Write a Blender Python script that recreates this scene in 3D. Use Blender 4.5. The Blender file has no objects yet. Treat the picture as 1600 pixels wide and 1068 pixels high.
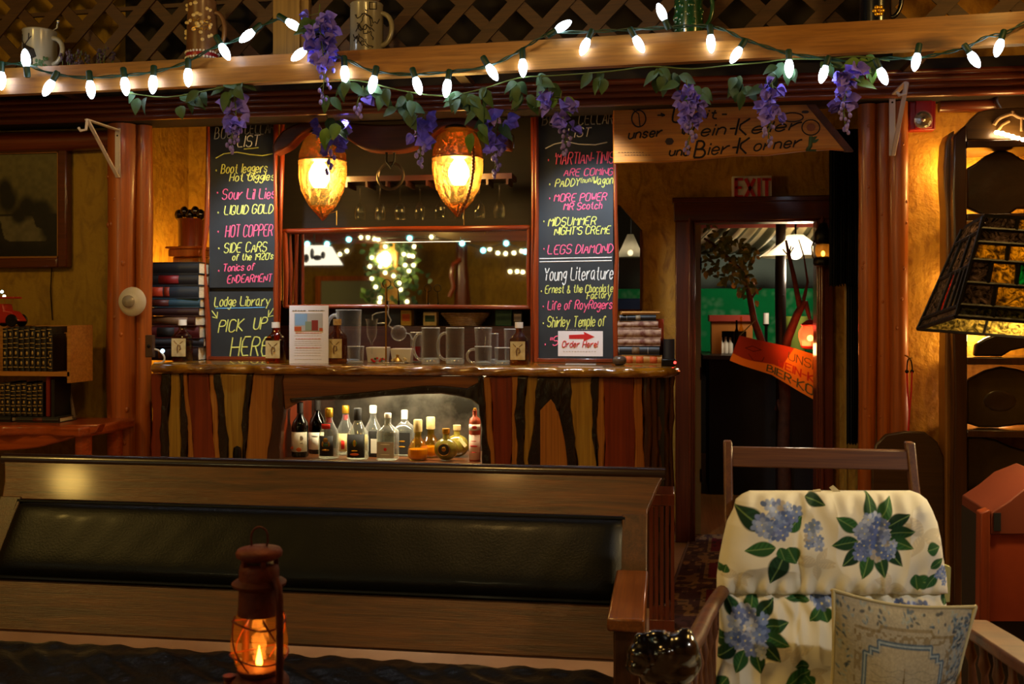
import bpy, bmesh, math, random
import numpy as np
from mathutils import Vector, Matrix, Euler
random.seed(7)
RAD = math.radians
SC = bpy.context.scene
COL = SC.collection

# ---------------------------------------------------------------- camera, world, exposure, lamps
TH = RAD(8.6)                       # the camera looks a little to the left of the bar's own normal
CT, ST = math.cos(TH), math.sin(TH)
FPX, HY, CZ = 1600.0, 490.0, 1.42   # focal length in pixels, horizon row, eye height
cam_d = bpy.data.cameras.new('camera')
cam = bpy.data.objects.new('camera', cam_d); COL.objects.link(cam)
cam.location = (0, 0, CZ); cam.rotation_euler = (math.pi/2, 0, TH)
cam_d.sensor_width = 36; cam_d.lens = 36; cam_d.shift_y = -44/1600
cam_d.clip_start = .05
cam_d.dof.use_dof = True; cam_d.dof.focus_distance = 4.0; cam_d.dof.aperture_fstop = 5.6
SC.camera = cam
w = bpy.data.worlds.new('night'); SC.world = w; w.use_nodes = True
w.node_tree.nodes['Background'].inputs[0].default_value = (.012, .008, .005, 1)
w.node_tree.nodes['Background'].inputs[1].default_value = .5
SC.view_settings.view_transform = 'Standard'; SC.view_settings.look = 'None'
SC.view_settings.exposure = 0.0; SC.view_settings.gamma = 1.0; SC.view_settings.use_curve_mapping = False

def lamp(kind, name, loc, energy, col, size=.05, target=None, angle=60, blend=.6, sy=None):
    d = bpy.data.lights.new(name, kind); o = bpy.data.objects.new(name, d); COL.objects.link(o)
    o.location = loc; d.energy = energy; d.color = col
    if kind == 'AREA':
        d.size = size
        if sy: d.shape = 'RECTANGLE'; d.size_y = sy
    else: d.shadow_soft_size = size
    if kind == 'SPOT': d.spot_size = RAD(angle); d.spot_blend = blend
    if target is not None:
        o.rotation_euler = (Vector(target)-Vector(loc)).to_track_quat('-Z', 'Y').to_euler()
    return o
WARM = (1, .62, .26); WARMW = (1, .82, .58); COOL = (.80, .90, 1.0)
# ceiling lamps of the room, then two added fill lights
lamp('POINT', 'ceiling_lamp_left', (-3.48, 2.1, 2.85), 62, (1, .62, .14), .09)
lamp('SPOT', 'ceiling_spot_chair', (2.35, 1.25, 2.75), 105, (1, .92, .78), .06, (.44, 2.45, .8), 34, .7)
lamp('POINT', 'room_fill', (-.9, 2.3, 2.95), 52, (1, .58, .16), .15)  # added fill without a fixture, brightens the bar front and posts
lamp('POINT', 'east_fill', (1.45, 3.3, 2.9), 24, (1, .58, .14), .10)  # added fill without a fixture, brightens the east logs and wall
# small white downlights under the header, above the bar
lamp('SPOT', 'bar_downlight_west', (-2.05, 4.66, 2.42), 62, COOL, .03, (-2.2, 5.4, 1.6), 72, .8)
lamp('SPOT', 'bar_downlight_middle', (-1.62, 5.02, 2.42), 22, (1, .93, .82), .03, (-1.62, 5.22, 1.15), 66, .7)
lamp('SPOT', 'bar_downlight_inner', (-1.05, 5.02, 2.42), 22, (1, .93, .82), .03, (-1.05, 5.22, 1.15), 66, .7)
lamp('SPOT', 'bar_downlight_end', (-.30, 4.99, 2.42), 16, (1, .93, .82), .03, (-.28, 5.0, 1.15), 34, .7)
# an added light hidden low behind the stacked books to brighten the alcove wall
lamp('POINT', 'alcove_fill', (-2.92, 5.98, 1.50), 26, (1, .66, .16), .05)
lamp('SPOT', 'bar_downlight_east', (-.42, 4.66, 2.42), 62, COOL, .03, (-.34, 5.4, 1.6), 72, .8)

# ---------------------------------------------------------------- helpers
def P(px, py, Y):
    """the point of the plane y = Y that stands at this place of the photograph"""
    u = (px-800)/FPX; t = Y/(CT+u*ST)
    return Vector((t*(-ST+u*CT), Y, CZ+(HY-py)/FPX*t))
def SZ(px, Y): return Y/(CT+(px-800)/FPX*ST)/FPX      # metres per pixel there
def C(h):
    h = h.lstrip('#'); r = []
    for i in (0, 2, 4):
        c = int(h[i:i+2], 16)/255
        r.append(c/12.92 if c <= .04045 else ((c+.055)/1.055)**2.4)
    return tuple(r)
ORG = {}
def tag(o, label=None, cat=None, group=None, kind=None):
    if label: o['label'] = label
    if cat: o['category'] = cat
    if group: o['group'] = group
    if kind: o['kind'] = kind
    return o
def thing(name, label, cat, loc=(0, 0, 0), rz=0, group=None):
    o = bpy.data.objects.new(name, None); COL.objects.link(o); o.empty_display_size = .05
    o.location = loc; o.rotation_euler = (0, 0, rz); ORG[o.name] = Vector(loc)
    return tag(o, label, cat, group)
def copy_tree(o, parent=None):
    c = o.copy(); COL.objects.link(c)
    if parent is not None: c.parent = parent
    for ch in list(o.children): copy_tree(ch, c)
    return c
def rot(axis, a): return Matrix.Rotation(a, 4, axis)
def TR(*v): return Matrix.Translation(Vector(v) if len(v) == 3 else v[0])

class MB:
    """collects shapes, then links them as one mesh object"""
    def __init__(s, M=None): s.v = []; s.f = []; s.mi = []; s.m = 0; s.M = M
    def _add(s, vs, fs):
        o = len(s.v)
        for p in vs:
            p = Vector(p)
            s.v.append(s.M @ p if s.M is not None else p)
        for f in fs: s.f.append([i+o for i in f]); s.mi.append(s.m)
    def box(s, c, d, R=None):
        c = Vector(c); h = Vector(d)/2
        vs = [Vector((x*h.x, y*h.y, z*h.z)) for x in (-1, 1) for y in (-1, 1) for z in (-1, 1)]
        if R is not None: vs = [R @ p for p in vs]
        s._add([p+c for p in vs], [(0, 1, 3, 2), (4, 6, 7, 5), (0, 4, 5, 1), (2, 3, 7, 6), (0, 2, 6, 4), (1, 5, 7, 3)])
    def bx(s, a, b):
        a = Vector(a); b = Vector(b); s.box((a+b)/2, (abs(b.x-a.x), abs(b.y-a.y), abs(b.z-a.z)))
    def hexa(s, A, B):
        """two quads (4 points each), joined"""
        s._add(list(A)+list(B), [(3, 2, 1, 0), (4, 5, 6, 7), (0, 1, 5, 4), (1, 2, 6, 5), (2, 3, 7, 6), (3, 0, 4, 7)])
    def tube(s, pts, r, n=8, closed=False, flat=1.0):
        pts = [Vector(p) for p in pts]; k = len(pts)
        rs = r if isinstance(r, (list, tuple)) else [r]*k
        vs = []; up = None
        for i, p in enumerate(pts):
            if closed: t = pts[(i+1) % k]-pts[i-1]
            else: t = pts[min(i+1, k-1)]-pts[max(i-1, 0)]
            if t.length < 1e-9: t = Vector((0, 0, 1))
            t.normalize()
            if up is None: up = t.orthogonal().normalized()
            up = (up-t*up.dot(t))
            if up.length < 1e-6: up = t.orthogonal()
            up.normalize(); b = t.cross(up)
            for j in range(n):
                a = 2*math.pi*j/n
                vs.append(p+(up*math.cos(a)+b*math.sin(a)*flat)*rs[i])
        fs = []
        for i in range(k if closed else k-1):
            i2 = (i+1) % k
            for j in range(n):
                j2 = (j+1) % n
                fs.append((i*n+j, i*n+j2, i2*n+j2, i2*n+j))
        if not closed: fs += [tuple(range(n-1, -1, -1)), tuple((k-1)*n+j for j in range(n))]
        s._add(vs, fs)
    def lathe(s, prof, c=(0, 0, 0), n=24, M=None, sx=1, sy=1, sq=0):
        """turned profile [(r, z)...]; sq > 0 squares it off"""
        vs = []; fs = []; c = Vector(c); k = len(prof)
        for r, z in prof:
            for j in range(n):
                a = 2*math.pi*(j+.5)/n; ca, sa = math.cos(a), math.sin(a)
                q = 1.0
                if sq: q = (1-sq)+sq/max(abs(ca), abs(sa))*.96
                p = Vector((r*ca*sx*q, r*sa*sy*q, z))
                vs.append((M @ p if M is not None else p)+c)
        for i in range(k-1):
            for j in range(n):
                j2 = (j+1) % n; fs.append((i*n+j, i*n+j2, (i+1)*n+j2, (i+1)*n+j))
        if prof[0][0] > 1e-6: fs.append(tuple(range(n-1, -1, -1)))
        if prof[-1][0] > 1e-6: fs.append(tuple((k-1)*n+j for j in range(n)))
        s._add(vs, fs)
    def prism(s, poly, d, M):
        """polygon in local xy, thickness d along local z, placed by M"""
        n = len(poly)
        vs = [M @ Vector((x, y, 0)) for x, y in poly]+[M @ Vector((x, y, d)) for x, y in poly]
        fs = [tuple(range(n-1, -1, -1)), tuple(range(n, 2*n))]
        fs += [(i, (i+1) % n, n+(i+1) % n, n+i) for i in range(n)]
        s._add(vs, fs)
    def wallprism(s, pts, y0, y1):
        """outline given as (x, z), between planes y0 (front) and y1 (back)"""
        n = len(pts)
        vs = [Vector((x, y0, z)) for x, z in pts]+[Vector((x, y1, z)) for x, z in pts]
        fs = [tuple(range(n)), tuple(range(2*n-1, n-1, -1))]
        fs += [(i, n+i, n+(i+1) % n, (i+1) % n) for i in range(n)]
        s._add(vs, fs)
    def ell(s, c, r, n=12, m=8, R=None):
        c = Vector(c); r = Vector(r) if not isinstance(r, (int, float)) else Vector((r, r, r))
        vs = [Vector((0, 0, -r.z))]
        for i in range(1, m):
            a = -math.pi/2+math.pi*i/m
            for j in range(n):
                b = 2*math.pi*j/n
                vs.append(Vector((r.x*math.cos(a)*math.cos(b), r.y*math.cos(a)*math.sin(b), r.z*math.sin(a))))
        vs.append(Vector((0, 0, r.z)))
        if R is not None: vs = [R @ p for p in vs]
        fs = [(0, 1+(j+1) % n, 1+j) for j in range(n)]
        for i in range(m-2):
            for j in range(n):
                j2 = (j+1) % n; fs.append((1+i*n+j, 1+i*n+j2, 1+(i+1)*n+j2, 1+(i+1)*n+j))
        L = len(vs)-1
        fs += [(1+(m-2)*n+j, 1+(m-2)*n+(j+1) % n, L) for j in range(n)]
        s._add([p+c for p in vs], fs)
    def leaf(s, base, d, nrm, L, W, bend=.15, n=6):
        """a leaf blade with a fold along its midrib"""
        base = Vector(base); d = Vector(d).normalized(); nrm = Vector(nrm)
        nrm = (nrm-d*nrm.dot(d)); nrm = nrm.normalized() if nrm.length > 1e-5 else d.orthogonal().normalized()
        b = d.cross(nrm); vs = []; fs = []
        for i in range(n+1):
            q = i/n; w = W*math.sin(math.pi*min(1, q**.75*.98+.02))*.5
            c = base+d*L*q-nrm*bend*L*q*q
            vs += [c+b*w+nrm*w*.35, c, c-b*w+nrm*w*.35]
        for i in range(n):
            a = i*3; fs += [(a, a+1, a+4, a+3), (a+1, a+2, a+5, a+4)]
        s._add(vs, fs)
    def build(s, name, mat, parent=None, smooth=40, bevel=0, seg=2, sub=0, solid=0, label=None):
        me = bpy.data.meshes.new(name)
        if parent is not None: off = ORG[parent.name]
        else:
            zs = min(p.z for p in s.v); n = len(s.v)
            off = Vector((sum(p.x for p in s.v)/n, sum(p.y for p in s.v)/n, zs))
        me.from_pydata([p-off for p in s.v], [], s.f)
        for m in (mat if isinstance(mat, (list, tuple)) else [mat]): me.materials.append(m)
        me.polygons.foreach_set('material_index', s.mi)
        if smooth:
            me.polygons.foreach_set('use_smooth', [True]*len(me.polygons))
            me.set_sharp_from_angle(angle=RAD(smooth))
        me.update()
        o = bpy.data.objects.new(name, me); COL.objects.link(o)
        if parent is not None: o.parent = parent
        else: o.location = off
        ORG[o.name] = off.copy()
        if solid: q = o.modifiers.new('s', 'SOLIDIFY'); q.thickness = solid; q.offset = 0
        if bevel: q = o.modifiers.new('b', 'BEVEL'); q.width = bevel; q.segments = seg; q.limit_method = 'ANGLE'; q.angle_limit = RAD(40)
        if sub: q = o.modifiers.new('d', 'SUBSURF'); q.levels = sub; q.render_levels = sub
        if label: o['label'] = label
        return o

def sheet(name, XYZ, RGB, mat, parent=None, back=None):
    """a fine grid surface that carries its own printed or woven pattern; back = xyz of its rear side"""
    nv, nu, _ = XYZ.shape
    idx = np.arange(nv*nu).reshape(nv, nu)
    F = np.stack([idx[:-1, :-1], idx[:-1, 1:], idx[1:, 1:], idx[1:, :-1]], -1).reshape(-1, 4)
    V = XYZ.reshape(-1, 3); K = RGB.reshape(-1, 3)
    if back is not None:
        V = np.concatenate([V, back.reshape(-1, 3)]); K = np.concatenate([K, np.tile(K.mean(0)*1.0, (nv*nu, 1))])
        F2 = F[:, ::-1]+nv*nu
        ring = list(idx[0, :])+list(idx[1:, -1])+list(idx[-1, -2::-1])+list(idx[-2:0:-1, 0])
        ring = np.array(ring); r2 = np.roll(ring, -1)
        F3 = np.stack([ring, ring+nv*nu, r2+nv*nu, r2], -1)
        F = np.concatenate([F, F2, F3])
    off = ORG[parent.name] if parent is not None else Vector((V[:, 0].mean(), V[:, 1].mean(), V[:, 2].min()))
    me = bpy.data.meshes.new(name)
    me.from_pydata((V-np.array(off)).tolist(), [], F.tolist())
    at = me.color_attributes.new('Col', 'FLOAT_COLOR', 'POINT')
    at.data.foreach_set('color', np.concatenate([K, np.ones((len(K), 1))], 1).astype(np.float32).ravel())
    me.materials.append(mat)
    me.polygons.foreach_set('use_smooth', [True]*len(me.polygons)); me.update()
    o = bpy.data.objects.new(name, me); COL.objects.link(o)
    if parent is not None: o.parent = parent
    else: o.location = off
    ORG[o.name] = Vector(off)
    return o

class Paint:
    """pattern of a printed thing: colours on a metric grid"""
    def __init__(s, X, Y, base):
        s.X = X; s.Y = Y; s.I = np.zeros(X.shape+(3,)); s.I[:] = base
    def put(s, m, col): s.I = s.I*(1-m[..., None])+np.array(col)*m[..., None]
    def ell(s, x, y, rx, ry, col, a=0, soft=.15, op=1):
        dx, dy = s.X-x, s.Y-y; c, q = math.cos(a), math.sin(a)
        d = np.sqrt(((dx*c+dy*q)/rx)**2+((-dx*q+dy*c)/ry)**2)
        s.put(np.clip((1-d)/soft, 0, 1)*op, col)
    def leaf(s, x0, y0, x1, y1, w, col, vein):
        L = math.hypot(x1-x0, y1-y0); ux, uy = (x1-x0)/L, (y1-y0)/L
        q = ((s.X-x0)*ux+(s.Y-y0)*uy)/L; t = (-(s.X-x0)*uy+(s.Y-y0)*ux)
        qq = np.clip(q, 0, 1); hw = w*np.sin(np.pi*np.power(qq, .8))*.5+1e-6
        m = np.clip((1-np.abs(t)/hw)/.18, 0, 1)*((q > 0) & (q < 1))
        sh = .5+.5*np.sin((q*L+np.abs(t)*.8)/(L*.16)*6.28)
        k = np.array(col)[None, None]*(.75+.5*sh[..., None]*(t > 0)[..., None]+.15)
        s.I = s.I*(1-m[..., None])+k*m[..., None]
        s.put(m*np.clip(1-np.abs(t)/(w*.05), 0, 1)*.8, vein)
    def line(s, pts, w, col, op=1):
        for (ax, ay), (bx_, by) in zip(pts[:-1], pts[1:]):
            dx, dy = bx_-ax, by-ay; L2 = dx*dx+dy*dy+1e-12
            q = np.clip(((s.X-ax)*dx+(s.Y-ay)*dy)/L2, 0, 1)
            d = np.hypot(s.X-ax-q*dx, s.Y-ay-q*dy)
            s.put(np.clip((w-d)/(w*.5), 0, 1)*op, col)
    def rect(s, x0, y0, x1, y1, col, op=1):
        s.put(((s.X > x0) & (s.X < x1) & (s.Y > y0) & (s.Y < y1))*float(op), col)
    def floret(s, x, y, r, col, ctr, a0=0):
        for k in range(5):
            a = a0+k*2*math.pi/5
            sh = .8+.4*((k*7+int(x*9173)) % 5)/5
            s.ell(x+math.cos(a)*r*.55, y+math.sin(a)*r*.55, r*.52, r*.40, tuple(c*sh for c in col), a, .3)
        s.ell(x, y, r*.16, r*.16, ctr)
def vnoise(X, Y, s, seed=0):
    """smooth value noise on arrays"""
    rs = np.random.RandomState(seed); T = rs.rand(64, 64)
    x, y = X*s, Y*s; xi, yi = np.floor(x).astype(int), np.floor(y).astype(int); fx, fy = x-xi, y-yi
    fx = fx*fx*(3-2*fx); fy = fy*fy*(3-2*fy)
    g = lambda a, b: T[a % 64, b % 64]
    return (g(xi, yi)*(1-fx)+g(xi+1, yi)*fx)*(1-fy)+(g(xi, yi+1)*(1-fx)+g(xi+1, yi+1)*fx)*fy

# ---------------------------------------------------------------- hand lettering: pen strokes on a 4 x 8 grid, base line at 2
GL = {'A': '02 28 42|14 34', 'B': '02 08|08 28 37 36 25 05|25 35 44 43 32 02', 'C': '47 38 18 07 03 12 32 43',
'D': '02 08 28 46 44 22 02', 'E': '48 08 02 42|05 35', 'F': '48 08 02|05 35', 'G': '47 38 18 07 03 12 32 43 45 25',
'H': '02 08|42 48|05 45', 'I': '12 18', 'J': '38 33 22 12 03', 'K': '02 08|48 05 42', 'L': '08 02 42', 'M': '02 08 25 48 42',
'N': '02 08 42 48', 'O': '18 07 03 12 32 43 47 38 18', 'P': '02 08 38 47 46 35 05', 'Q': '18 07 03 12 32 43 47 38 18|24 42',
'R': '02 08 38 47 46 35 05|25 42', 'S': '47 38 18 07 06 15 35 44 43 32 12 03', 'T': '08 48|28 22', 'U': '08 03 12 32 43 48',
'V': '08 22 48', 'W': '08 12 26 32 48', 'X': '08 42|48 02', 'Y': '08 25 48|25 22', 'Z': '08 48 02 42',
'a': '36 16 05 03 12 22 34|36 33 42', 'b': '08 02|05 16 26 35 33 22 12 03', 'c': '35 26 16 05 03 12 22 33',
'd': '38 32|35 26 16 05 03 12 22 33', 'e': '04 34 35 26 16 05 03 12 22 33', 'f': '37 28 17 12|06 26',
'g': '36 16 05 04 13 23 35|36 31 20 10 01', 'h': '08 02|05 16 26 35 32', 'i': '16 12|17 18', 'j': '26 21 10 01|28 27',
'k': '08 02|36 04 32', 'l': '18 12', 'm': '06 02|05 16 25 22|25 36 45 42', 'n': '06 02|05 16 26 35 32',
'o': '16 05 03 12 22 33 35 26 16', 'p': '06 00|05 16 26 35 33 22 12 03', 'r': '06 02|04 15 26 36',
's': '35 26 16 05 14 24 33 22 12 03', 't': '18 13 22 32|06 26', 'u': '06 03 12 22 33|36 32', 'v': '06 12 26', 'w': '06 12 24 32 46',
'x': '06 32|36 02', 'y': '06 23|46 10', 'z': '06 36 02 32', '0': '18 07 03 12 32 43 47 38 18', '1': '07 18 12',
'2': '07 18 38 47 46 02 42', '9': '46 35 15 06 07 18 38 47 42', "'": '18 16', '"': '08 06|18 16', '!': '18 14|12 13', '-': '05 25',
'(': '28 16 14 22', ')': '08 16 14 02', '&': '42 07 18 27 04 03 12 22 44', '.': '12 13', '*': '04 15 25 14 04', '<': '46 04 43|04 84'}
def strokes(txt, smooth=True):
    x = 0; out = []
    for ch in txt:
        if ch == ' ': x += 3; continue
        g = GL.get(ch)
        if g is None: continue
        ls = [[(int(q[0]), int(q[1])) for q in st.split()] for st in g.split('|')]
        mx = max(p[0] for l in ls for p in l); mn = min(p[0] for l in ls for p in l)
        for l in ls:
            l = [(a-mn, b) for a, b in l]
            if smooth and len(l) > 2:
                n = [l[0]]
                for (a, b), (c, d) in zip(l[:-1], l[1:]): n += [(.75*a+.25*c, .75*b+.25*d), (.25*a+.75*c, .25*b+.75*d)]
                l = n+[l[-1]]
            out.append([(a+x, b) for a, b in l])
        x += mx-mn+1.3
    return out, x-1.3
def write(mb, txt, px0, px1, base, cap, Y, r, jit=.25, smooth=True, up=0, fn=None, slant=.06):
    """pen strokes on the plane y = Y, from px0 to px1, standing on row base (up = rise over the line)"""
    ls, W = strokes(txt, smooth)
    rg = random.Random(txt+str(px0))
    for l in ls:
        ox, oy = rg.uniform(-jit, jit), rg.uniform(-jit, jit)
        pts = []
        for a, b in l:
            k = (a+ox+(b-2)*slant*4)/max(W, 1)
            x = px0+k*(px1-px0); y = base-(b-2+oy)/6*cap-up*k
            pts.append(fn(x, y) if fn else P(x, y, Y))
        mb.tube(pts, r, 5)
# ---------------------------------------------------------------- materials
class NT:
    def __init__(s, name):
        s.mat = bpy.data.materials.new(name); s.mat.use_nodes = True
        s.t = s.mat.node_tree; s.t.nodes.clear()
        s.out = s.t.nodes.new('ShaderNodeOutputMaterial')
    def n(s, typ, **kw):
        o = s.t.nodes.new('ShaderNode'+typ)
        for k, v in kw.items():
            if k in o.inputs.keys() or isinstance(k, int): s.set(o, k, v)
            elif hasattr(o, k): setattr(o, k, v)
            else: s.set(o, k.replace('_', ' '), v)
        return o
    def set(s, o, k, v):
        if isinstance(v, bpy.types.NodeSocket): s.t.links.new(v, o.inputs[k])
        else:
            if isinstance(v, tuple) and len(v) == 3 and len(getattr(o.inputs[k], 'default_value', ())) == 4: v = v+(1,)
            o.inputs[k].default_value = v
    def coord(s, scale=(1, 1, 1), rotv=(0, 0, 0)):
        tc = s.n('TexCoord'); mp = s.n('Mapping'); s.t.links.new(tc.outputs['Object'], mp.inputs['Vector'])
        mp.inputs['Scale'].default_value = scale; mp.inputs['Rotation'].default_value = rotv
        return mp.outputs[0]
    def noise(s, vec, scale, detail=4, dist=0, rough=.55):
        o = s.n('TexNoise', Scale=scale, Detail=detail, Distortion=dist, Roughness=rough); s.t.links.new(vec, o.inputs['Vector'])
        return o.outputs['Fac']
    def ramp(s, fac, stops):
        o = s.n('ValToRGB'); s.t.links.new(fac, o.inputs[0]); e = o.color_ramp.elements
        while len(e) < len(stops): e.new(.5)
        for i, (p, c) in enumerate(stops): e[i].position = p; e[i].color = tuple(c)+(1,) if len(c) == 3 else c
        return o.outputs[0]
    def bump(s, fac, st, dist=.01):
        o = s.n('Bump', Strength=st, Distance=dist); s.t.links.new(fac, o.inputs['Height']); return o.outputs[0]
    def fin(s, sh): s.t.links.new(sh, s.out.inputs[0]); return s.mat
    def bsdf(s, col, rough=.5, metal=0, coat=0, spec=.5, normal=None, **kw):
        b = s.n('BsdfPrincipled'); s.set(b, 'Base Color', col); s.set(b, 'Roughness', rough); s.set(b, 'Metallic', metal)
        s.set(b, 'Coat Weight', coat); s.set(b, 'Coat Roughness', .12); s.set(b, 'Specular IOR Level', spec)
        if normal is not None: s.set(b, 'Normal', normal)
        for k, v in kw.items(): s.set(b, k, v)
        return b.outputs[0]
def pbr(name, col, rough=.5, metal=0, coat=0, spec=.5, col2=None, scale=6, bump=0, bscale=40, stretch=(1, 1, 1)):
    t = NT(name); v = t.coord(stretch); c = col
    if col2: c = t.ramp(t.noise(v, scale), [(.35, col), (.68, col2)])
    nm = t.bump(t.noise(v, bscale, 5), bump) if bump else None
    return t.fin(t.bsdf(c, rough, metal, coat, spec, nm))
def wood(name, c1, c2, axis='X', scale=3, rough=.42, coat=.25, bump=.12, knots=False):
    t = NT(name); st = {'X': (.35, 6, 6), 'Y': (6, .35, 6), 'Z': (6, 6, .35)}[axis]
    v = t.coord(st)
    g = t.noise(v, scale, 6, 1.2, .6)
    st2 = tuple(q*4 if q > 1 else q*1.5 for q in st)
    f = t.noise(t.coord(st2), scale*3, 4, .3)
    col = t.ramp(g, [(.30, c1), (.50, tuple(.5*(a+b) for a, b in zip(c1, c2))), (.70, c2)])
    mx = t.n('Mix', data_type='RGBA', blend_type='MULTIPLY'); mx.inputs[0].default_value = .55
    t.t.links.new(col, mx.inputs[6]); t.t.links.new(t.ramp(f, [(.35, (.45, .4, .36)), (.6, (1, 1, 1))]), mx.inputs[7])
    col = mx.outputs[2]
    if knots:
        vo = t.n('TexVoronoi', Scale=1.6); t.t.links.new(t.coord(tuple(1.0 if q < 1 else 2.2 for q in st)), vo.inputs['Vector'])
        m2 = t.n('Mix', data_type='RGBA', blend_type='MULTIPLY'); m2.inputs[0].default_value = 1
        t.t.links.new(col, m2.inputs[6]); t.t.links.new(t.ramp(vo.outputs['Distance'], [(.05, (.25, .16, .1)), (.16, (1, 1, 1))]), m2.inputs[7])
        col = m2.outputs[2]
    return t.fin(t.bsdf(col, rough, 0, coat, .5, t.bump(f, bump, .004)))
def emit(name, col, st):
    t = NT(name); e = t.n('Emission', Color=col, Strength=st); return t.fin(e.outputs[0])
def thin(name, tint, edge=.75, rough=.04, base=.05, gl=(1, 1, 1), bump=0, painted_glint=.0, pw=1.4):
    """thin-walled glass: tinted clear sheet with a Fresnel gloss and white painted in for highlights"""
    t = NT(name)
    lw = t.n('LayerWeight', Blend=.35)
    nm = t.bump(t.noise(t.coord(), 28, 3), bump, .02) if bump else None
    tr = t.n('BsdfTransparent', Color=tint); g = t.n('BsdfGlossy', Color=gl, Roughness=rough)
    if nm is not None: t.t.links.new(nm, lw.inputs['Normal']); t.t.links.new(nm, g.inputs['Normal'])
    mr = t.n('MapRange'); t.t.links.new(lw.outputs['Facing'], mr.inputs[0]); mr.inputs[3].default_value = base; mr.inputs[4].default_value = edge
    gs = g.outputs[0]
    if painted_glint:
        df = t.n('BsdfDiffuse', Color=(.9, .93, .95)); mm = t.n('MixShader'); mm.inputs[0].default_value = painted_glint; t.t.links.new(gs, mm.inputs[1]); t.t.links.new(df.outputs[0], mm.inputs[2]); gs = mm.outputs[0]  # white diffuse painted in as bright edge highlights on the glass
    pn = t.n('Math', operation='POWER'); t.t.links.new(mr.outputs[0], pn.inputs[0]); pn.inputs[1].default_value = pw
    m = t.n('MixShader'); t.t.links.new(pn.outputs[0], m.inputs[0]); t.t.links.new(tr.outputs[0], m.inputs[1]); t.t.links.new(gs, m.inputs[2])
    return t.fin(m.outputs[0])
def glow_glass(name, tint, trl, k_trl=.35, k_gl=.1, bump=.4, bs=30):
    """coloured cast glass: part clear, part diffusing, part gloss"""
    t = NT(name); nm = t.bump(t.noise(t.coord(), bs, 3), bump, .02)
    tr = t.n('BsdfTransparent', Color=tint); tl = t.n('BsdfTranslucent', Color=trl); g = t.n('BsdfGlossy', Color=(1, .8, .6), Roughness=.12)
    t.t.links.new(nm, g.inputs['Normal']); t.t.links.new(nm, tl.inputs['Normal'])
    a = t.n('MixShader'); a.inputs[0].default_value = k_trl; t.t.links.new(tr.outputs[0], a.inputs[1]); t.t.links.new(tl.outputs[0], a.inputs[2])
    b = t.n('MixShader'); b.inputs[0].default_value = k_gl; t.t.links.new(a.outputs[0], b.inputs[1]); t.t.links.new(g.outputs[0], b.inputs[2])
    return t.fin(b.outputs[0])
def printed(name, rough=.85, bump=.1, bs=500, coat=0, trl=0):
    t = NT(name); a = t.n('Attribute', attribute_name='Col'); nm = t.bump(t.noise(t.coord(), bs, 2), bump, .002)
    return t.fin(t.bsdf(a.outputs['Color'], rough, 0, coat, .3, nm))
def plaster(name, c1, c2, c3, rough=.7, bump=.5):
    t = NT(name); v = t.coord((1, 1, 1)); n1 = t.noise(v, 2.3, 6, .8); n2 = t.noise(t.coord((3, 3, 1.3)), 5, 6, 1.5)
    mx = t.n('Mix', data_type='RGBA'); t.t.links.new(t.ramp(n2, [(.45, (0, 0, 0)), (.75, (1, 1, 1))]), mx.inputs[0])
    t.t.links.new(t.ramp(n1, [(.3, c1), (.7, c2)]), mx.inputs[6]); mx.inputs[7].default_value = c3+(1,)
    return t.fin(t.bsdf(mx.outputs[2], rough, 0, 0, .4, t.bump(t.noise(v, 26, 6), bump, .02)))
MT = {}
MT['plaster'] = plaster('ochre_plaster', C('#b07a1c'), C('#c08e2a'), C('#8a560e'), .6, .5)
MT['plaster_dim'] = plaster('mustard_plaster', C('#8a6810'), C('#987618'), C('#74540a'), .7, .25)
MT['log'] = wood('varnished_log', C('#8a4208'), C('#c8681a'), 'Z', 1.2, .45, .2, .1, True)
MT['beam'] = wood('varnished_beam', C('#54200c'), C('#7a3414'), 'X', 1.5, .34, .5, .05)
MT['pine'] = wood('shelf_pine', C('#7c4c14'), C('#a4702a'), 'X', 1.3, .5, .05, .06, True)
MT['pine_z'] = wood('post_pine', C('#7c5c24'), C('#a07c3c'), 'Z', 1.3, .5, .15, .06)
MT['lattice'] = wood('lattice_wood', C('#3c2206'), C('#50300c'), 'X', 1.6, .6, .05, .08)
MT['dark'] = pbr('dark_board', C('#1c120a'), .8)  # plain dark brown board
MT['oak'] = wood('bench_oak', C('#341a02'), C('#6c3a06'), 'X', 6, .40, .12, .28)
MT['oak_d'] = wood('bench_oak_rail', C('#1c0c06'), C('#30160a'), 'X', 2.0, .3, .4, .06)
MT['oak_y'] = wood('arm_oak', C('#6a340e'), C('#8e5220'), 'Y', 2.2, .3, .5, .1)
MT['oak_z'] = wood('end_oak', C('#341a04'), C('#5a3008'), 'Z', 4, .42, .2, .15)
MT['leather'] = pbr('black_leather', C('#050505'), .40, 0, .03, .2, None, 6, .12, 160)
MT['leather_seat'] = pbr('crinkled_black_leather', C('#06070a'), .33, 0, .15, .5, None, 6, .9, 16)
MT['heart'] = wood('cedar_heart', C('#5c1c06'), C('#8a340e'), 'Z', 1.6, .34, .35, .06)
MT['sap'] = wood('cedar_sap', C('#9a5a20'), C('#b87a30'), 'Z', 1.6, .34, .35, .06)
MT['sap_y'] = wood('cedar_pale', C('#8a5c1a'), C('#b08a30'), 'Z', 1.8, .36, .35, .08, True)
MT['bark'] = pbr('lacquered_bark', C('#120a06'), .26, 0, .5, .6, C('#24140a'), 14, .9, 30, (1, 1, .4))
MT['bark_r'] = pbr('brown_bark', C('#2e1408'), .3, 0, .5, .6, C('#4a220e'), 12, .9, 26, (1, 1, .3))
MT['slab'] = pbr('lacquered_burl', C('#a8741a'), .12, 0, .9, .6, C('#5c380a'), 9, .6, 20)
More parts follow.
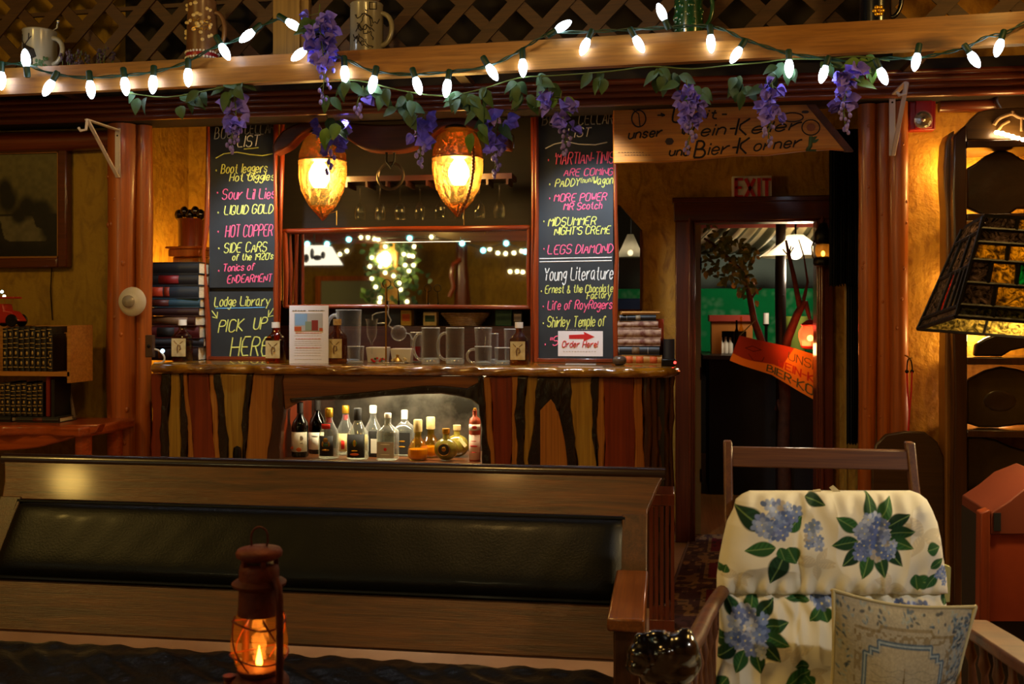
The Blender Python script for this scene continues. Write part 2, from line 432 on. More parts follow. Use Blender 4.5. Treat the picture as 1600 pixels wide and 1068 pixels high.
MT['redwood'] = wood('red_stained_log', C('#6e2408'), C('#a8451a'), 'Z', 1.5, .3, .5, .1)
MT['redwood_x'] = wood('red_stained_rail', C('#6a240c'), C('#9c4420'), 'X', 1.5, .25, .6, .1)
MT['mahog'] = wood('dark_red_panel', C('#30100a'), C('#4a1c0e'), 'X', 1.2, .4, .3, .04)
MT['slate'] = pbr('chalkboard_slate', C('#24282c'), .55, 0, 0, .4, C('#32373c'), 3)
MT['chalk_y'] = pbr('yellow_chalk', C('#e4e878'), .9); MT['chalk_p'] = pbr('pink_chalk', C('#ff6a96'), .9)
MT['chalk_w'] = pbr('white_chalk', C('#f0f0ee'), .9); MT['chalk_g'] = pbr('rubbed_grey_chalk', C('#8a8e92'), .9)
MT['chalk_b'] = pbr('blue_chalk', C('#6ab4ec'), .9)
MT['iron'] = pbr('black_iron', C('#15100c'), .4, .6, 0, .5, None, 6, .2, 60)
MT['rust'] = pbr('rusty_red_tin', C('#4a1a10'), .6, .3, 0, .4, C('#6c2c1a'), 20, .3, 60)
MT['brass'] = pbr('old_brass', C('#b88a3c'), .3, 1)
MT['steel'] = pbr('bright_steel', C('#c8c8c8'), .2, 1)
MT['white'] = pbr('white_enamel', C('#d8d2c8'), .4)
MT['white_met'] = pbr('white_painted_steel', C('#cfc0b4'), .4)
MT['paper'] = pbr('white_paper', C('#f2ecf0'), .5)
MT['paper_e'] = pbr('page_edges', C('#e0d4b8'), .8, 0, 0, .3, C('#c8b890'), 40, 0, 40, (1, 1, 12))
MT['amber'] = glow_glass('amber_cast_glass', (.85, .26, .03), (.9, .30, .03), .16, .12, .9, 26)
MT['amber_clear'] = glow_glass('amber_clear_glass', (1, .90, .58), (1, .66, .20), .34, .06, .8, 26)
MT['thick_glass'] = thin('thick_glass', (.85, .88, .88), .95, .08, .34, painted_glint=.45, pw=1.1)
MT['dim_glass'] = thin('dim_glass', (.9, .92, .9), .6, .06, .03)
def amber_body(name):
    t = NT(name); nm = t.bump(t.noise(t.coord(), 26, 3), .9, .02); lw = t.n('LayerWeight', Blend=.45); t.t.links.new(nm, lw.inputs['Normal'])
    c = t.ramp(lw.outputs['Facing'], [(.0, (1, .92, .62)), (.35, (1, .78, .34)), (.75, (.9, .40, .06)), (1, (.5, .14, .01))]); c2 = t.ramp(lw.outputs['Facing'], [(.0, (1, .62, .16)), (.5, (1, .46, .08)), (1, (.7, .2, .02))])
    tr = t.n('BsdfTransparent'); tl = t.n('BsdfTranslucent'); g = t.n('BsdfGlossy', Color=(1, .8, .6), Roughness=.1); t.t.links.new(c, tr.inputs[0]); t.t.links.new(c2, tl.inputs[0]); t.t.links.new(nm, g.inputs['Normal']); t.t.links.new(nm, tl.inputs['Normal'])
    st = t.ramp(t.noise(t.coord((1, 1, .25)), 16, 4, 2.5), [(.42, (.06, .06, .06)), (.62, (.24, .24, .24))])
    a = t.n('MixShader'); t.t.links.new(st, a.inputs[0]); t.t.links.new(tr.outputs[0], a.inputs[1]); t.t.links.new(tl.outputs[0], a.inputs[2]); b = t.n('MixShader'); b.inputs[0].default_value = .07; t.t.links.new(a.outputs[0], b.inputs[1]); t.t.links.new(g.outputs[0], b.inputs[2]); return t.fin(b.outputs[0])
MT['amber_body'] = amber_body('amber_lantern_glass')
MT['clear'] = thin('clear_glass', (.95, .97, .97), 1.0, .06, .30, painted_glint=.5, pw=3.4)
MT['bottle_clear'] = thin('clear_bottle_glass', (.90, .93, .84), .95, .06, .36, (1, .97, .88), painted_glint=.4, pw=2.4)  # whitened so the bottles look lit against the dark niche
MT['bottle_dark'] = thin('dark_bottle_glass', (.05, .06, .03), .45, .06, .06)
MT['bottle_amber'] = thin('whiskey', (.68, .30, .07), .5, .05, .05)
MT['spirit_y'] = thin('yellow_spirit', (.93, .74, .22), .6, .05, .05)
MT['liq_red'] = pbr('red_drink', C('#8a0e16'), .2)
MT['cork'] = pbr('cork', C('#c8a468'), .8, 0, 0, .3, C('#a8844c'), 60)
MT['cap_w'] = pbr('white_cap', C('#ece4d6'), .5); MT['cap_r'] = pbr('red_foil', C('#b01c10'), .35, .3); MT['cap_g'] = pbr('gold_foil', C('#d8a430'), .3, .8)
MT['label'] = pbr('cream_label', C('#d8c48c'), .7, 0, 0, .3, C('#c0a468'), 30); MT['label_w'] = pbr('white_label', C('#e4dccc'), .7)
MT['ink'] = pbr('dark_ink', C('#1a120c'), .8); MT['ink_r'] = pbr('red_ink', C('#c81818'), .7); MT['ink_o'] = pbr('orange_ink', C('#c0541c'), .7)
MT['label_k'] = pbr('black_label', C('#15100c'), .6); MT['label_s'] = pbr('grey_label', C('#a89c90'), .6)
MT['leaf'] = pbr('silk_leaf', C('#26402a'), .6, 0, 0, .4, C('#3c5c34'), 12); MT['leaf_l'] = pbr('young_silk_leaf', C('#5a7a24'), .6, 0, 0, .4, C('#3c5c20'), 12)
MT['stem'] = pbr('green_stem', C('#4c5c20'), .7)
MT['petal'] = pbr('wisteria_petal', C('#6458dc'), .6, 0, 0, .3, C('#8c7cf4'), 30); MT['petal_d'] = pbr('dark_wisteria_petal', C('#4438a4'), .6, 0, 0, .3, C('#6a5ac8'), 30)
MT['bud'] = pbr('wisteria_bud', C('#6a5cc0'), .5, 0, 0, .3, C('#9a8ce0'), 40); MT['bud_y'] = pbr('yellow_stamen', C('#a8a030'), .6)
MT['wire'] = pbr('green_wire', C('#0c3426'), .5)
MT['led'] = emit('cool_led', (.74, .86, 1.0), 17)
MT['bulb'] = emit('warm_filament_bulb', (1, .70, .30), 85)
MT['flame'] = emit('oil_flame', (1, .45, .07), 13)
MT['fairy'] = emit('warm_fairy_light', (1, .82, .36), 16); MT['teal'] = emit('teal_led', (.25, .9, .9), 12)
MT['rope'] = emit('rope_light_bead', (1, .72, .38), 40)
MT['mirror'] = pbr('mirror_silver', (.82, .82, .78), .02, 1)
MT['cloth_dark'] = pbr('dark_cloth', C('#0c0a0e'), .9)
MT['sign_wood'] = wood('carved_sign_pine', C('#b4680c'), C('#d49428'), 'X', 1.2, .6, .0, .1, True)
MT['print'] = printed('printed_cotton', .9, .12, 420); MT['weave'] = printed('tapestry_weave', .95, .35, 300); MT['paint'] = printed('oil_paint', .5, .1, 200, .1)
MT['alarm'] = pbr('red_alarm_plastic', C('#8c0a0c'), .35)
MT['doorwood'] = wood('dark_door_frame', C('#4a1a08'), C('#743014'), 'Z', 1.4, .3, .5, .04)
MT['doorwood_x'] = wood('dark_door_head', C('#401608'), C('#602810'), 'X', 1.4, .3, .5, .04)
MT['toyred'] = pbr('toy_red_paint', C('#a01c10'), .4)
MT['rack'] = wood('book_rack_pine', C('#a86820'), C('#c4883c'), 'X', 1.4, .5, .1, .05)
MT['live'] = wood('live_edge_red', C('#8a3410'), C('#c05a20'), 'X', 1.2, .35, .4, .2)
MT['tile'] = pbr('pale_floor_tile', C('#b8957c'), .4, 0, 0, .5, C('#a58068'), 3)
MT['chairwood'] = wood('chair_walnut', C('#4a240c'), C('#70401a'), 'X', 4, .5, .1, .08)
MT['chairwood_z'] = wood('chair_walnut_post', C('#4a240c'), C('#70401a'), 'Z', 4, .5, .1, .08)
MT['carved'] = pbr('black_polished_carving', C('#0c0808'), .16, 0, .8, .6, C('#1c0e0a'), 8)
MT['rustpaint'] = pbr('rust_red_paint', C('#7c2a0a'), .6, 0, 0, .4, C('#8e3610'), 5)
# ---------------------------------------------------------------- the setting
def struct(name, mb, m, **kw): return tag(mb.build(name, m, **kw), kind='structure')
YP, YB, YR = 5.15, 6.5, 10.6          # partition plane, alcove back wall, far wall of the room beyond
XL, XRT, YN = -6.0, 2.5, -3.0
ZC = 3.15
b = MB(); b.bx((XL, YN, -.1), (XRT, YB+.1, 0)); struct('floor', b, MT['tile'], smooth=0)
b = MB(); b.bx((XL, YN, ZC), (XRT, YB+.1, ZC+.1)); struct('ceiling', b, wood('ceiling_board', C('#160c05'), C('#20120a'), 'X', 1, .7, .0, .05), smooth=0)
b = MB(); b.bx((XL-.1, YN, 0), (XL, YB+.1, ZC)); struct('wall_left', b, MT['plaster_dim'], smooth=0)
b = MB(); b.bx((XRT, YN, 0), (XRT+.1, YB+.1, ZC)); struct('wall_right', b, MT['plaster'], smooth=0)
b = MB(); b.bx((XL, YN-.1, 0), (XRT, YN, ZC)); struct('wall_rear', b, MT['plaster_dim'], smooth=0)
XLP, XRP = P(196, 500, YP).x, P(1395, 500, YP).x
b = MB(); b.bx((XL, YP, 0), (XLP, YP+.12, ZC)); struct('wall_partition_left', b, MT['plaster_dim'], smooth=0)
b = MB(); b.bx((XRP, YP, 0), (XRT, YP+.12, ZC)); struct('wall_partition_right', b, MT['plaster'], smooth=0)
b = MB(); b.bx((XLP, YP, 2.44), (XRP, YP+.12, ZC)); struct('wall_header', b, MT['dark'], smooth=0)
# alcove back wall with the doorway and the little window
dx0, dx1, dz = P(1083, 500, YB).x, P(1277, 500, YB).x, P(1180, 345, YB).z
wx0, wx1 = P(957, 400, YB).x, P(1003, 400, YB).x; wz0, wz1 = P(980, 486, YB).z, P(980, 320, YB).z
b = MB()
b.bx((XLP-.3, YB, 0), (wx0, YB+.1, ZC)); b.bx((wx0, YB, 0), (wx1, YB+.1, wz0)); b.bx((wx0, YB, wz1), (wx1, YB+.1, ZC))
b.bx((wx1, YB, 0), (dx0, YB+.1, ZC)); b.bx((dx0, YB, dz), (dx1, YB+.1, ZC)); b.bx((dx1, YB, 0), (XRT, YB+.1, ZC))
# the cut-off upper corner of the window
xm = wx0+(wx1-wx0)*.25
b.wallprism([(xm, wz1+.001), (wx1+.001, wz1+.001), (wx1+.001, wz1-.16)], YB, YB+.1)
struct('wall_back', b, MT['plaster'], smooth=0)
b = MB(); b.bx((XLP-.4, YP+.12, 0), (XLP-.3, YB, ZC)); struct('wall_alcove_left', b, MT['plaster'], smooth=0)
b = MB()
for (xa, za, xb, zb) in ((wx0, wz0, wx1, wz0+.012), (wx1-.012, wz0, wx1, wz1-.16)): b.bx((xa, YB-.012, za), (xb, YB+.05, zb))
fr = MB(); fr.bx((wx0+.001, YB+.05, wz0+.013), (wx1-.013, YB+.055, wz1-.005))
w1 = struct('window_1', b, MT['doorwood'], smooth=0); fr.build('pane', MT['clear'], w1, smooth=0)
# door case (no leaf in sight)
fx0, fx1, fz = P(1055, 500, YB).x, P(1300, 500, YB).x, P(1180, 312, YB).z
b = MB()
b.bx((fx0, YB-.06, 0), (dx0, YB-.001, dz)); b.bx((dx1, YB-.06, 0), (fx1, YB-.001, dz)); b.m = 1
b.bx((fx0-.01, YB-.07, dz), (fx1+.01, YB-.001, fz)); b.bx((fx0-.02, YB-.09, fz-.02), (fx1+.02, YB-.001, fz+.012)); b.m = 0
b.bx((dx0-.03, YB-.075, 0), (dx0-.012, YB-.05, dz+.02)); b.bx((dx1+.012, YB-.075, 0), (dx1+.03, YB-.05, dz+.02))
b.bx((dx0-.001, YB-.055, 0), (dx0+.012, YB+.1, dz)); b.bx((dx1-.012, YB-.055, 0), (dx1+.001, YB+.1, dz)); b.bx((dx0, YB-.055, dz-.012), (dx1, YB+.1, dz+.001))
struct('door_1', b, [MT['doorwood'], MT['doorwood_x']], bevel=.006)
# log posts of the partition
def log(px, rpx, y, z1, seed, name, mat=MT['log'], z0=0, knots=7):
    r = random.Random(seed); R = rpx*SZ(px, y); x = P(px, 500, y).x; b = MB()
    pts = []; rr = []
    n = 26
    for i in range(n+1):
        z = z0+(z1-z0)*i/n
        pts.append((x+R*.06*math.sin(z*3+seed), y+R*.05*math.sin(z*2.1+seed), z)); rr.append(R*(1+.05*math.sin(z*5.3+seed*2)))
    b.tube(pts, rr, 20)
    for k in range(knots):
        z = r.uniform(.5, z1-.1); a = r.uniform(-2.4, -.7)
        b.ell((x+R*.93*math.cos(a), y+R*.93*math.sin(a), z), (R*.16, R*.16, R*.22), 10, 6)
    return struct(name, b, mat)
log(192, 22.5, 5.07, 2.42, 1, 'trim_1', knots=10); log(225, 12.6, 5.10, 2.42, 2, 'trim_2', knots=8)
log(1355, 13.5, 5.10, 2.42, 3, 'trim_3', knots=9); log(1381, 11.5, 5.10, 2.42, 4, 'trim_4', knots=9); log(1404, 14.5, 5.07, 2.42, 5, 'trim_5', knots=9)
# varnished header beam: four rounded bands in front of a dark board
b = MB(); x0, x1 = XL+.02, 1.9
b.m = 1; b.bx((x0, 4.97, 2.425), (x1, YP-.001, 2.60)); b.m = 0
for k, (z, r) in enumerate(((2.440, .020), (2.472, .017), (2.502, .018), (2.532, .016))):
    b.tube([(x0, 4.965-.004*k, z), ((x0+x1)/2, 4.965-.004*k, z+.003), (x1, 4.965-.004*k, z)], r, 12)
struct('trim_6', b, [MT['beam'], MT['dark']])
b = MB(); b.tube([(XL+.05, 5.10, 2.355), (-3.8, 5.095, 2.35), (-3.25, 5.10, 2.35), (P(170, 200, 5.1).x+.02, 5.10, 2.352)], [.055, .058, .055, .05], 14)
struct('trim_7', b, MT['beam'])
b = MB(); b.tube([(P(1468, 150, 5.1).x, 5.11, 2.405), (1.6, 5.105, 2.40), (XRT-.05, 5.11, 2.40)], [.03, .035, .035], 14)
struct('trim_8', b, MT['beam'])
# the room beyond the doorway
b = MB(); b.bx((-2.2, YB+.1, -.1), (3.4, YR, 0)); struct('floor_beyond', b, wood('beyond_floor_board', C('#8a5420'), C('#a86c30'), 'Y', 1.5, .35, .4, .03), smooth=0)
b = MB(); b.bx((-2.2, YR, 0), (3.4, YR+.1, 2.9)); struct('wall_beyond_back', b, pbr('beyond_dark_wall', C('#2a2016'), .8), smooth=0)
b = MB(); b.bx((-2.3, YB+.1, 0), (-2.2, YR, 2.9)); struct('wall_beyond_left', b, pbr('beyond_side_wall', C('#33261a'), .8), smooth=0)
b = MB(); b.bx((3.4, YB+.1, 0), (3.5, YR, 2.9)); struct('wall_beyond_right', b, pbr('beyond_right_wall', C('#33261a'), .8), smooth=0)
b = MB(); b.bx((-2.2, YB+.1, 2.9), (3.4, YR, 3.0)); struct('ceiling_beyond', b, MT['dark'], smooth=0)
# ---------------------------------------------------------------- the bar
YF = 4.98
def wob(seed, z, a=.006): return a*math.sin(z*9+seed)+a*.7*math.sin(z*23+seed*3.1)+a*.4*math.sin(z*57+seed*1.7)
bar = thing('bar_counter', 'rustic bar front of upright live-edge cedar slabs with an open bottle niche', 'bar', P(640, 900, 5.2)*1.0)
bar.location.z = 0; ORG[bar.name].z = 0
ZT = 1.113
ZU = 1.1145
def slab(pxt0, pxt1, pxb0, pxb1, mat, seed, name, th=.045, yoff=0, z0=0.0, z1=ZT-.002, amp=.006, lab=None):
    """an upright strip whose edges run from row 585 to row 715 and on to the floor"""
    zt, zb = 1.12, .712
    def ex(pt, pb, z):
        xt, xb = P(pt, 585, YF).x, P(pb, 715, YF).x
        q = (zt-z)/(zt-zb); q = q if q < 1 else 1+(q-1)*.25
        return xt+(xb-xt)*q
    n = 30; L = []; R = []
    for i in range(n+1):
        z = z0+(z1-z0)*i/n
        L.append((ex(pxt0, pxb0, z)+wob(seed, z, amp), z)); R.append((ex(pxt1, pxb1, z)+wob(seed+7.3, z, amp), z))
    b = MB(); b.wallprism(L+R[::-1], YF-yoff, YF+th-.0)
    return b.build(name, mat, bar, bevel=.006, label=lab)
bands = [(236, 256, 236, 251, 'heart'), (255, 267, 249, 263, 'bark'), (267, 279, 263, 284, 'sap_y'), (279, 286, 284, 293, 'bark'),
 (285, 293, 293, 301, 'sap'), (293, 325, 301, 336, 'heart'), (325, 334, 336, 345, 'sap'), (333, 346, 344, 356, 'bark'), (345, 386, 355, 378, 'sap_y'),
 (386, 393, 378, 386, 'bark'), (393, 431, 385, 421, 'sap'), (429, 447, 419, 436, 'bark_r'),
 (748, 756, 752, 765, 'bark'), (755, 764, 764, 774, 'sap'), (764, 800, 774, 799, 'heart'), (799, 811, 798, 808, 'sap'), (809, 823, 806, 820, 'bark'), (822, 841, 819, 830, 'sap_y'),
 (838, 888, 828, 846, 'bark'), (880, 926, 902, 931, 'sap_y'), (924, 933, 929, 936, 'bark'), (932, 942, 934, 945, 'sap'), (942, 992, 945, 992, 'heart'), (991, 1004, 991, 1006, 'sap')]
for i, (a, b_, c, d, m) in enumerate(bands):
    bk = m.startswith('bark')
    slab(a, b_, c, d, MT[m], i*1.7, 'bark_strip' if bk else 'front_slab', yoff=(.006 if bk else 0)+.0006*(i % 5), amp=.007 if bk else .004,
         lab={'bark': 'strip of black lacquered bark', 'bark_r': 'rough brown bark edge beside the bottle niche'}.get(m))
# the wedge of orange heartwood under the black bark arch, and the arch's other leg
b = MB(); pt = [(861, 621), (868, 630), (873, 645), (878, 665), (883, 690), (886, 715), (890, 800), (892, 880), (842, 880), (843, 715), (843, 660), (843, 640), (851, 631)]
b.wallprism([(P(x, y, YF).x, max(.0, P(x, y, YF).z)) for x, y in pt][::-1], YF-.008, YF+.04); b.build('front_slab', MT['sap'], bar, bevel=.005)
slab(868, 888, 884, 903, MT['bark'], 3.3, 'bark_strip', yoff=.0045, amp=.008, lab='strip of black lacquered bark')
# arch board over the niche with its bark underside
b = MB(); lo = [(445, 640), (470, 625), (520, 621), (560, 617), (610, 612), (660, 606), (690, 605), (725, 610), (740, 616), (752, 622)]
b.wallprism([(P(x, y, YF).x, P(x, y, YF).z) for x, y in lo]+[(P(752, 584, YF).x, ZT-.002), (P(440, 584, YF).x, ZT-.002)], YF+.002, YF+.05)
b.build('arch_board', wood('arch_cedar', C('#5c2a0a'), C('#8a5218'), 'X', 1.4, .36, .3, .06), bar, bevel=.004)
b = MB(); up = [(452, 622), (500, 619), (560, 613), (620, 607), (660, 602), (690, 602), (730, 606), (745, 598), (754, 594)]
dn = [(756, 640), (745, 629), (736, 624), (715, 618), (690, 613), (650, 616), (600, 618), (540, 624), (480, 626), (455, 629)]
b.wallprism([(P(x, y, YF).x, P(x, y, YF).z+wob(x, y*.05, .003)) for x, y in dn[::-1]]+[(P(x, y, YF).x, P(x, y, YF).z) for x, y in up[::-1]], YF-.006, YF+.055)
b.build('bark_edge', MT['bark'], bar, bevel=.006, label='ragged black bark edge over the niche')
# niche: shelf, dull metal back, sides, lower front under it
xn0, xn1 = P(432, 700, YF).x, P(762, 700, YF).x
ZN = P(600, 722, YF).z
b = MB(); b.bx((xn0-.05, YF+.0, ZN-.03), (xn1+.05, 5.50, ZN)); b.build('niche_shelf', wood('niche_board', C('#4a2410'), C('#7a4820'), 'X', 1.2, .35, .4, .05), bar, smooth=0)
b = MB(); b.bx((xn0-.05, 5.47, ZN), (xn1+.05, 5.49, ZT-.002)); b.build('niche_back', pbr('aged_metal_sheet', C('#8a8478'), .3, .9, 0, .5, C('#3c3830'), 7, .12, 9), bar, smooth=0, label='dull smeared metal sheet at the back of the niche')
b = MB(); b.bx((xn0-.05, YF+.05, ZN), (xn0+.012, 5.47, ZT-.002)); b.build('niche_side', MT['heart'], bar, smooth=0); b = MB(); b.bx((xn1-.012, YF+.05, ZN), (xn1+.05, 5.47, ZT-.002)); b.build('niche_side', MT['heart'], bar, smooth=0)
b = MB(); b.bx((xn0, YF+.004, 0), (xn1, YF+.04, ZN-.03)); b.build('lower_panel', MT['heart'], bar, smooth=0)
# light strip of the niche
tb = MB(); tb.bx((xn0+.25, YF+.07, 1.055), (xn1-.12, YF+.10, 1.075)); tb.build('niche_light', MT['white_met'], bar, smooth=0)
lamp('AREA', 'niche_tube', ((xn0+xn1)/2+.12, YF+.13, 1.075), 11, (1, .86, .55), .9, ((xn0+xn1)/2+.12, YF+.30, .6), sy=.03)
# rounded right end of bark-covered logs
xe = P(1005, 700, YF).x
ends = [(1010, 6.5, 4.995), (1020, 6.5, 5.02), (1030, 6.0, 5.05), (1039, 6.0, 5.09), (1047, 5.5, 5.13)]
for k, (px, rp, yy) in enumerate(ends):
    R = rp*SZ(px, yy); x = P(px, 600, yy).x; n = 22; b = MB()
    b.tube([(x+wob(k, z*1.0, .004), yy+R*.5, z) for z in [(ZT-.002)*i/n for i in range(n+1)]], [R*(1.1+.12*math.sin(i*1.7+k*2)) for i in range(n+1)], 12)
    b.build('bark_log', MT['bark_r'], bar, label='slim bark-covered log at the bar corner')
b = MB(); b.bx((xe-.02, 5.04, 0), (xe+.10, 5.50, ZT-.002)); b.build('carcass', MT['dark'], bar, smooth=0)
b = MB(); p = P(373, 715, YF-.01); b.lathe([(.0, .0), (.022, 0), (.022, .06), (.018, .085), (.0, .095)], (p.x, YF-.03, p.z-.03), 14); b.build('tap_handle', MT['iron'], bar, label='small dark rounded peg on the bar front')
# worktop: one live-edge slab
b = MB(); front = []; N = 90
xa, xb = P(237, 576, 4.93).x, P(1040, 576, 4.93).x
for i in range(N+1):
    q = i/N; x = xa+(xb-xa)*q
    y = 4.93+.018*math.sin(x*5)+.010*math.sin(x*17+1)+.005*math.sin(x*41); front.append((x, y))
front += [(xb+.045, 4.99), (xb+.07, 5.06), (xb+.05, 5.2), (xb+.02, 5.52)]
prof = [(-.022, 0), (-.006, .010), (.0, .022), (-.003, .034), (-.014, .044), (-.03, .048)]
n = len(front); vs = []; fs = []
for o, z in prof:
    for i, (x, y) in enumerate(front):
        if i <= N: vs.append((x, y-o+.004*math.sin(x*33+z*90), ZU+z))
        else: vs.append((x+o, y-o*.2, ZU+z))
k = len(prof)
for r in range(k-1):
    for i in range(n-1): fs.append((r*n+i, r*n+i+1, (r+1)*n+i+1, (r+1)*n+i))
base = len(vs); vs += [(xa, 5.52, ZU), (xa, 5.52, ZU+.048)]
fs.append(tuple([base]+list(range(n-1, -1, -1)))); fs.append(tuple(list(range((k-1)*n, k*n))+[base+1]))
fs.append((base, base+1, k*n-1, n-1)); fs.append(tuple([base]+[r*n for r in range(k)]+[base+1]))
b._add(vs, fs)
top = b.build('bar_worktop', MT['slab']); tag(top, 'thick glossy live-edge burl worktop along the bar', 'worktop')
ZW = ZU+.048
# ---------------------------------------------------------------- back bar: mirror in its log frame, dark backboard, ledge
YM = 5.60
mir = thing('bar_mirror', 'long framed bar mirror above the glasses, reflecting string lights and a lit post', 'mirror', P(640, 480, YM))
x0, x1, z0, z1 = P(452, 400, YM).x, P(826, 400, YM).x, P(640, 477, YM).z, P(640, 362, YM).z
b = MB(); b.bx((x0, YM, z0), (x1, YM+.01, z1)); b.build('glass', MT['mirror'], mir, smooth=0)
def rail(pts, r, mat, par, name, lab=None):
    b = MB(); b.tube(pts, r, 10); return b.build(name, mat, par, label=lab)
yy = YM-.03
rail([P(441, 361, yy), P(520, 359.5, yy), P(620, 357, yy), P(720, 357, yy), P(828, 355, yy)], [.014, .016, .014, .016, .014], MT['redwood_x'], mir, 'top_rail', 'peeled red wooden pole over the mirror')
rail([P(446, 479, yy), P(560, 478, yy), P(700, 479, yy), P(828, 480, yy)], .012, MT['redwood_x'], mir, 'bottom_rail')
rail([P(445, 362, yy), P(447, 420, yy), P(446, 480, yy)], [.014, .017, .014], MT['redwood'], mir, 'side_rail')
rail([P(827, 356, yy), P(826, 420, yy), P(827, 482, yy)], [.012, .014, .012], MT['redwood'], mir, 'side_rail')
lamp('AREA', 'mirror_tube', P(650, 372, YM-.14), .25, (1, .75, .45), .5, P(650, 520, YM-.14), sy=.02)
# backboard behind everything, upper dark board and the ledge under the mirror
bb = thing('back_bar', 'dark red wooden back bar behind the glasses with a low ledge', 'shelf', P(640, 560, 5.8))
b = MB(); xl, xr = P(330, 400, 5.9).x, P(955, 400, 5.9).x
b.bx((xl, 5.90, 0), (xr, 5.92, 1.50)); b.build('back_panel', MT['mahog'], bb, smooth=0)
b = MB(); b.bx((xl, 5.62, 1.47), (xr, 5.90, 1.485)); b.build('top_board', MT['mahog'], bb, smooth=0)
ZL = P(640, 509, 5.70).z
b = MB(); b.bx((xl, 5.66, ZL-.02), (xr, 5.90, ZL)); b.build('ledge', MT['mahog'], bb, smooth=0)
b = MB(); b.bx((xl, 5.64, ZW-.03), (xr, 5.66, ZL-.02)); b.build('lower_panel', MT['mahog'], bb, smooth=0)
b = MB(); b.bx((P(440, 300, 5.9).x, 5.90, 1.50), (P(830, 300, 5.9).x, 5.92, 2.75)); b.build('upper_board', wood('dark_upper_board', C('#120906'), C('#1e0e08'), 'X', 1.2, .7, 0, .1), bb, smooth=0, label='near-black board above the mirror')
# upright peeled poles beside the mirror
for (pts, lb) in (([(433, 567), (434, 480), (437, 400), (439, 300), (441, 220), (442, 176)], 'slim red-stained upright pole between the west chalkboard and the mirror'), ([(833, 567), (834, 470), (833, 380), (834, 280), (834, 165)], 'slim red-stained upright pole between the mirror and the east chalkboard')):
    b = MB(); b.tube([P(x, y, 5.47) for x, y in pts], [.014+.004*math.sin(i*2.1) for i in range(len(pts))], 10)
    tag(b.build('upright_pole', MT['redwood']), lb, 'pole')
# hanging stemware over the mirror, in the dark
def wineglass(loc, lab):
    o = thing('wine_glass', lab, 'glass', loc, 0, 'glasses hanging over the mirror')
    b = MB(); b.lathe([(.033, .19), (.034, .187), (.005, .18), (.004, .10), (.012, .09), (.030, .065), (.034, .03), (.029, 0)], (loc[0], loc[1], loc[2]), 16)
    b.build('bowl', MT['dim_glass'], o); return o
wr = thing('glass_rack', 'dark wooden rack holding upturned wine glasses above the mirror', 'rack', P(640, 300, 5.6))
zr = P(640, 292, 5.6).z+.02
b = MB(); b.bx((P(540, 300, 5.6).x, 5.48, zr), (P(805, 300, 5.6).x, 5.66, zr+.03)); b.build('board', MT['mahog'], wr, smooth=0)
for k in range(9):
    b = MB(); x = P(548+31*k, 300, 5.56).x; b.bx((x-.006, 5.48, zr-.03), (x+.006, 5.65, zr)); b.build('rail', MT['mahog'], wr, smooth=0)
for k in range(8):
    p = P(563+31*k, 300, 5.56)
    o = wineglass((p.x, 5.56, zr-.205), 'upturned wine glass hanging in the dark rack above the mirror, no. %s from the west lantern' % ('one two three four five six seven eight'.split()[k]))
    o['label'] = ['first', 'second', 'third', 'fourth', 'fifth', 'sixth', 'seventh', 'eighth'][k]+' upturned wine glass along the dark rack, counted from the west lantern'
    
# ---------------------------------------------------------------- chalkboards
def chalkboard(name, lab, px0, px1, y0, y1, Y, lines, edgeL, edgeR, split=None):
    o = thing(name, lab, 'chalkboard', P((px0+px1)/2, y1, Y))
    for k, (a, c) in enumerate([(y0, y1)] if not split else [(y0, split-3), (split+3, y1)]):
        A, B_ = P(px0, c, Y), P(px1, a, Y); A.z = max(A.z, ZW+.004); b = MB(); b.bx((A.x, Y, A.z), (B_.x, Y+.015, B_.z)); b.build('slate', MT['slate'], o, smooth=0)
    b = MB(); A, B_ = P(px0, y1+3, Y), P(px1, y0, Y); A.z = max(A.z, ZW+.004); b.bx((A.x-.005, Y+.016, A.z), (B_.x+.005, Y+.03, B_.z)); b.build('backing', MT['iron'], o, smooth=0)
    for pts, rr in ((edgeL, .013), (edgeR, .012)):
        pts = [P(x, y, Y-.004) for x, y in pts]; pts[0].z = max(pts[0].z, ZW+.002); b = MB(); b.tube(pts, [rr*(1+.25*math.sin(i*1.9)) for i in range(len(pts))], 10); b.build('frame_rail', MT['redwood'], o)
    b = MB(); A, B_ = P(px0-2, y1+4, Y-.02), P(px1+2, y1-1, Y+.03); A.z = ZW+.001; B_.z = A.z+.020; b.bx(A, B_); b.build('frame_rail', MT['redwood_x'], o, bevel=.003)
    keys = {k: MB() for k in 'ypwgb'}
    for L in lines:
        b = keys[L[0]]
        if L[1] == '~': b.tube([P(x, y, Y-.001) for x, y in L[2]], L[3] if len(L) > 3 else .0028, 5)
        else: write(b, L[1], L[2], L[3], L[4], L[5], Y-.001, L[6] if len(L) > 6 else .0030, up=L[7] if len(L) > 7 else 2)
    for k, b in keys.items():
        if b.v: b.build('chalk_lettering', MT['chalk_'+k], o, label={'y': 'yellow', 'p': 'pink', 'w': 'white', 'g': 'rubbed grey', 'b': 'blue'}[k]+' hand-chalked writing')
    return o
def dot(c, x, y): return (c, '~', [(x-.8, y), (x+.8, y)], .0055)
